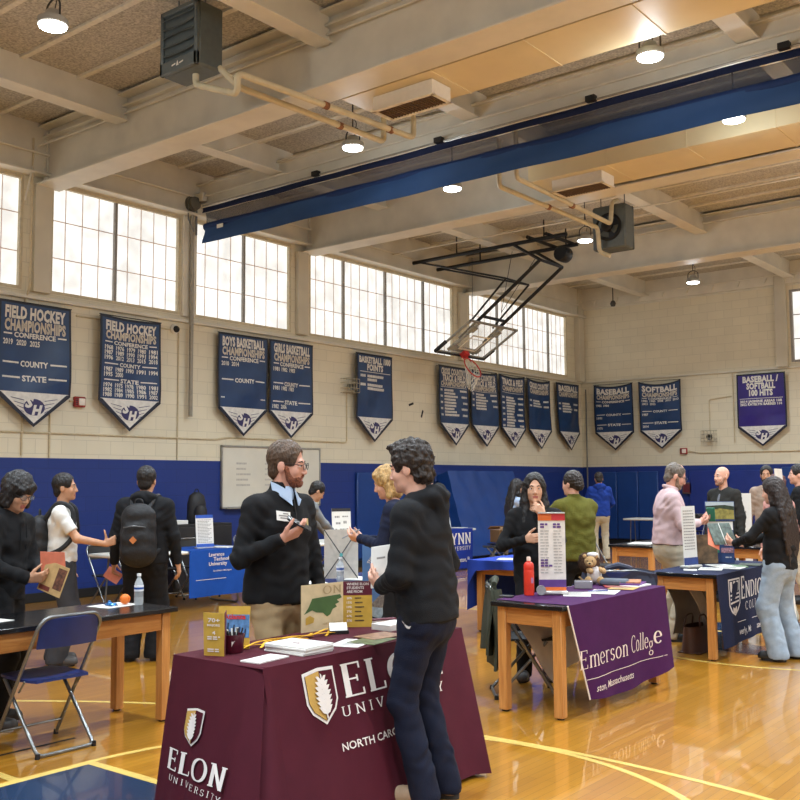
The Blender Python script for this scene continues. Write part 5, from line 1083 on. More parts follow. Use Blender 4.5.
# plush lion
PL = mat('plush_tan', (196,160,112), .9, bump=.5, bscale=200); MANE = mat('plush_mane', (78,54,36), .95, noise=.2, bump=1., bscale=120); SHIRT = mat('plush_shirt', (214,208,206), .8)
t = thing('plush_lion', 'plush lion in a white shirt sitting at the back of the purple cloth', 'plush toy', (-3.84, 7.36, .7655), .5)
def ball(mb, c, rx, ry, rz_, n=16, bump=0., seed=0):
    pr = []; r_ = random.Random(seed); k = n//2; v = []
    for i in range(k+1):
        a = PI*i/k
        for j in range(n):
            b = 2*PI*j/n; q = 1+bump*(r_.random()-.5)
            v.append((c[0]+rx*q*sin(a)*cos(b), c[1]+ry*q*sin(a)*sin(b), c[2]-rz_*q*cos(a)))
    f = [(i*n+j, i*n+(j+1) % n, (i+1)*n+(j+1) % n, (i+1)*n+j) for i in range(k) for j in range(n)]
    mb.add(v, f, True); return mb
ball(MB(), (0,0,.075), .06, .05, .075).build('body', SHIRT, t); hd = ball(MB(), (-.03,-.02,.18), .05, .048, .048); ball(hd, (-.035,-.06,.165), .026, .022, .02); hd.build('head', PL, t)
ball(MB(), (-.045,.015,.17), .085, .05, .08, 22, .28, 3).build('mane', MANE, t)
ball(MB(), (-.01,.0,.235), .05, .035, .022, 18, .1, 5).build('white_tuft', SHIRT, t)
for s in (-1, 1):
    m = MB(); ball(m, (s*.05+.02,-.055,.11), .024, .03, .024); m.tube([(s*.045,0,.12),(s*.055+.01,-.05,.11)], .02, 8); m.build('arm', PL, t)
    m = MB(); m.tube([(s*.035,0,.035),(s*.05,-.07,.03)], .027, 10); ball(m, (s*.05,-.085,.035), .028, .022, .035); m.build('leg', PL, t)
    ball(MB(), (s*.045-.03,-.02,.225), .016, .01, .018).build('ear', PL, t); ball(MB(), (s*.02-.035,-.062,.19), .006, .005, .006, 8).build('eye', BLACK, t)
ball(MB(), (-.036,-.082,.172), .009, .006, .007, 8).build('nose', BLACK, t)
MB().tube([(-.03,.05,.03),(-.09,.07,.02),(-.12,.05,.05)], .008, 6).build('tail', PL, t)
props(MB().box(-.11,.11,-.08,.08,0,.05,.02).build('cap_box', mat('grey_cap', (84,92,104), .7), None, (-3.66, 7.36, .766), .3), 'soft grey folded cap in front of the plush lion', 'cap')
# bags and things on the floor
t = thing('floor_bag', 'brown leather tote on the floor under the navy crested table', 'bag', (-3.72, 9.15, 0)); m = MB(); m.sheet(lambda u, v: (.12*cos(u*2*PI)*(1-.3*v), .22*sin(u*2*PI), .005+.24*v), 28, 8, .006); m.box(-.11,.11,-.2,.2,.0,.012,.004); m.build('bag_body', mat('brown_leather', (66,38,26), .5), t)
for s in (-1, 1): MB().tube(rounded([(s*.08,-.1,.23),(s*.06,-.08,.34),(s*.06,.08,.34),(s*.08,.1,.23)], .06), .008, 6).build('strap', mat('brown_leather', (66,38,26), .5), t)
t = thing('duffel_bag', 'black bag on the floor beside the tall backpacker', 'bag', (-9.7, 5.1, 0), .5); m = MB(); ball(m, (0,0,.17), .22, .16, .17); m.v = [(x, y, max(z, .003)) for x, y, z in m.v]; m.build('bag_body', mat('black_nylon', (24,24,28), .6), t); MB().tube(rounded([(-.1,0,.32),(-.08,0,.42),(.08,0,.42),(.1,0,.32)], .05), .01, 6).build('handle', mat('black_nylon', (24,24,28), .6), t)
# ================================================================== people: distance-field bodies meshed with surface nets
A3 = lambda *v: np.array(v, float)
def nrmz(v): v = np.asarray(v, float); return v/(np.linalg.norm(v)+1e-9)
class Field:
    def __init__(s, lo, hi, h):
        s.h = h; s.lo = np.asarray(lo, float); n = np.ceil((np.asarray(hi, float)-s.lo)/h).astype(int)+1; s.n = n
        s.D = np.full(n, .5, np.float32); s.ax = [(s.lo[i]+h*np.arange(n[i])).astype(np.float32) for i in range(3)]
    def sub(s, lo, hi):
        sl = []
        for i in range(3):
            a = int(np.floor((lo[i]-s.lo[i])/s.h)); b = int(np.ceil((hi[i]-s.lo[i])/s.h))+1
            a = max(0, min(s.n[i], a)); b = max(0, min(s.n[i], b))
            if b <= a: return None, None
            sl.append(slice(a, b))
        return tuple(sl), np.ogrid[0:1, 0:1, 0:1] and (s.ax[0][sl[0]][:,None,None], s.ax[1][sl[1]][None,:,None], s.ax[2][sl[2]][None,None,:])
    def put(s, lo, hi, fn, k=.02, op='+'):
        m = .03+k; sl, g = s.sub(np.asarray(lo)-m, np.asarray(hi)+m)
        if sl is None: return s
        d = fn(*g).astype(np.float32); o = s.D[sl]
        if op == '+':
            if k > 0: h = np.maximum(k-np.abs(o-d), 0)/k; s.D[sl] = np.minimum(o, d)-h*h*k*.25
            else: s.D[sl] = np.minimum(o, d)
        else:
            d = -d
            if k > 0: h = np.maximum(k-np.abs(o-d), 0)/k; s.D[sl] = np.maximum(o, d)+h*h*k*.25
            else: s.D[sl] = np.maximum(o, d)
        return s
    def cap(s, a, b, ra, rb=None, k=.02, op='+', clip=None):
        a, b = np.asarray(a, float), np.asarray(b, float); rb = ra if rb is None else rb; ba = b-a; L2 = ba@ba+1e-12; R = max(ra, rb)
        def fn(x, y, z):
            px, py, pz = x-a[0], y-a[1], z-a[2]; t = np.clip((px*ba[0]+py*ba[1]+pz*ba[2])/L2, 0, 1)
            d = np.sqrt((px-t*ba[0])**2+(py-t*ba[1])**2+(pz-t*ba[2])**2)-(ra+t*(rb-ra))
            if clip is not None:
                for (q, n) in clip: d = np.maximum(d, (x-q[0])*n[0]+(y-q[1])*n[1]+(z-q[2])*n[2])
            return d
        return s.put(np.minimum(a, b)-R, np.maximum(a, b)+R, fn, k, op)
    def ecap(s, a, b, ra, rb, side, ratio=.65, k=.03, op='+', clip=None):
        """capsule with an oval section: full radius along `side`, ratio of it across"""
        a, b = np.asarray(a, float), np.asarray(b, float); w = nrmz(b-a); u = nrmz(side-w*(np.asarray(side)@w)); v = np.cross(w, u); L = np.linalg.norm(b-a); R = max(ra, rb)
        def fn(x, y, z):
            px, py, pz = x-a[0], y-a[1], z-a[2]; l = px*w[0]+py*w[1]+pz*w[2]; t = np.clip(l/L, 0, 1); r = ra+t*(rb-ra)
            p = px*u[0]+py*u[1]+pz*u[2]; q = (px*v[0]+py*v[1]+pz*v[2])/ratio; e = (l-t*L)/.8
            n1 = np.sqrt(p*p+q*q+e*e); g = np.sqrt(p*p+(q/ratio)**2+(e/.8)**2)+1e-6
            d = (n1-r)*n1/g
            d = np.where(n1 < r*.3, (n1-r)*ratio, d)
            if clip is not None:
                for (c, n) in clip: d = np.maximum(d, (x-c[0])*n[0]+(y-c[1])*n[1]+(z-c[2])*n[2])
            return d
        return s.put(np.minimum(a, b)-R, np.maximum(a, b)+R, fn, k, op)
    def ell(s, c, r, R=None, k=.015, op='+'):
        c = np.asarray(c, float); r = np.asarray(r, float); R = np.eye(3) if R is None else R; m = max(r)
        def fn(x, y, z):
            p = (x-c[0], y-c[1], z-c[2]); q = [p[0]*R[0,i]+p[1]*R[1,i]+p[2]*R[2,i] for i in range(3)]
            k0 = np.sqrt(sum((q[i]/r[i])**2 for i in range(3))); k1 = np.sqrt(sum((q[i]/r[i]**2)**2 for i in range(3)))+1e-6
            return np.where(k0 < .25, (k0-1)*min(r), k0*(k0-1)/k1)
        return s.put(c-m, c+m, fn, k, op)
    def cut(s, q, n): 
        x, y, z = s.ax[0][:,None,None], s.ax[1][None,:,None], s.ax[2][None,None,:]
        s.D = np.maximum(s.D, ((x-q[0])*n[0]+(y-q[1])*n[1]+(z-q[2])*n[2]).astype(np.float32)); return s
    def ripple(s, c, d, wl, amp, r, ph=0., warp=1.5):
        c = np.asarray(c, float); d = nrmz(d); o = nrmz(np.cross(d, A3(.3,.5,.8)))
        sl, g = s.sub(c-2*r, c+2*r)
        if sl is None: return s
        x, y, z = g; px, py, pz = x-c[0], y-c[1], z-c[2]
        a = px*d[0]+py*d[1]+pz*d[2]; b = px*o[0]+py*o[1]+pz*o[2]
        s.D[sl] += (amp*np.sin(2*PI*a/wl+ph+warp*np.sin(b*2*PI/(wl*2.7)+ph))*np.exp(-(px*px+py*py+pz*pz)/(r*r))).astype(np.float32); return s
    def noise(s, amp, wl, seed=0, n=5):
        r_ = np.random.default_rng(seed); x, y, z = s.ax[0][:,None,None], s.ax[1][None,:,None], s.ax[2][None,None,:]
        msk = np.abs(s.D) < .06; acc = np.zeros(s.D.shape, np.float32)
        for _ in range(n):
            d = nrmz(r_.normal(size=3))*2*PI/(wl*r_.uniform(.7, 1.5)); p = r_.uniform(0, 6)
            acc += np.sin((x*d[0]+y*d[1]+z*d[2]+p).astype(np.float32))
        s.D = np.where(msk, s.D+acc*amp/n*1.6, s.D); return s
    def mesh(s, name, mats, parent=None, matfn=None):
        D, h = s.D, s.h; D[0] = D[-1] = .1; D[:,0] = D[:,-1] = .1; D[:,:,0] = D[:,:,-1] = .1
        S_ = D < 0; n = D.shape
        cnt = np.zeros((n[0]-1, n[1]-1, n[2]-1), np.int8)
        for a in (0,1):
            for b in (0,1):
                for c in (0,1): cnt += S_[a:n[0]-1+a, b:n[1]-1+b, c:n[2]-1+c]
        act = (cnt > 0) & (cnt < 8); I = np.argwhere(act); ids = np.full(act.shape, -1, np.int32); ids[act] = np.arange(len(I))
        cor = [(a,b,c) for a in (0,1) for b in (0,1) for c in (0,1)]; V = {c: D[I[:,0]+c[0], I[:,1]+c[1], I[:,2]+c[2]] for c in cor}
        P = np.zeros((len(I), 3)); W = np.zeros(len(I))
        for c in cor:
            for ax in range(3):
                if c[ax] == 0:
                    e = list(c); e[ax] = 1; e = tuple(e); va, vb = V[c], V[e]; m = (va < 0) != (vb < 0)
                    t = np.where(m, va/np.where(m, va-vb, 1), 0); p = np.tile(np.array(c, float), (len(I), 1)); p[:,ax] += t
                    P += p*m[:,None]; W += m
        P = s.lo+h*(I+P/W[:,None]); F = []
        for ax in range(3):
            sh = [slice(None)]*3; a = S_[tuple(slice(0,-1) if i == ax else slice(None) for i in range(3))]; b = S_[tuple(slice(1,None) if i == ax else slice(None) for i in range(3))]
            E = np.argwhere(a != b); o1, o2 = (ax+1) % 3, (ax+2) % 3
            E = E[(E[:,o1] > 0) & (E[:,o2] > 0) & (E[:,o1] < n[o1]-1) & (E[:,o2] < n[o2]-1)]
            ins = a[E[:,0], E[:,1], E[:,2]]
            def cid(d1, d2): q = E.copy(); q[:,o1] += d1; q[:,o2] += d2; return ids[q[:,0], q[:,1], q[:,2]]
            Q = np.stack([cid(-1,-1), cid(0,-1), cid(0,0), cid(-1,0)], 1); Q[~ins] = Q[~ins][:,::-1]; F.append(Q)
        F = np.concatenate(F); F = F[(F >= 0).all(1)]
        me = bpy.data.meshes.new(name); me.vertices.add(len(P)); me.vertices.foreach_set('co', P.astype(np.float32).ravel())
        me.loops.add(F.size); me.loops.foreach_set('vertex_index', F.astype(np.int32).ravel()); me.polygons.add(len(F))
        me.polygons.foreach_set('loop_start', np.arange(0, F.size, 4, dtype=np.int32)); me.polygons.foreach_set('loop_total', np.full(len(F), 4, np.int32))
        for m in (mats if isinstance(mats, (list, tuple)) else [mats]): me.materials.append(m)
        if matfn is not None: me.polygons.foreach_set('material_index', matfn(P[F].mean(1)).astype(np.int32))
        me.polygons.foreach_set('use_smooth', np.ones(len(F), bool)); me.update(calc_edges=True); me.validate()
        return link(name, me, parent)

def rotm(yaw=0., pitch=0., roll=0.):
    """head/torso frame: yaw turns to the person's left, pitch nods down, roll tips to the right"""
    cy, sy = cos(yaw), sin(yaw); Rz = np.array([[cy,-sy,0],[sy,cy,0],[0,0,1]]); cp, sp = cos(-pitch), sin(-pitch); Rx = np.array([[1,0,0],[0,cp,-sp],[0,sp,cp]])
    cr, sr = cos(roll), sin(roll); Ry = np.array([[cr,0,sr],[0,1,0],[-sr,0,cr]]); return Rz @ Rx @ Ry
def ik(S0, T0, l1, l2, pole):
    S0, T0 = np.asarray(S0, float), np.asarray(T0, float); d = T0-S0; L = np.linalg.norm(d); L = min(max(L, abs(l1-l2)+.02), l1+l2-.004); u = nrmz(d); T0 = S0+u*L
    a = (l1*l1-l2*l2+L*L)/(2*L); hh = math.sqrt(max(1e-6, l1*l1-a*a)); p = np.asarray(pole, float); p = nrmz(p-u*(p@u)); return S0+u*a+p*hh, T0
CURL = {'relax': (.45,.5,.4), 'hold': (.75,.8,.55), 'fist': (1.25,1.35,.9), 'flat': (.08,.12,.1), 'pinch': (.65,.55,.35), 'cup': (.35,.4,.35), 'thumb': (1.2,1.3,.8)}
def hand(Fd, W, h, n, right, s, curl='relax', k=.006):
    h = nrmz(h); n = nrmz(n-h*(np.asarray(n)@h)); t = np.cross(h, n) if right else np.cross(n, h); W = np.asarray(W, float)
    lat = [.030,.010,-.011,-.030]; ln = [.072,.080,.074,.058]; c = CURL[curl]; ends = []
    for i in range(4):
        kn = W+h*(.090-.006*abs(i-1))*s+t*lat[i]*s; Fd.cap(W+h*.012*s+t*lat[i]*.55*s, kn, .0155*s, .0115*s, .012)
        d = h.copy(); p = kn; ax = np.cross(h, n); f = 1+.12*(i-1); rr = [.0098,.0090,.0082,.0072]
        for j in range(3):
            an = c[j]*f; d = d*cos(an)+n*sin(an)*1.; d = nrmz(d); 
            # keep bending in the plane of the finger
            q = p+d*ln[i]*s*(.45,.31,.24)[j]; Fd.cap(p, q, rr[j]*s, rr[j+1]*s, k); p = q
            n2 = nrmz(n-d*(n@d)); n_loc = n2; 
            n_save = n_loc; n = nrmz(-h*sin(0)+n) if False else n
        ends.append(p)
    b = W+h*.02*s+t*.022*s; d = nrmz(h*.62+t*.75+n*.28)
    if curl == 'thumb': d = nrmz(h*.25+t*1.0)
    m = b+d*.042*s; Fd.cap(b, m, .0165*s, .0115*s, .012)
    d2 = nrmz(d*.75+h*.55+n*(.35 if curl in ('hold','pinch','fist') else .1)) if curl != 'thumb' else nrmz(t+h*.1)
    e = m+d2*.036*s; Fd.cap(m, e, .0105*s, .0088*s, k); Fd.cap(e, e+nrmz(d2+n*.2)*.024*s, .0088*s, .0072*s, k)
    return W+h*.085*s+n*.022*s
SKIN = {k: mat('skin_'+k, c, .5, noise=.05, scale=30, bump=.04, bscale=260) for k, c in dict(fair=(222,170,146), pink=(216,160,138), tan=(196,146,114), olive=(204,158,130)).items()}
LIPS = mat('lip_tone', (170,98,88), .45); EYEW = mat('eye_white', (220,214,208), .3); IRIS = mat('eye_iris', (44,32,26), .25); SOLE = mat('shoe_sole', (210,206,198), .6)
def hairmat(nm, c): return mat('hair_'+nm, c, .5, noise=.25, scale=60, bump=.6, bscale=90, stretch=(1,1,.35))
HAIRS = dict(black=hairmat('black', (26,22,22)), brown=hairmat('brown', (82,62,46)), dark=hairmat('dark', (42,33,28)), blonde=hairmat('blonde', (186,150,96)), grey=hairmat('grey', (108,98,88)), auburn=hairmat('auburn', (84,40,36)), longd=hairmat('longd', (38,26,22)))
def fabric(nm, c, rough=.85, bump=.25, bscale=220, noise=.05): return mat('fabric_'+nm, c, rough, noise=noise, scale=14, bump=bump, bscale=bscale, spec=.25)
CAMH = 38.504
def spot(px, D):   # floor point seen in picture column px at forward distance D
    y_ = R_(CAMH); k = (px-400)/987.27; return (-sin(y_)*D+cos(y_)*k*D, cos(y_)*D+sin(y_)*k*D)

def person(label, px, D, phi, H=1.75, skin='fair', hair='dark', style='short', top='sweater', topm=None, trm=None, shm=None, vox=.008, bulk=1., lean=0., twist=0., head=(0,0,0),
           rh=None, lh=None, rp=None, lp=None, rhand=('relax',None,None), lhand=('relax',None,None), feet=None, leg=1., sleeve=1., hairm=None, beard=None, glasses=False, seed=0, xy=None, collar=None, sh_w=1., belly=0., hem=.0, longhair=None, hood=None, name='person', shtype='low', belt=False):
    s = H/1.75; x0, y0 = xy if xy else spot(px, D); rz = R_(CAMH+phi-90)
    t = thing(name, label, 'person', (x0, y0, 0), rz, None)
    X = A3(1,0,0); T = rotm(twist, lean); rt, fw, up = T[:,0], T[:,1], T[:,2]; P = A3(0, -.04*sin(lean), .955*s)
    nb = P+up*.505*s; Sh = {1: P+up*.428*s+rt*.176*s*sh_w, -1: P+up*.428*s-rt*.176*s*sh_w}
    Hr = T @ rotm(*head); hx, hf, hu = Hr[:,0], Hr[:,1], Hr[:,2]
    hc = nb+up*.065*s+hu*.105*s+hf*.028*s; hl = lambda x, y, z: hc+(hx*x+hf*y+hu*z)*s
    arms = {}
    for sd, tg, pl in ((1, rh, rp), (-1, lh, lp)):
        tg = A3(sd*.27, .03, .80) if tg is None else A3(*tg); pl = A3(sd*.7, -.8, -.3) if pl is None else A3(*pl)
        arms[sd] = ik(Sh[sd], tg*s, .285*s, .255*s, pl)
    feet = feet or ((.11,.02,.12), (-.11,-.02,-.12))     # x, y, toe-out
    hips = {1: P+A3(.088,0,-.03)*s, -1: P+A3(-.088,0,-.03)*s}; legs = {}
    for sd, f in ((1, feet[0]), (-1, feet[1])):
        an = A3(f[0], f[1]-.04, .085)*s; kn, an = ik(hips[sd], an, .44*s, .425*s, A3(sd*.08, 1, 0)); legs[sd] = (kn, an, A3(sin(f[2]), cos(f[2]), 0))
    lo = np.min([a for q in arms.values() for a in q]+[hc, P]+[q[1] for q in legs.values()], 0)-.26*s; hi = np.max([a for q in arms.values() for a in q]+[hc, P]+[q[1] for q in legs.values()], 0)+.26*s
    lo[2] = -.02; fld = lambda lo_, hi_, v=vox: Field(lo_, hi_, v)
    # ---------------- body, one continuous skin surface
    B = fld(lo, np.array([hi[0], hi[1], hc[2]+.17*s])); q = .80
    def torso(Fd, e, bel=0., hemz=None, k=.05):
        w = bulk*s
        Fd.ecap(P-up*.04*s, P+up*.12*s, .158*w+e, .15*w+e, rt, .68, k); Fd.ecap(P+up*.12*s, P+up*.33*s, .148*w+e, .168*w+e, rt, .66, k); Fd.ecap(P+up*.33*s, P+up*.395*s, .164*w+e, .118*w+e, rt, .64, k)
        if bel: Fd.ell(P+up*.09*s+fw*(.055+bel*.3)*s, A3(.14*w, .11+bel, .15)*s, T, .06)
        for sd in (1,-1): Fd.cap(nb-up*.04*s+rt*sd*.045*s, Sh[sd]-rt*sd*.015*s, .050*s+e, .052*s+e, .05)
    torso(B, -.022)
    B.cap(nb-up*.05*s, hl(0,-.012,-.06), .056*s, .052*s, .03)
    for sd in (1,-1):
        el, wr = arms[sd]; B.cap(Sh[sd], el, .046*s, .038*s, .03); B.cap(el, wr, .039*s, .026*s, .02)
        hd = rhand if sd == 1 else lhand; h_ = nrmz(wr-el) if hd[1] is None else A3(*hd[1]); n_ = (-fw*.0-rt*sd) if hd[2] is None else A3(*hd[2])
        arms[sd] = (el, wr, hand(B, wr, h_, n_, sd == 1, s, hd[0]), h_)
        kn, an, fd = legs[sd]; B.cap(hips[sd], kn, .066*s, .046*s, .04); B.cap(kn, an, .044*s, .030*s, .03); B.cap(an, an+fd*.12*s-A3(0,0,.05)*s, .032*s, .026*s, .02)
    E_ = lambda c, r, k=.02, op='+', Rm=None: B.ell(hl(*c), A3(*r)*s, Hr if Rm is None else Rm, k, op)
    E_((0,-.012,.028), (.075,.093,.088)); E_((0,.028,-.045), (.059,.066,.080), .03); E_((0,.036,-.086), (.046,.048,.036), .02); E_((0,.074,-.109), (.020,.018,.016), .02)
    B.cap(hl(-.03,.079,.012), hl(.03,.079,.012), .012*s, .012*s, .02)
    for sd in (1,-1):
        E_((sd*.038,.062,-.042), (.021,.021,.024), .02); E_((sd*.032,.100,-.008), (.015,.011,.009), .008, '-'); E_((sd*.078,-.012,-.02), (.010,.021,.034), .006)
    for sd in (1,-1):
        B.cap(hl(sd*.018,.0845,.0005), hl(sd*.047,.079,-.001), .0068*s, .0062*s, .006); B.cap(hl(sd*.019,.084,-.0175), hl(sd*.045,.079,-.0165), .0058*s, .0055*s, .006)
    B.cap(hl(0,.088,.0), hl(0,.108,-.043), .0085*s, .0115*s, .014); E_((.011,.100,-.049), (.008,.011,.007), .006); E_((-.011,.100,-.049), (.008,.011,.007), .006)
    B.cap(hl(-.017,.086,-.075), hl(.017,.086,-.075), .0075*s, .0075*s, .006); B.cap(hl(-.014,.085,-.086), hl(.014,.085,-.086), .0085*s, .0085*s, .006)
    sk = SKIN[skin]
    def mf(c):
        q_ = (c-hc) @ Hr/s; return ((np.abs(q_[:,0]) < .023) & (q_[:,1] > .083) & (q_[:,2] < -.068) & (q_[:,2] > -.093)).astype(int)
    B.mesh('body', [sk, LIPS], t, mf)
    hm = hairm or HAIRS[hair]
    ey = MB()
    for sd in (1,-1):
        c = hl(sd*.032,.0775,-.008); ball(ey, c, .0128*s, .0128*s, .0128*s, 14)
        ey.mi = 1; d = hf; ball(ey, c+d*.0062*s, .0079*s, .0079*s, .0079*s, 12); ey.mi = 0
    ey.build('eyes', [EYEW, IRIS], t)
    br = MB()
    for sd in (1,-1): br.tube([hl(sd*.014,.0925,.012), hl(sd*.032,.0915,.018), hl(sd*.050,.076,.011)], [.004*s,.0045*s,.0025*s], 6)
    br.build('eyebrows', hm, t)
    # ---------------- hair
    hv = min(vox, .0065)
    if style != 'none':
        bot = {'short': -.10, 'curly': -.13, 'bob': -.2, 'long': -.75, 'bun': -.12, 'balding': -.1, 'mid': -.2}[style]
        Hh = Field(hc-A3(.19,.19,.0)*s+A3(0,0,min(-.16, bot*1.05))*s, hc+A3(.19,.19,.19)*s, hv)
        th = {'short': .012, 'curly': .021, 'bob': .026, 'long': .014, 'bun': .012, 'balding': .008, 'mid': .02}[style]
        Hh.ell(hl(0,-.016,.03+th*.25), A3(.076+th, .094+th, .088+th)*s, Hr, .01)
        if style == 'curly':
            Hh.ell(hl(0,.055,.098), A3(.066,.05,.034)*s, Hr, .02); Hh.ell(hl(0,-.07,-.05), A3(.066,.05,.06)*s, Hr, .02)
        if style in ('short','balding'): Hh.ell(hl(0,-.06,-.045), A3(.064,.045,.058)*s, Hr, .02)
        if style == 'bob':
            for sd in (1,-1): Hh.cap(hl(sd*.07,0,.03), hl(sd*.085,.02,-.09), .038*s, .03*s, .03)
            Hh.cap(hl(-.05,.075,.055), hl(.05,.085,.04), .03*s, .026*s, .02); Hh.ell(hl(0,-.06,-.07), A3(.085,.06,.09)*s, Hr, .03)
        if style == 'mid':
            for sd in (1,-1): Hh.cap(hl(sd*.07,-.01,.02), hl(sd*.068,.0,-.12), .03*s, .026*s, .03)
            Hh.cap(hl(-.04,.07,.075), hl(.05,.08,.05), .024*s, .02*s, .02); Hh.ell(hl(0,-.055,-.08), A3(.075,.055,.08)*s, Hr, .03)
        if style == 'bun': Hh.ell(hl(0,-.085,-.02), A3(.06,.05,.06)*s, Hr, .02)
        if style == 'long':
            for sd in (1,-1): Hh.cap(hl(sd*.068,.0,.02), hl(sd*.078,-.0,-.15), .03*s, .03*s, .03)
            L_ = longhair or .4; bz = nb-up*.02*s
            
            for i_, sx in enumerate((-.075,-.05,-.025,.0,.025,.05,.075)):
                m1 = nb+rt*sx*1.45*s-fw*(.085+.012*(i_ % 2))*s-up*.04*s; m2 = nb+rt*sx*1.5*s-fw*(.135+.012*(i_ % 2))*s-up*L_*(.6)*s; m3 = nb+rt*sx*1.25*s-fw*(.12+.01*(i_ % 3))*s-up*L_*(.92+.09*((i_*2) % 3))*s
                Hh.cap(hl(sx*.8,-.07,-.02), m1, .045*s, .034*s, .03); Hh.cap(m1, m2, .034*s, .028*s, .012); Hh.cap(m2, m3, .028*s, .010*s, .012)
            if longhair is None or longhair < .4:
                for sd in (1,-1): Hh.cap(hl(sd*.075,.0,-.12), nb+rt*sd*.085*s+fw*.085*s-up*.12*s, .03*s, .02*s, .03)
        amp, wl = {'short': (.0022,.035), 'curly': (.0075,.040), 'bob': (.005,.045), 'long': (.005,.05), 'bun': (.005,.03), 'balding': (.003,.03), 'mid': (.005,.05)}[style]
        Hh.noise(amp*s, wl*s, seed+5, 7); Hh.noise(amp*.6*s, wl*.45*s, seed+6, 8)
        hz = {'short': (-.03,.125), 'curly': (-.015,.13), 'bob': (-.075,.09), 'long': (-.035,.128), 'bun': (-.03,.125), 'balding': (-.01,.135), 'mid': (-.04,.105)}[style]; fy = {'short': .052, 'curly': .06, 'bob': .088, 'long': .058, 'bun': .05, 'balding': .03, 'mid': .07}[style]
        Hh.ell(hl(0, .122, hz[0]), A3(.082 if style in ('short','curly','bun','balding') else .066,.084,hz[1])*s, Hr, .006, '-')
        if style in ('short','curly','balding','bun'):
            for sd in (1,-1): Hh.ell(hl(sd*.088,.02,-.055), A3(.03,.052,.062)*s, Hr, .008, '-')
            Hh.cut(hl(0,-.05,-.105), -hu*.9-hf*.2)
        if style == 'balding': Hh.ell(hl(0,.03,.13), A3(.055,.085,.05)*s, Hr, .01, '-')
        Hh.mesh('hair', hm, t)
    if beard:
        Bd = Field(hc-.16*s, hc+.16*s, hv); Bd.ell(hl(0,.034,-.082), A3(.056,.060,.052)*s, Hr, .01); Bd.ell(hl(0,.076,-.108), A3(.028,.024,.022)*s, Hr, .015); Bd.noise(.003*s, .014, seed, 6)
        for sd in (1,-1): Bd.cap(hl(sd*.064,.015,-.03), hl(sd*.052,.035,-.085), .014*s, .016*s, .015)
        Bd.ell(hl(0,.085,-.022), A3(.042,.04,.036)*s, Hr, .006, '-'); Bd.ell(hl(0,.1,-.081), A3(.022,.03,.010)*s, Hr, .004, '-')
        Bd.cap(hl(-.026,.083,-.085), hl(0,.097,-.062), .006*s, .007*s, .006); Bd.cap(hl(.026,.083,-.085), hl(0,.097,-.062), .006*s, .007*s, .006)
        Bd.cut(hl(0,.0,-.06), -hf*.9-hu*.5); Bd.mesh('beard', beard, t)
    if glasses:
        g = MB()
        for sd in (1,-1):
            c = A3(sd*.033,.112,-.008); g.tube([hl(c[0]+.026*cos(a), c[1]-abs(.026*cos(a)+sd*.01)*.12, c[2]+.019*sin(a)) for a in np.linspace(0, 2*PI, 21)[:-1]], .0019*s, 6, closed=True)
            g.tube([hl(sd*.058,.104,-.004), hl(sd*.076,.06,.0), hl(sd*.082,-.01,-.004), hl(sd*.08,-.025,-.02)], .0019*s, 6)
        g.tube([hl(-.008,.112,-.003), hl(.008,.112,-.003)], .0019*s, 6); g.build('glasses', mat('glasses_black', (24,24,26), .3), t)
        g = MB()
        for sd in (1,-1): g.add([hl(sd*.033+.025*cos(a), .111, -.008+.018*sin(a)) for a in np.linspace(0, 2*PI, 17)[:-1]], [list(range(16))])
        g.build('spectacle_lens', mat('spectacle_lens', (200,210,214), .05, alpha=.22, noise=0), t)
    # ---------------- trousers
    if trm is not None:
        lo2 = np.min([P-.24*s]+[q_[i]-.15*s for q_ in legs.values() for i in (0,1)], 0); hi2 = np.max([P+A3(.24,.24,.12)*s]+[q_[i]+.15*s for q_ in legs.values() for i in (0,1)], 0); lo2[2] = .005
        Tr = fld(lo2, hi2); w = bulk*s; lg = leg
        Tr.ecap(P-up*.07*s, P+up*.06*s, .168*w, .152*w, rt, .72, .04, clip=[(P+up*.085*s, up)])
        if belly: pass
        for sd in (1,-1):
            kn, an, fd = legs[sd]; Tr.cap(hips[sd]-A3(0,0,.02)*s, kn, .088*s*min(lg,1.2)*bulk**.5, .062*s*lg, .05); Tr.cap(kn, an-A3(0,0,.03)*s, .062*s*lg, (.056*lg+.010)*s, .04, clip=[(A3(0,0,.026*s), A3(0,0,-1))])
            Tr.ripple(kn, A3(.2,0,1), .07*s, .0034*s, .1*s, sd+seed, 2.6); Tr.ripple(an+A3(0,0,.14)*s, A3(.1,.3,1), .065*s, .0035*s, .075*s, sd*2+seed, 2.6); Tr.ripple(hips[sd]-A3(0,0,.08)*s, A3(sd*.6,.2,1), .07*s, .004*s, .12*s, seed); Tr.ripple((kn+an)/2, A3(sd,.4,.5), .12*s, .005*s, .16*s, seed+2, 2.4)
        Tr.noise(.003*s, .09, seed+1); Tr.mesh('trousers', trm, t)
    if belt:
        Bf = fld(P-A3(.26,.26,.08)*s, P+A3(.26,.26,.12)*s, .006); Bf.ecap(P-up*.07*s, P+up*.06*s, .172*bulk*s, .158*bulk*s, rt, .73, .0, clip=[(P+up*.012*s, up), (P-up*.028*s, -up)]); Bf.mesh('belt', mat('belt_leather', (52,38,30), .5), t)
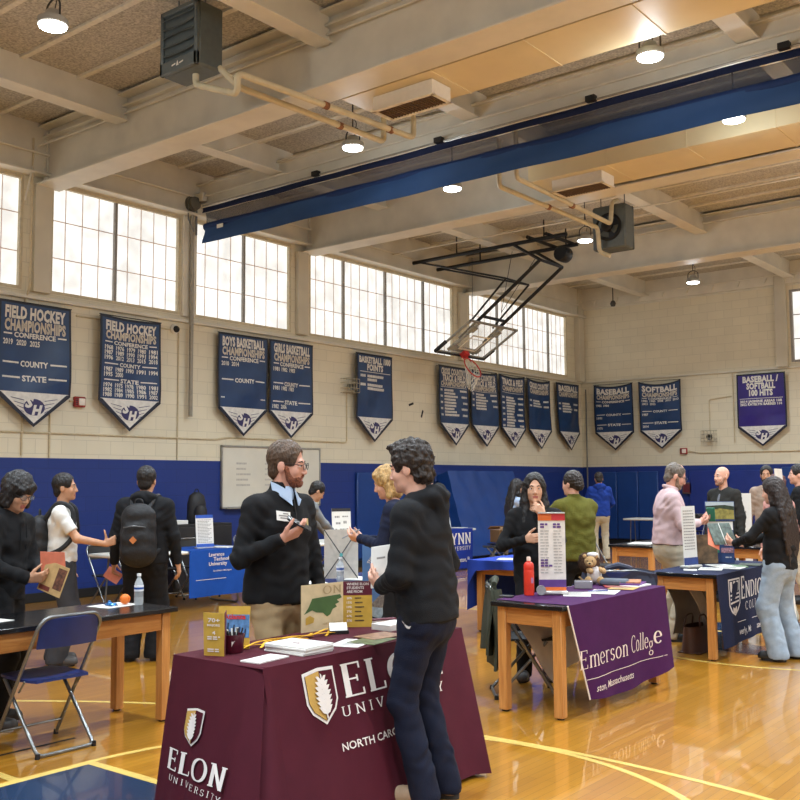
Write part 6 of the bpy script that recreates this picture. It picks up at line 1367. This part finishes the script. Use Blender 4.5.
    # ---------------- shoes
    if shm is not None:
        for sd in (1,-1):
            kn, an, fd = legs[sd]; sdv = A3(fd[1], -fd[0], 0); heel = A3(an[0], an[1], 0)-fd*.045*s; toe = heel+fd*.235*s
            Sf = fld(np.minimum(heel, toe)-.09*s, np.maximum(heel, toe)+A3(.09,.09,.16)*s, min(vox, .007)); Sf.lo[2]
            Sf.ecap(heel+A3(0,0,.045)*s+fd*.02*s, toe+A3(0,0,.04)*s-fd*.03*s, .045*s, .046*s, sdv, .9, .02); Sf.cap(heel+A3(0,0,.06)*s+fd*.03*s, A3(an[0],an[1],.10*s), .042*s, .036*s, .03); Sf.cap(heel+A3(0,0,.068)*s+fd*.06*s, toe+A3(0,0,.045)*s-fd*.05*s, .036*s, .034*s, .03)
            Sf.cut(A3(0,0,.018*s), A3(0,0,-1)); sh = Sf.mesh('shoe', shm, t)
            so = MB(); n_ = 20; pts = []
            for i in range(n_):
                a = 2*PI*i/n_; f_ = .5+.5*cos(a); r_ = (.044+.006*sin(f_*PI))*s; pts.append(heel+fd*(f_*.235-.022+.022*0)*s+sdv*sin(a)*r_)
            so.add([p+A3(0,0,.001) for p in pts]+[p+A3(0,0,.026*s) for p in pts], [list(range(n_))[::-1], [n_+i for i in range(n_)]]+[(i, (i+1) % n_, n_+(i+1) % n_, n_+i) for i in range(n_)]); so.build('sole', SOLE if shtype == 'white' else mat('dark_sole', (46,42,40), .7), sh)
            lc = MB()
            for j in range(4): c = heel+fd*(.095+.022*j)*s+A3(0,0,.100-.012*j)*s; lc.tube([c-sdv*.022*s, c+A3(0,0,.006)*s, c+sdv*.022*s], .003*s, 6)
            lc.build('laces', SOLE if shtype == 'white' else mat('dark_lace', (60,58,56), .7), sh)
    # ---------------- top
    if topm is not None:
        e = {'hoodie': .020, 'sweater': .010, 'shirt': .009, 'tee': .011, 'jacket': .018, 'fleece': .024}[top]
        allp = [a for q_ in arms.values() for a in (q_[0], q_[1])]+[Sh[1], Sh[-1], nb]
        lo3 = np.min(allp+[P-.22*s], 0)-.14*s; hi3 = np.max(allp+[P+.2*s], 0)+.16*s; lo3[2] = (P-up*(.16+hem)*s)[2]-.08
        Tp = fld(lo3, hi3); torso(Tp, e, belly)
        hp = P-up*((.085 if top not in ('shirt','tee') else .02)+hem)*s
        Tp.ecap(P-up*(.06+hem)*s, P+up*.12*s, (.172 if top != 'hoodie' else .163)*bulk*s+e, .156*bulk*s+e, rt, .72, .04)
        Tp.cut(hp, -up)
        if top in ('hoodie','sweater','fleece'):
            hb = .163 if top != 'hoodie' else .153; Tp.ecap(hp+up*.005*s, hp+up*.045*s, hb*bulk*s+e, hb*bulk*s+e, rt, .70, .008); Tp.cut(hp-up*.012*s, -up)
        for sd in (1,-1):
            el, wr = arms[sd][:2]; ru, rl = (.062, .052) if top in ('hoodie','fleece','jacket') else (.055, .045)
            if top == 'tee':
                c = Sh[sd]+(el-Sh[sd])*.72; d = nrmz(el-Sh[sd]); Tp.cap(Sh[sd], el, ru*s*1.04, .06*s, .05, clip=[(c, d)])
            else:
                d = nrmz(wr-el); c = el+(wr-el)*sleeve
                Tp.cap(Sh[sd], el, ru*s*1.05*bulk**.4, rl*s*1.08, .05); Tp.cap(el, wr, rl*s*1.08, rl*s*.82, .03, clip=[(c, d)])
                if top in ('hoodie','sweater','fleece'): Tp.cap(c-d*.05*s, c-d*.012*s, .036*s, .036*s, .01, clip=[(c+d*.004, d)])
                Tp.ripple(el, d, .055*s, .0034*s, .085*s, seed+sd, 2.6); Tp.ripple((el+wr)/2+d*.04, d, .075*s, .0034*s, .10*s, seed+sd*2, 2.8)
            Tp.ripple(Sh[sd]-up*.08*s, nrmz(el-Sh[sd])+rt*sd*.6, .06*s, .005*s, .1*s, seed+sd*3)
        Tp.ripple(P+up*.05*s, up+rt*.25, .075*s, .006*s, .16*s, seed); Tp.ripple(P+up*.2*s+rt*.06*s, up-rt*.6, .1*s, .006*s, .16*s, seed+1.7); Tp.ripple(P+up*.24*s-rt*.06*s-fw*.05, up+rt*.7, .1*s, .006*s, .16*s, seed+2.9)
        Tp.noise(.0035*s, .11, seed+2)
        if hood or (top == 'hoodie' and hood is None):
            for j in range(9):
                a = PI*(.06+.88*j/8); a2 = PI*(.06+.88*min(8, j+1)/8)
                g = lambda a_: nb+up*(-.012+.020*sin(a_))*s+rt*cos(a_)*.092*s-fw*(.005+.092*sin(a_))*s
                Tp.cap(g(a), g(a2), .034*s+.015*s*sin(a), .034*s+.015*s*sin(a2), .02)
            Tp.ecap(nb-fw*.11*s-up*.0*s, nb-fw*.125*s-up*.12*s, .085*s, .045*s, rt, .45, .03)
            Tp.cap(nb+rt*.085*s, nb+fw*.085*s-up*.055*s, .034*s, .026*s, .02); Tp.cap(nb-rt*.085*s, nb+fw*.085*s-up*.055*s, .034*s, .026*s, .02)
            Tp.ripple(nb-fw*.1*s, A3(.3,0,1), .07*s, .006*s, .1*s, seed, 2.2)
        elif top == 'shirt':
            Tp.cap(nb-up*.012*s+fw*.008*s, nb+up*.2*s+fw*.03*s, .060*s, .060*s, .01, '-')
            for j in range(12):
                a, a2 = [-PI*.42+PI*1.84*q_/12 for q_ in (j, j+1)]; g = lambda a_: nb+rt*cos(a_)*.064*s-fw*sin(a_)*.064*s+fw*.012*s+up*(.028+.018*sin(a_))*s
                Tp.cap(g(a), g(a2), .016*s, .016*s, .012)
        elif collar == 'high':
            Tp.cap(nb-up*.03*s, nb+up*.035*s+fw*.01, .072*s, .066*s, .02); Tp.cap(nb-up*.0, nb+up*.12*s+fw*.02, .054*s, .052*s, .01, '-')
        else: Tp.cap(nb-up*.012*s+fw*.008*s, nb+up*.2*s+fw*.03*s, .062*s, .062*s, .012, '-')
        if collar == 'high' and top == 'sweater': Tp.cap(nb+up*.07*s+fw*.10*s, nb-up*.085*s+fw*.125*s, .055*s, .016*s, .008, '-')
        if top == 'jacket':
            Tp.cap(nb+up*.05*s+fw*.11*s, P+up*.24*s+fw*.17*s, .055*s, .012*s, .008, '-')
            Un = fld(lo3, hi3, .010); torso(Un, .002); Un.cut(P+up*.12*s, -up); Un.cap(nb+up*.0, nb+up*.2*s+fw*.03*s, .056*s, .056*s, .01, '-'); Un.mesh('shirt', fabric('slate_shirt', (112,116,126)), t)
        Tp.mesh('top', topm, t)
        if top == 'hoodie' and (hood is None or hood):
            st = MB()
            for sd in (1,-1): st.tube([nb+rt*sd*.03*s+fw*.115*s-up*.06*s, nb+rt*sd*.036*s+fw*.128*s-up*.15*s, nb+rt*sd*.034*s+fw*.135*s-up*.24*s], .003*s, 6)
            st.build('drawstring', topm, t)
    Rw = Matrix.Rotation(rz, 3, 'Z'); w2 = lambda p: tuple(Rw @ Vector(p)+Vector((x0, y0, 0)))
    return dict(root=t, s=s, rz=rz, w=w2, P=P, nb=nb, up=up, rt=rt, fw=fw, hc=hc, hl=hl, arms=arms, Sh=Sh, H=Hr, T=T, Rw=Rw)
# ================================================================== who stands where
BK = fabric('black', (22,22,24)); BK2 = fabric('black_fleece', (26,27,30)); CHAR = fabric('charcoal', (58,58,62)); NVY = fabric('navy_knit', (24,30,52)); NVP = fabric('navy_jogger', (22,27,46)); KHA = fabric('khaki', (172,148,112)); STONE = fabric('stone', (190,180,158)); OLV = fabric('olive_fleece', (94,92,36), .95, .4, 90); PINK = fabric('pink_shirt', (200,174,176), .8, .2); RBL = fabric('royal_hoodie', (30,62,150)); WTE = fabric('white_tee', (222,220,214)); GRY = fabric('grey_marl', (120,122,124)); DKJ = fabric('dark_jacket', (44,44,42)); LTB = fabric('pale_blue', (160,178,206)); BEI = fabric('beige_knit', (170,150,134)); JEAN = fabric('light_denim', (150,166,182), .85, .3, 160, .09)
SHB = mat('shoe_black', (28,28,30), .5); SHG = mat('shoe_grey', (70,66,64), .6); SHT = mat('shoe_tan', (150,124,98), .7); SHN = mat('shoe_navy', (40,44,56), .6)
rep = person('bearded man in glasses and a black quarter-zip behind the maroon table', 277, 5.85, -38, 1.85, 'pink', 'brown', 'short', 'sweater', BK, KHA, SHB, .0048, 1.17, .05, .0, (.52, .06, .0),
    rh=(.17, .21, 1.22), rp=(.45,-.35,-.95), rhand=('cup', (-.55,.55,.35), (-.45,-.25,.85)), lh=(-.24,.12,.84), beard=mat('beard_ginger', (128,74,50), .7, noise=.25, scale=80, bump=.6, bscale=140), glasses=True, seed=3, collar='high', sh_w=1.08)
boy = person('tall curly-haired teen in a black hoodie and navy joggers facing the bearded man', 425, 5.12, 156, 1.815, 'fair', 'dark', 'curly', 'hoodie', BK2, NVP, SHT, .0048, 1.08, .08, 0, (-.0, .06, 0),
    rh=(.13,.165,1.02), rp=(.8,-.5,-.7), lh=(-.05,.215,1.03), lp=(-.8,-.5,-.7), rhand=('hold', (-.5,.75,.25), (-.7,-.3,.3)), lhand=('hold', (.4,.85,.2), (.6,-.3,.5)), leg=1.12, seed=8, feet=((.10,-.02,.2),(-.085,.02,-.1)))
bob_ = person('young person with a black bob, glasses and black hoodie, holding papers at the frame edge', 6, 6.75, -8, 1.69, 'tan', 'black', 'bob', 'hoodie', BK, BK, SHG, .007, 1.0, .10, -.1, (-.25, .25, 0),
    rh=(.16,.28,1.02), rhand=('hold', (-.3,.9,.1), (-.8,.0,.4)), lh=(-.06,.30,1.0), lhand=('hold', None, None), leg=1.35, glasses=True, seed=11, shtype='white', feet=((.13,.06,.1),(-.1,-.05,-.1)))
wht = person('teen in a white T-shirt with a black backpack, arm raised towards the backpacker in black', 64, 9.0, 12, 1.70, 'tan', 'black', 'short', 'tee', WTE, CHAR, SHG, .008, 1.02, -.02, 0, (-.05, 0, 0),
    rh=(.17,.40,1.10), rp=(.5,-.3,-1), rhand=('thumb', (-.1,.9,.35), (-.9,.0,.1)), leg=1.5, seed=14)
bpk = person('broad teen in a black hoodie and black backpack standing with back turned', 146, 9.2, 88, 1.765, 'tan', 'black', 'short', 'hoodie', BK2, BK, SHB, .008, 1.2, 0, 0, (.0, .08, 0),
    rh=(.30,.05,.84), lh=(-.31,.08,.84), lhand=('hold', None, None), leg=1.5, seed=17, sh_w=1.1)
gry = person('person in a grey sweater leaning over the far white table', 303, 12.4, 20, 1.66, 'tan', 'black', 'short', 'sweater', GRY, BK, SHB, .009, 1., .22, 0, (.1, .35, 0), rh=(.12,.50,.90), rhand=('flat', None, (0,0,-1)), lh=(-.1,.5,.84), seed=20)
bln = person('blonde woman in a navy sweater looking down at a phone, behind the tall teen', 398, 8.0, 172, 1.74, 'fair', 'blonde', 'mid', 'sweater', NVY, BK, SHB, .008, 1.02, .08, 0, (0, .22, 0), rh=(.06,.29,1.15), lh=(-.05,.31,1.16), rhand=('hold', (-.3,.9,.1), (-.6,0,.6)), lhand=('hold', (.3,.9,.1), (.6,0,.6)), seed=23)
hid = person('dark-haired person mostly hidden behind the hood of the tall teen', 424, 10.2, 60, 1.70, 'fair', 'black', 'short', 'shirt', CHAR, BK, SHB, .009, 1., 0, 0, (0,0,0), seed=26)
far = person('woman with long black hair and a pale blue shirt beside the crash mat', 514, 15.2, 15, 1.64, 'fair', 'black', 'long', 'shirt', LTB, BK, SHB, .010, 1., 0, 0, (0,.1,0), rh=(.1,.35,1.0), lh=(-.1,.36,1.0), seed=29)
chn = person('woman with long black hair in a black sweater, hand held under her chin', 533, 8.15, 262, 1.665, 'olive', 'black', 'long', 'sweater', BK, BK, SHG, .0065, 1.03, .0, 0, (.08, .0, .0),
    lh=(-.07,.15,1.40), lp=(-.7,.1,-.9), lhand=('fist', (.55,.25,.75), (.5,-.7,.1)), rh=(.07,.22,1.2), rp=(.9,-.3,-.6), rhand=('relax', (-.5,.5,.1), (-.3,-.9,0)), seed=32, longhair=.3)
grn = person('curly dark-haired person in a bulky olive green fleece, back mostly turned', 573, 9.75, 118, 1.70, 'fair', 'dark', 'bun', 'fleece', OLV, BK, SHB, .008, 1.2, .0, 0, (.25, .0, 0),
    lh=(-.20,.42,1.28), lp=(-.9,-.2,-.7), lhand=('hold', (.1,.6,.8), (.7,.3,.2)), rh=(.05,.40,1.15), seed=35, collar='high', sh_w=1.1)
blu = person('person in a royal blue hoodie and stone trousers at the end wall, back turned', 598, 20.3, 88, 1.79, 'tan', 'dark', 'short', 'hoodie', RBL, STONE, SHB, .011, 1.1, 0, 0, (0,.25,0), rh=(.2,.3,1.0), lh=(-.2,.3,1.0), seed=38, leg=1.1)
pnk = person('man in a pale pink shirt and khakis looking down at his phone', 666, 10.15, -4, 1.80, 'pink', 'grey', 'balding', 'shirt', PINK, STONE, SHB, .007, 1.27, .03, 0, (.0, .38, 0),
    rh=(.10,.27,1.14), rp=(.8,-.6,-.5), rhand=('hold', (-.4,.9,.2), (-.6,.0,.7)), lh=(-.04,.30,1.14), lhand=('hold', (.4,.9,.2), (.6,0,.6)), glasses=True, belly=.07, belt=True, seed=41, beard=mat('beard_grey', (140,118,100), .8, noise=.3, scale=80))
bld = person('bald man with stubble in a dark jacket beyond the printed display tower', 722, 13.2, 215, 1.785, 'fair', 'dark', 'none', 'jacket', DKJ, BK, SHB, .009, 1.08, 0, 0, (-.25,0,0), seed=44, hem=.08, beard=mat('beard_stub', (160,122,100), .8, noise=.2, scale=80))
tan = person('dark-haired bearded man in a beige top far back, facing the camera', 765, 14.6, 245, 1.81, 'tan', 'black', 'short', 'sweater', BEI, BK, SHB, .010, 1., 0, 0, (.0,0,0), seed=47, beard=mat('beard_black', (40,32,28), .8))
sut = person('dark-haired man in a black jacket at the picture edge, back turned', 798, 13.0, 150, 1.80, 'fair', 'black', 'short', 'jacket', BK, STONE, SHB, .010, 1.08, 0, 0, (.3,0,0), seed=50, hem=.08)
red = person('auburn-haired person mostly hidden behind the long-haired woman', 776, 11.4, 200, 1.66, 'fair', 'auburn', 'mid', 'shirt', fabric('blush', (190,140,132)), STONE, SHB, .010, 1., 0, 0, (.3,0,0), seed=53)
jen = person('woman with waist-length dark hair, black sweater and light jeans, back turned', 775, 9.0, 132, 1.625, 'fair', 'longd', 'long', 'sweater', BK, JEAN, SHB, .0065, 1.1, .0, 0, (.15, .15, 0),
    lh=(-.20,.36,1.10), lp=(-.9,-.3,-.5), lhand=('hold', (.2,.95,.15), (.6,.0,.5)), rh=(.05,.40,1.08), rhand=('hold', (-.3,.9,.1), (-.5,0,.6)), leg=1.55, longhair=.52, seed=56, feet=((.15,-.02,.1),(-.13,.02,-.2)))
# --- clothing details of the nearest two
def chest_patch(p, nm, m, x, z, w, h, roll=0., out=.2):
    """small flat patch lying on the front of the torso"""
    t = p['root']; s = p['s']; dg = bpy.context.evaluated_depsgraph_get(); top = [c for c in t.children if c.name.startswith('top')][0]
    b = MB(); pts = []
    dirn = Vector(p['fw'])
    for (u, v) in ((-w/2,-h/2),(0,-h/2),(w/2,-h/2),(w/2,0),(w/2,h/2),(0,h/2),(-w/2,h/2),(-w/2,0)):
        c = p['P']+p['up']*z*s+p['rt']*(x+u*cos(roll)-v*sin(roll))*s+p['up']*(v*cos(roll)+u*sin(roll))*s
        o = Vector(c)+dirn*.6; ok, loc, n_, _ = top.ray_cast(o, -dirn)
        pts.append((loc+dirn*.004) if ok else Vector(c)+dirn*.13)
    cen = sum(pts, Vector())/8; nn = ((pts[2]-pts[0]).cross(pts[6]-pts[0])+(pts[6]-pts[4]).cross(pts[2]-pts[4])).normalized()
    if nn.dot(dirn) < 0: nn = -nn
    k = max((q-cen).dot(nn) for q in pts)+.006; pts = [q-nn*(q-cen).dot(nn)+nn*k for q in pts]
    b.add(pts, [list(range(8))]); return b.build(nm, m, t), pts
badge, bp4 = chest_patch(rep, 'name_badge', PAPER, .088, .385, .075, .05, .12)
q = MB(); c0 = sum((Vector(v) for v in bp4), Vector())/8; ux = (bp4[2]-bp4[0])/2; uy = (bp4[6]-bp4[0])/2; nz_ = ux.cross(uy).normalized()*.002
if nz_.y < 0: nz_ = -nz_
for k, (a, b) in enumerate(((-.7,.1),(-.7,.7),(-.7,.5))): y_ = .55-.5*k; q.add([c0+ux*a+uy*(y_-.14)+nz_, c0+ux*b+uy*(y_-.14)+nz_, c0+ux*b+uy*(y_+.14)+nz_, c0+ux*a+uy*(y_+.14)+nz_], [(0,1,2,3)])
q.build('badge_print', GREYT, badge)
chest_patch(rep, 'chest_emblem', mat('emblem_gold', (196,176,120), .5), -.08, .35, .022, .04)
col = MB(); nb, up, rt, fw, s = (rep[k] for k in ('nb','up','rt','fw','s')); SHIRTB = fabric('shirt_blue', (172,190,214), .7, .15)
for sd in (1,-1):
    pts = [nb+rt*sd*.066*s+up*.066*s-fw*.012*s, nb+rt*sd*.064*s+up*.050*s+fw*.045*s, nb+rt*sd*.020*s+up*.012*s+fw*.104*s, nb+rt*sd*.026*s-up*.062*s+fw*.128*s, nb+rt*sd*.062*s-up*.03*s+fw*.106*s, nb+rt*sd*.080*s+up*.015*s+fw*.02*s]
    col.add([p_ for p_ in pts]+[p_-fw*.006-rt*sd*.004 for p_ in pts], [list(range(6)), list(range(6,12))[::-1]]+[(i, (i+1) % 6, 6+(i+1) % 6, 6+i) for i in range(6)])
ball(col, nb-up*.01*s+fw*.05*s, .045*s, .042*s, .06*s, 16); col.build('shirt_collar', SHIRTB, rep['root'])
z = MB(); z.tube([nb-up*.02*s+fw*.108*s, nb-up*.10*s+fw*.128*s, nb-up*.18*s+fw*.140*s], .004, 6); z.build('zip', mat('zip_black', (50,50,52), .4, .5), rep['root'])
# swoosh-like mark on the joggers
tr = [c for c in boy['root'].children if c.name.startswith('trousers')][0]; b = MB(); pts = []
for (u, v) in ((0,0),(.012,-.016),(.03,-.012),(.062,.02),(.03,.002),(.014,-.004)):
    o = Vector(boy['P']+A3(-.9, .03+u*.9-.03, -.09+v)*boy['s']); ok, loc, n_, _ = tr.ray_cast(o, Vector((1,0,0))); pts.append((loc if ok else o+Vector((.78,0,0)))+Vector((-.004,0,0)))
b.add(pts, [list(range(6))]); b.build('tick_mark', TW, boy['root'])

# --- backpacks worn on backs
def worn_pack(p, label, m, w=.31, h=.46, d=.17, patch=None):
    s = p['s']; t = thing('backpack', label, 'bag', p['w'](p['P']), p['rz']); P0 = p['P']; o = lambda v: Vector(v)-Vector(P0)
    up, rt, fw = p['up'], p['rt'], p['fw']; back = .10*s+.02; c = P0+up*.19*s-fw*(back+d*.42)
    F_ = Field(c-.42, c+.42, .009)
    F_.ecap(c-up*(h/2-.10), c+up*(h/2-.12), w/2, w/2*.92, rt, d/w*1.15, .05); F_.ecap(c-up*.14-fw*d*.40, c-fw*d*.40+up*.0, w*.38, w*.36, rt, .38, .03)
    F_.ripple(c, A3(.2,.1,1), .12, .006, .2, 1.); F_.lo = F_.lo-P0; F_.mesh('bag_body', m, t)
    for sd in (1,-1):
        a = o(c+up*(h/2-.06)+rt*sd*.07+fw*.04); b_ = o(p['Sh'][sd]*.0+(p['nb']+rt*sd*.115*s+up*.035*s-fw*.02)); c_ = o(p['nb']+rt*sd*.125*s-up*.02*s+fw*.11*s); d_ = o(P0+rt*sd*.145*s+up*.22*s+fw*.130*s); e_ = o(P0+rt*sd*.20*s+up*.10*s+fw*.02); f_ = o(c-up*(h/2-.08)+rt*sd*(w/2-.04)+fw*.03)
        MB().tube(rounded([a, b_, c_, d_, e_, f_], .08), .022, 8).build('strap', m, t)
    MB().tube(rounded([o(c+up*(h/2-.02)-rt*.04), o(c+up*(h/2+.04)-rt*.03), o(c+up*(h/2+.04)+rt*.03), o(c+up*(h/2-.02)+rt*.04)], .03), .008, 6).build('loop', m, t)
    q = o(c-fw*d*.79-up*.05)
    MB().tube([o(c-fw*d*.62-rt*w*.3+up*.06), o(c-fw*d*.74+up*.075), o(c-fw*d*.62+rt*w*.3+up*.06)], .005, 6).build('zip', mat('zip_grey', (88,88,90), .4, .4), t)
    if patch: b = MB(); r_ = Vector(rt); u_ = Vector(up); n_ = -Vector(fw); b.add([q+n_*.012+u_*.035, q+n_*.012+r_*.035, q+n_*.012-u_*.035, q+n_*.012-r_*.035, q-n_*.03], [(0,1,2,3),(1,0,4),(2,1,4),(3,2,4),(0,3,4)]); b.build('leather_patch', patch, t)
    return t
NYL = mat('pack_nylon', (24,24,27), .65, bump=.3, bscale=30)
worn_pack(wht, 'black backpack worn by the teen in the white T-shirt', NYL)
worn_pack(bpk, 'large black backpack with an orange leather diamond, worn over a black hoodie', NYL, .34, .54, .19, mat('patch_orange', (196,120,64), .6))
# --- what people hold (each its own thing)
def held(name, label, cat, p, hand_side, m, w, h, th, off=(0,0,0), rot=(0,0,0), extra=None):
    c = p['arms'][hand_side][2]+A3(*off); t = thing(name, label, cat, p['w'](c), p['rz']); t.rotation_euler = (Matrix.Rotation(p['rz'], 3, 'Z') @ Matrix.Rotation(rot[2], 3, 'Z') @ Matrix.Rotation(rot[0], 3, 'X') @ Matrix.Rotation(rot[1], 3, 'Y')).to_euler()
    MB().box(-w/2, w/2, -th/2, th/2, -h/2, h/2, min(.004, th*.3)).build(extra or 'body', m, t); return t
PHN = mat('phone_black', (26,26,30), .2); SCR = mat('phone_screen', (70,78,92), .1)
t = held('phone', 'black phone on the open palm of the bearded man', 'phone', rep, 1, PHN, .072, .15, .009, (0,.03,.03), (1.0, .5, .3)); MB().box(-.032,.032,-.0056,-.0046,-.068,.068,.0002).build('screen', SCR, t)
t = held('booklet', 'white booklet with a small dark picture held by the tall teen', 'booklet', boy, 1, PAPER, .15, .22, .008, (-.02,.05,.07), (.18, .15, 1.25)); 
for s_ in (1,-1): MB().box(-.035,.005,s_*.0045-.0004,s_*.0045+.0004,-.10,-.055,0).build('picture', mat('booklet_photo', (84,58,48), .5, noise=.4, scale=40), t); MB().box(-.03,.03,s_*.0045-.0004,s_*.0045+.0004,.04,.05,0).build('title_line', GREYT, t)
t = held('flyer', 'salmon flyer held above a newsprint leaflet by the person with a black bob', 'flyer', bob_, -1, mat('salmon_paper', (226,128,98), .6), .21, .18, .003, (.08,.06,.13), (.1, .0, 1.3))
t = held('leaflet', 'brown newsprint leaflet held by the person with a black bob', 'leaflet', bob_, 1, mat('newsprint', (186,150,98), .7, noise=.1), .22, .20, .004, (.0,.08,-.02), (-.2, .25, 1.25)); 
for s_ in (1,-1): MB().box(.02,.1,s_*.0026-.0004,s_*.0026+.0004,-.06,.08,0).build('print_panel', mat('news_brown', (96,58,40), .6, noise=.4, scale=40), t); MB().box(-.1,.0,s_*.0026-.0004,s_*.0026+.0004,-.09,-.06,0).build('print_band', mat('news_maroon', (112,50,40), .6), t)
held('flyer', 'pink paper held low by the backpacker in black', 'flyer', bpk, -1, mat('pink_paper', (232,150,136), .6), .15, .11, .003, (-.02,-.02,-.03), (.1, .6, .3))
held('phone', 'phone held by the blonde woman in navy', 'phone', bln, 1, mat('phone_case', (150,156,166), .3), .072, .15, .009, (-.02,.03,.02), (1.1, 0, 0))
t = held('phone', 'phone with a green and white case held by the man in pink', 'phone', pnk, -1, mat('phone_green', (44,120,92), .4), .08, .16, .01, (.03,.04,.05), (.5, 0, 1.3)); MB().box(-.03,.03,.0052,.006,-.06,-.02,0).build('case_print', TW, t)
props(MB().tube([pnk['w'](pnk['arms'][1][2]+A3(-.02,-.08,.06)), pnk['w'](pnk['arms'][1][2]+A3(-.02,.06,-.01))], .005, 6).build('pen', mat('pen_black', (30,30,36), .4)), 'dark pen between the fingers of the man in pink', 'pen')
t = held('booklet', 'open booklet with dark landscape photos held by the long-haired woman', 'booklet', jen, -1, mat('booklet_land', (78,92,84), .4, noise=.4, scale=25), .26, .22, .004, (.0,.07,.06), (-.5, .0, -.35)); MB().box(-.004,.004,-.004,.004,-.11,.11,0).build('spine', PAPER, t)
held('flyer', 'salmon flyer under the booklet of the long-haired woman', 'flyer', jen, -1, mat('salmon_paper', (226,128,98), .6), .13, .2, .002, (-.10,.10,.02), (-.5, .5, -.2))
t = held('paper_cup', 'white paper cup lifted by the person in the olive fleece', 'cup', grn, -1, PAPER, .05, .05, .05, (0,.02,.03)); MB().lathe([(0,-.05),(.03,-.05),(.038,.05),(.035,.05),(.028,-.045),(0,-.045)], n=20).build('wall', PAPER, t)
props(MB().tube([grn['w'](grn['arms'][1][2]+A3(-.12,.02,-.02)), grn['w'](grn['arms'][1][2]+A3(-.02,.02,.0)), grn['w'](grn['arms'][1][2]+A3(.05,.02,.03))], .007, 6).build('lanyard', mat('orange_strap', (232,106,48), .6)), 'orange lanyard strap in the hand of the person in olive fleece', 'lanyard')
EXPOSURE=.12
# ================================================================== camera, world, view
cd = bpy.data.cameras.new('camera'); cam = bpy.data.objects.new('camera', cd); COL.objects.link(cam); S.camera = cam
cd.sensor_width = 36.; cd.sensor_fit = 'HORIZONTAL'; cd.lens = 987.27/800*36; cd.clip_start = .05
yaw, pitch, roll = R_(38.504), R_(4.779), R_(-.371)
F = Vector((-sin(yaw)*cos(pitch), cos(yaw)*cos(pitch), sin(pitch))); Rv = Vector((cos(yaw), sin(yaw), 0)); U = Rv.cross(F)
R2 = Rv*cos(roll)+U*sin(roll); U2 = U*cos(roll)-Rv*sin(roll)
cam.matrix_world = Matrix(((R2.x,U2.x,-F.x,0),(R2.y,U2.y,-F.y,0),(R2.z,U2.z,-F.z,1.6),(0,0,0,1)))
wd = bpy.data.worlds.new('world'); S.world = wd; wd.use_nodes = True
wd.node_tree.nodes['Background'].inputs[0].default_value = (.9,.93,1,1); wd.node_tree.nodes['Background'].inputs[1].default_value = .3
S.view_settings.view_transform = 'Standard'; S.view_settings.look = 'None'; S.view_settings.gamma = 1.; S.view_settings.exposure = EXPOSURE
S.view_settings.use_curve_mapping = False
S.cycles.use_denoising = True; S.cycles.max_bounces = 8; S.cycles.diffuse_bounces = 4; S.cycles.glossy_bounces = 4; S.cycles.transparent_max_bounces = 12
S.cycles.sample_clamp_indirect = 6.
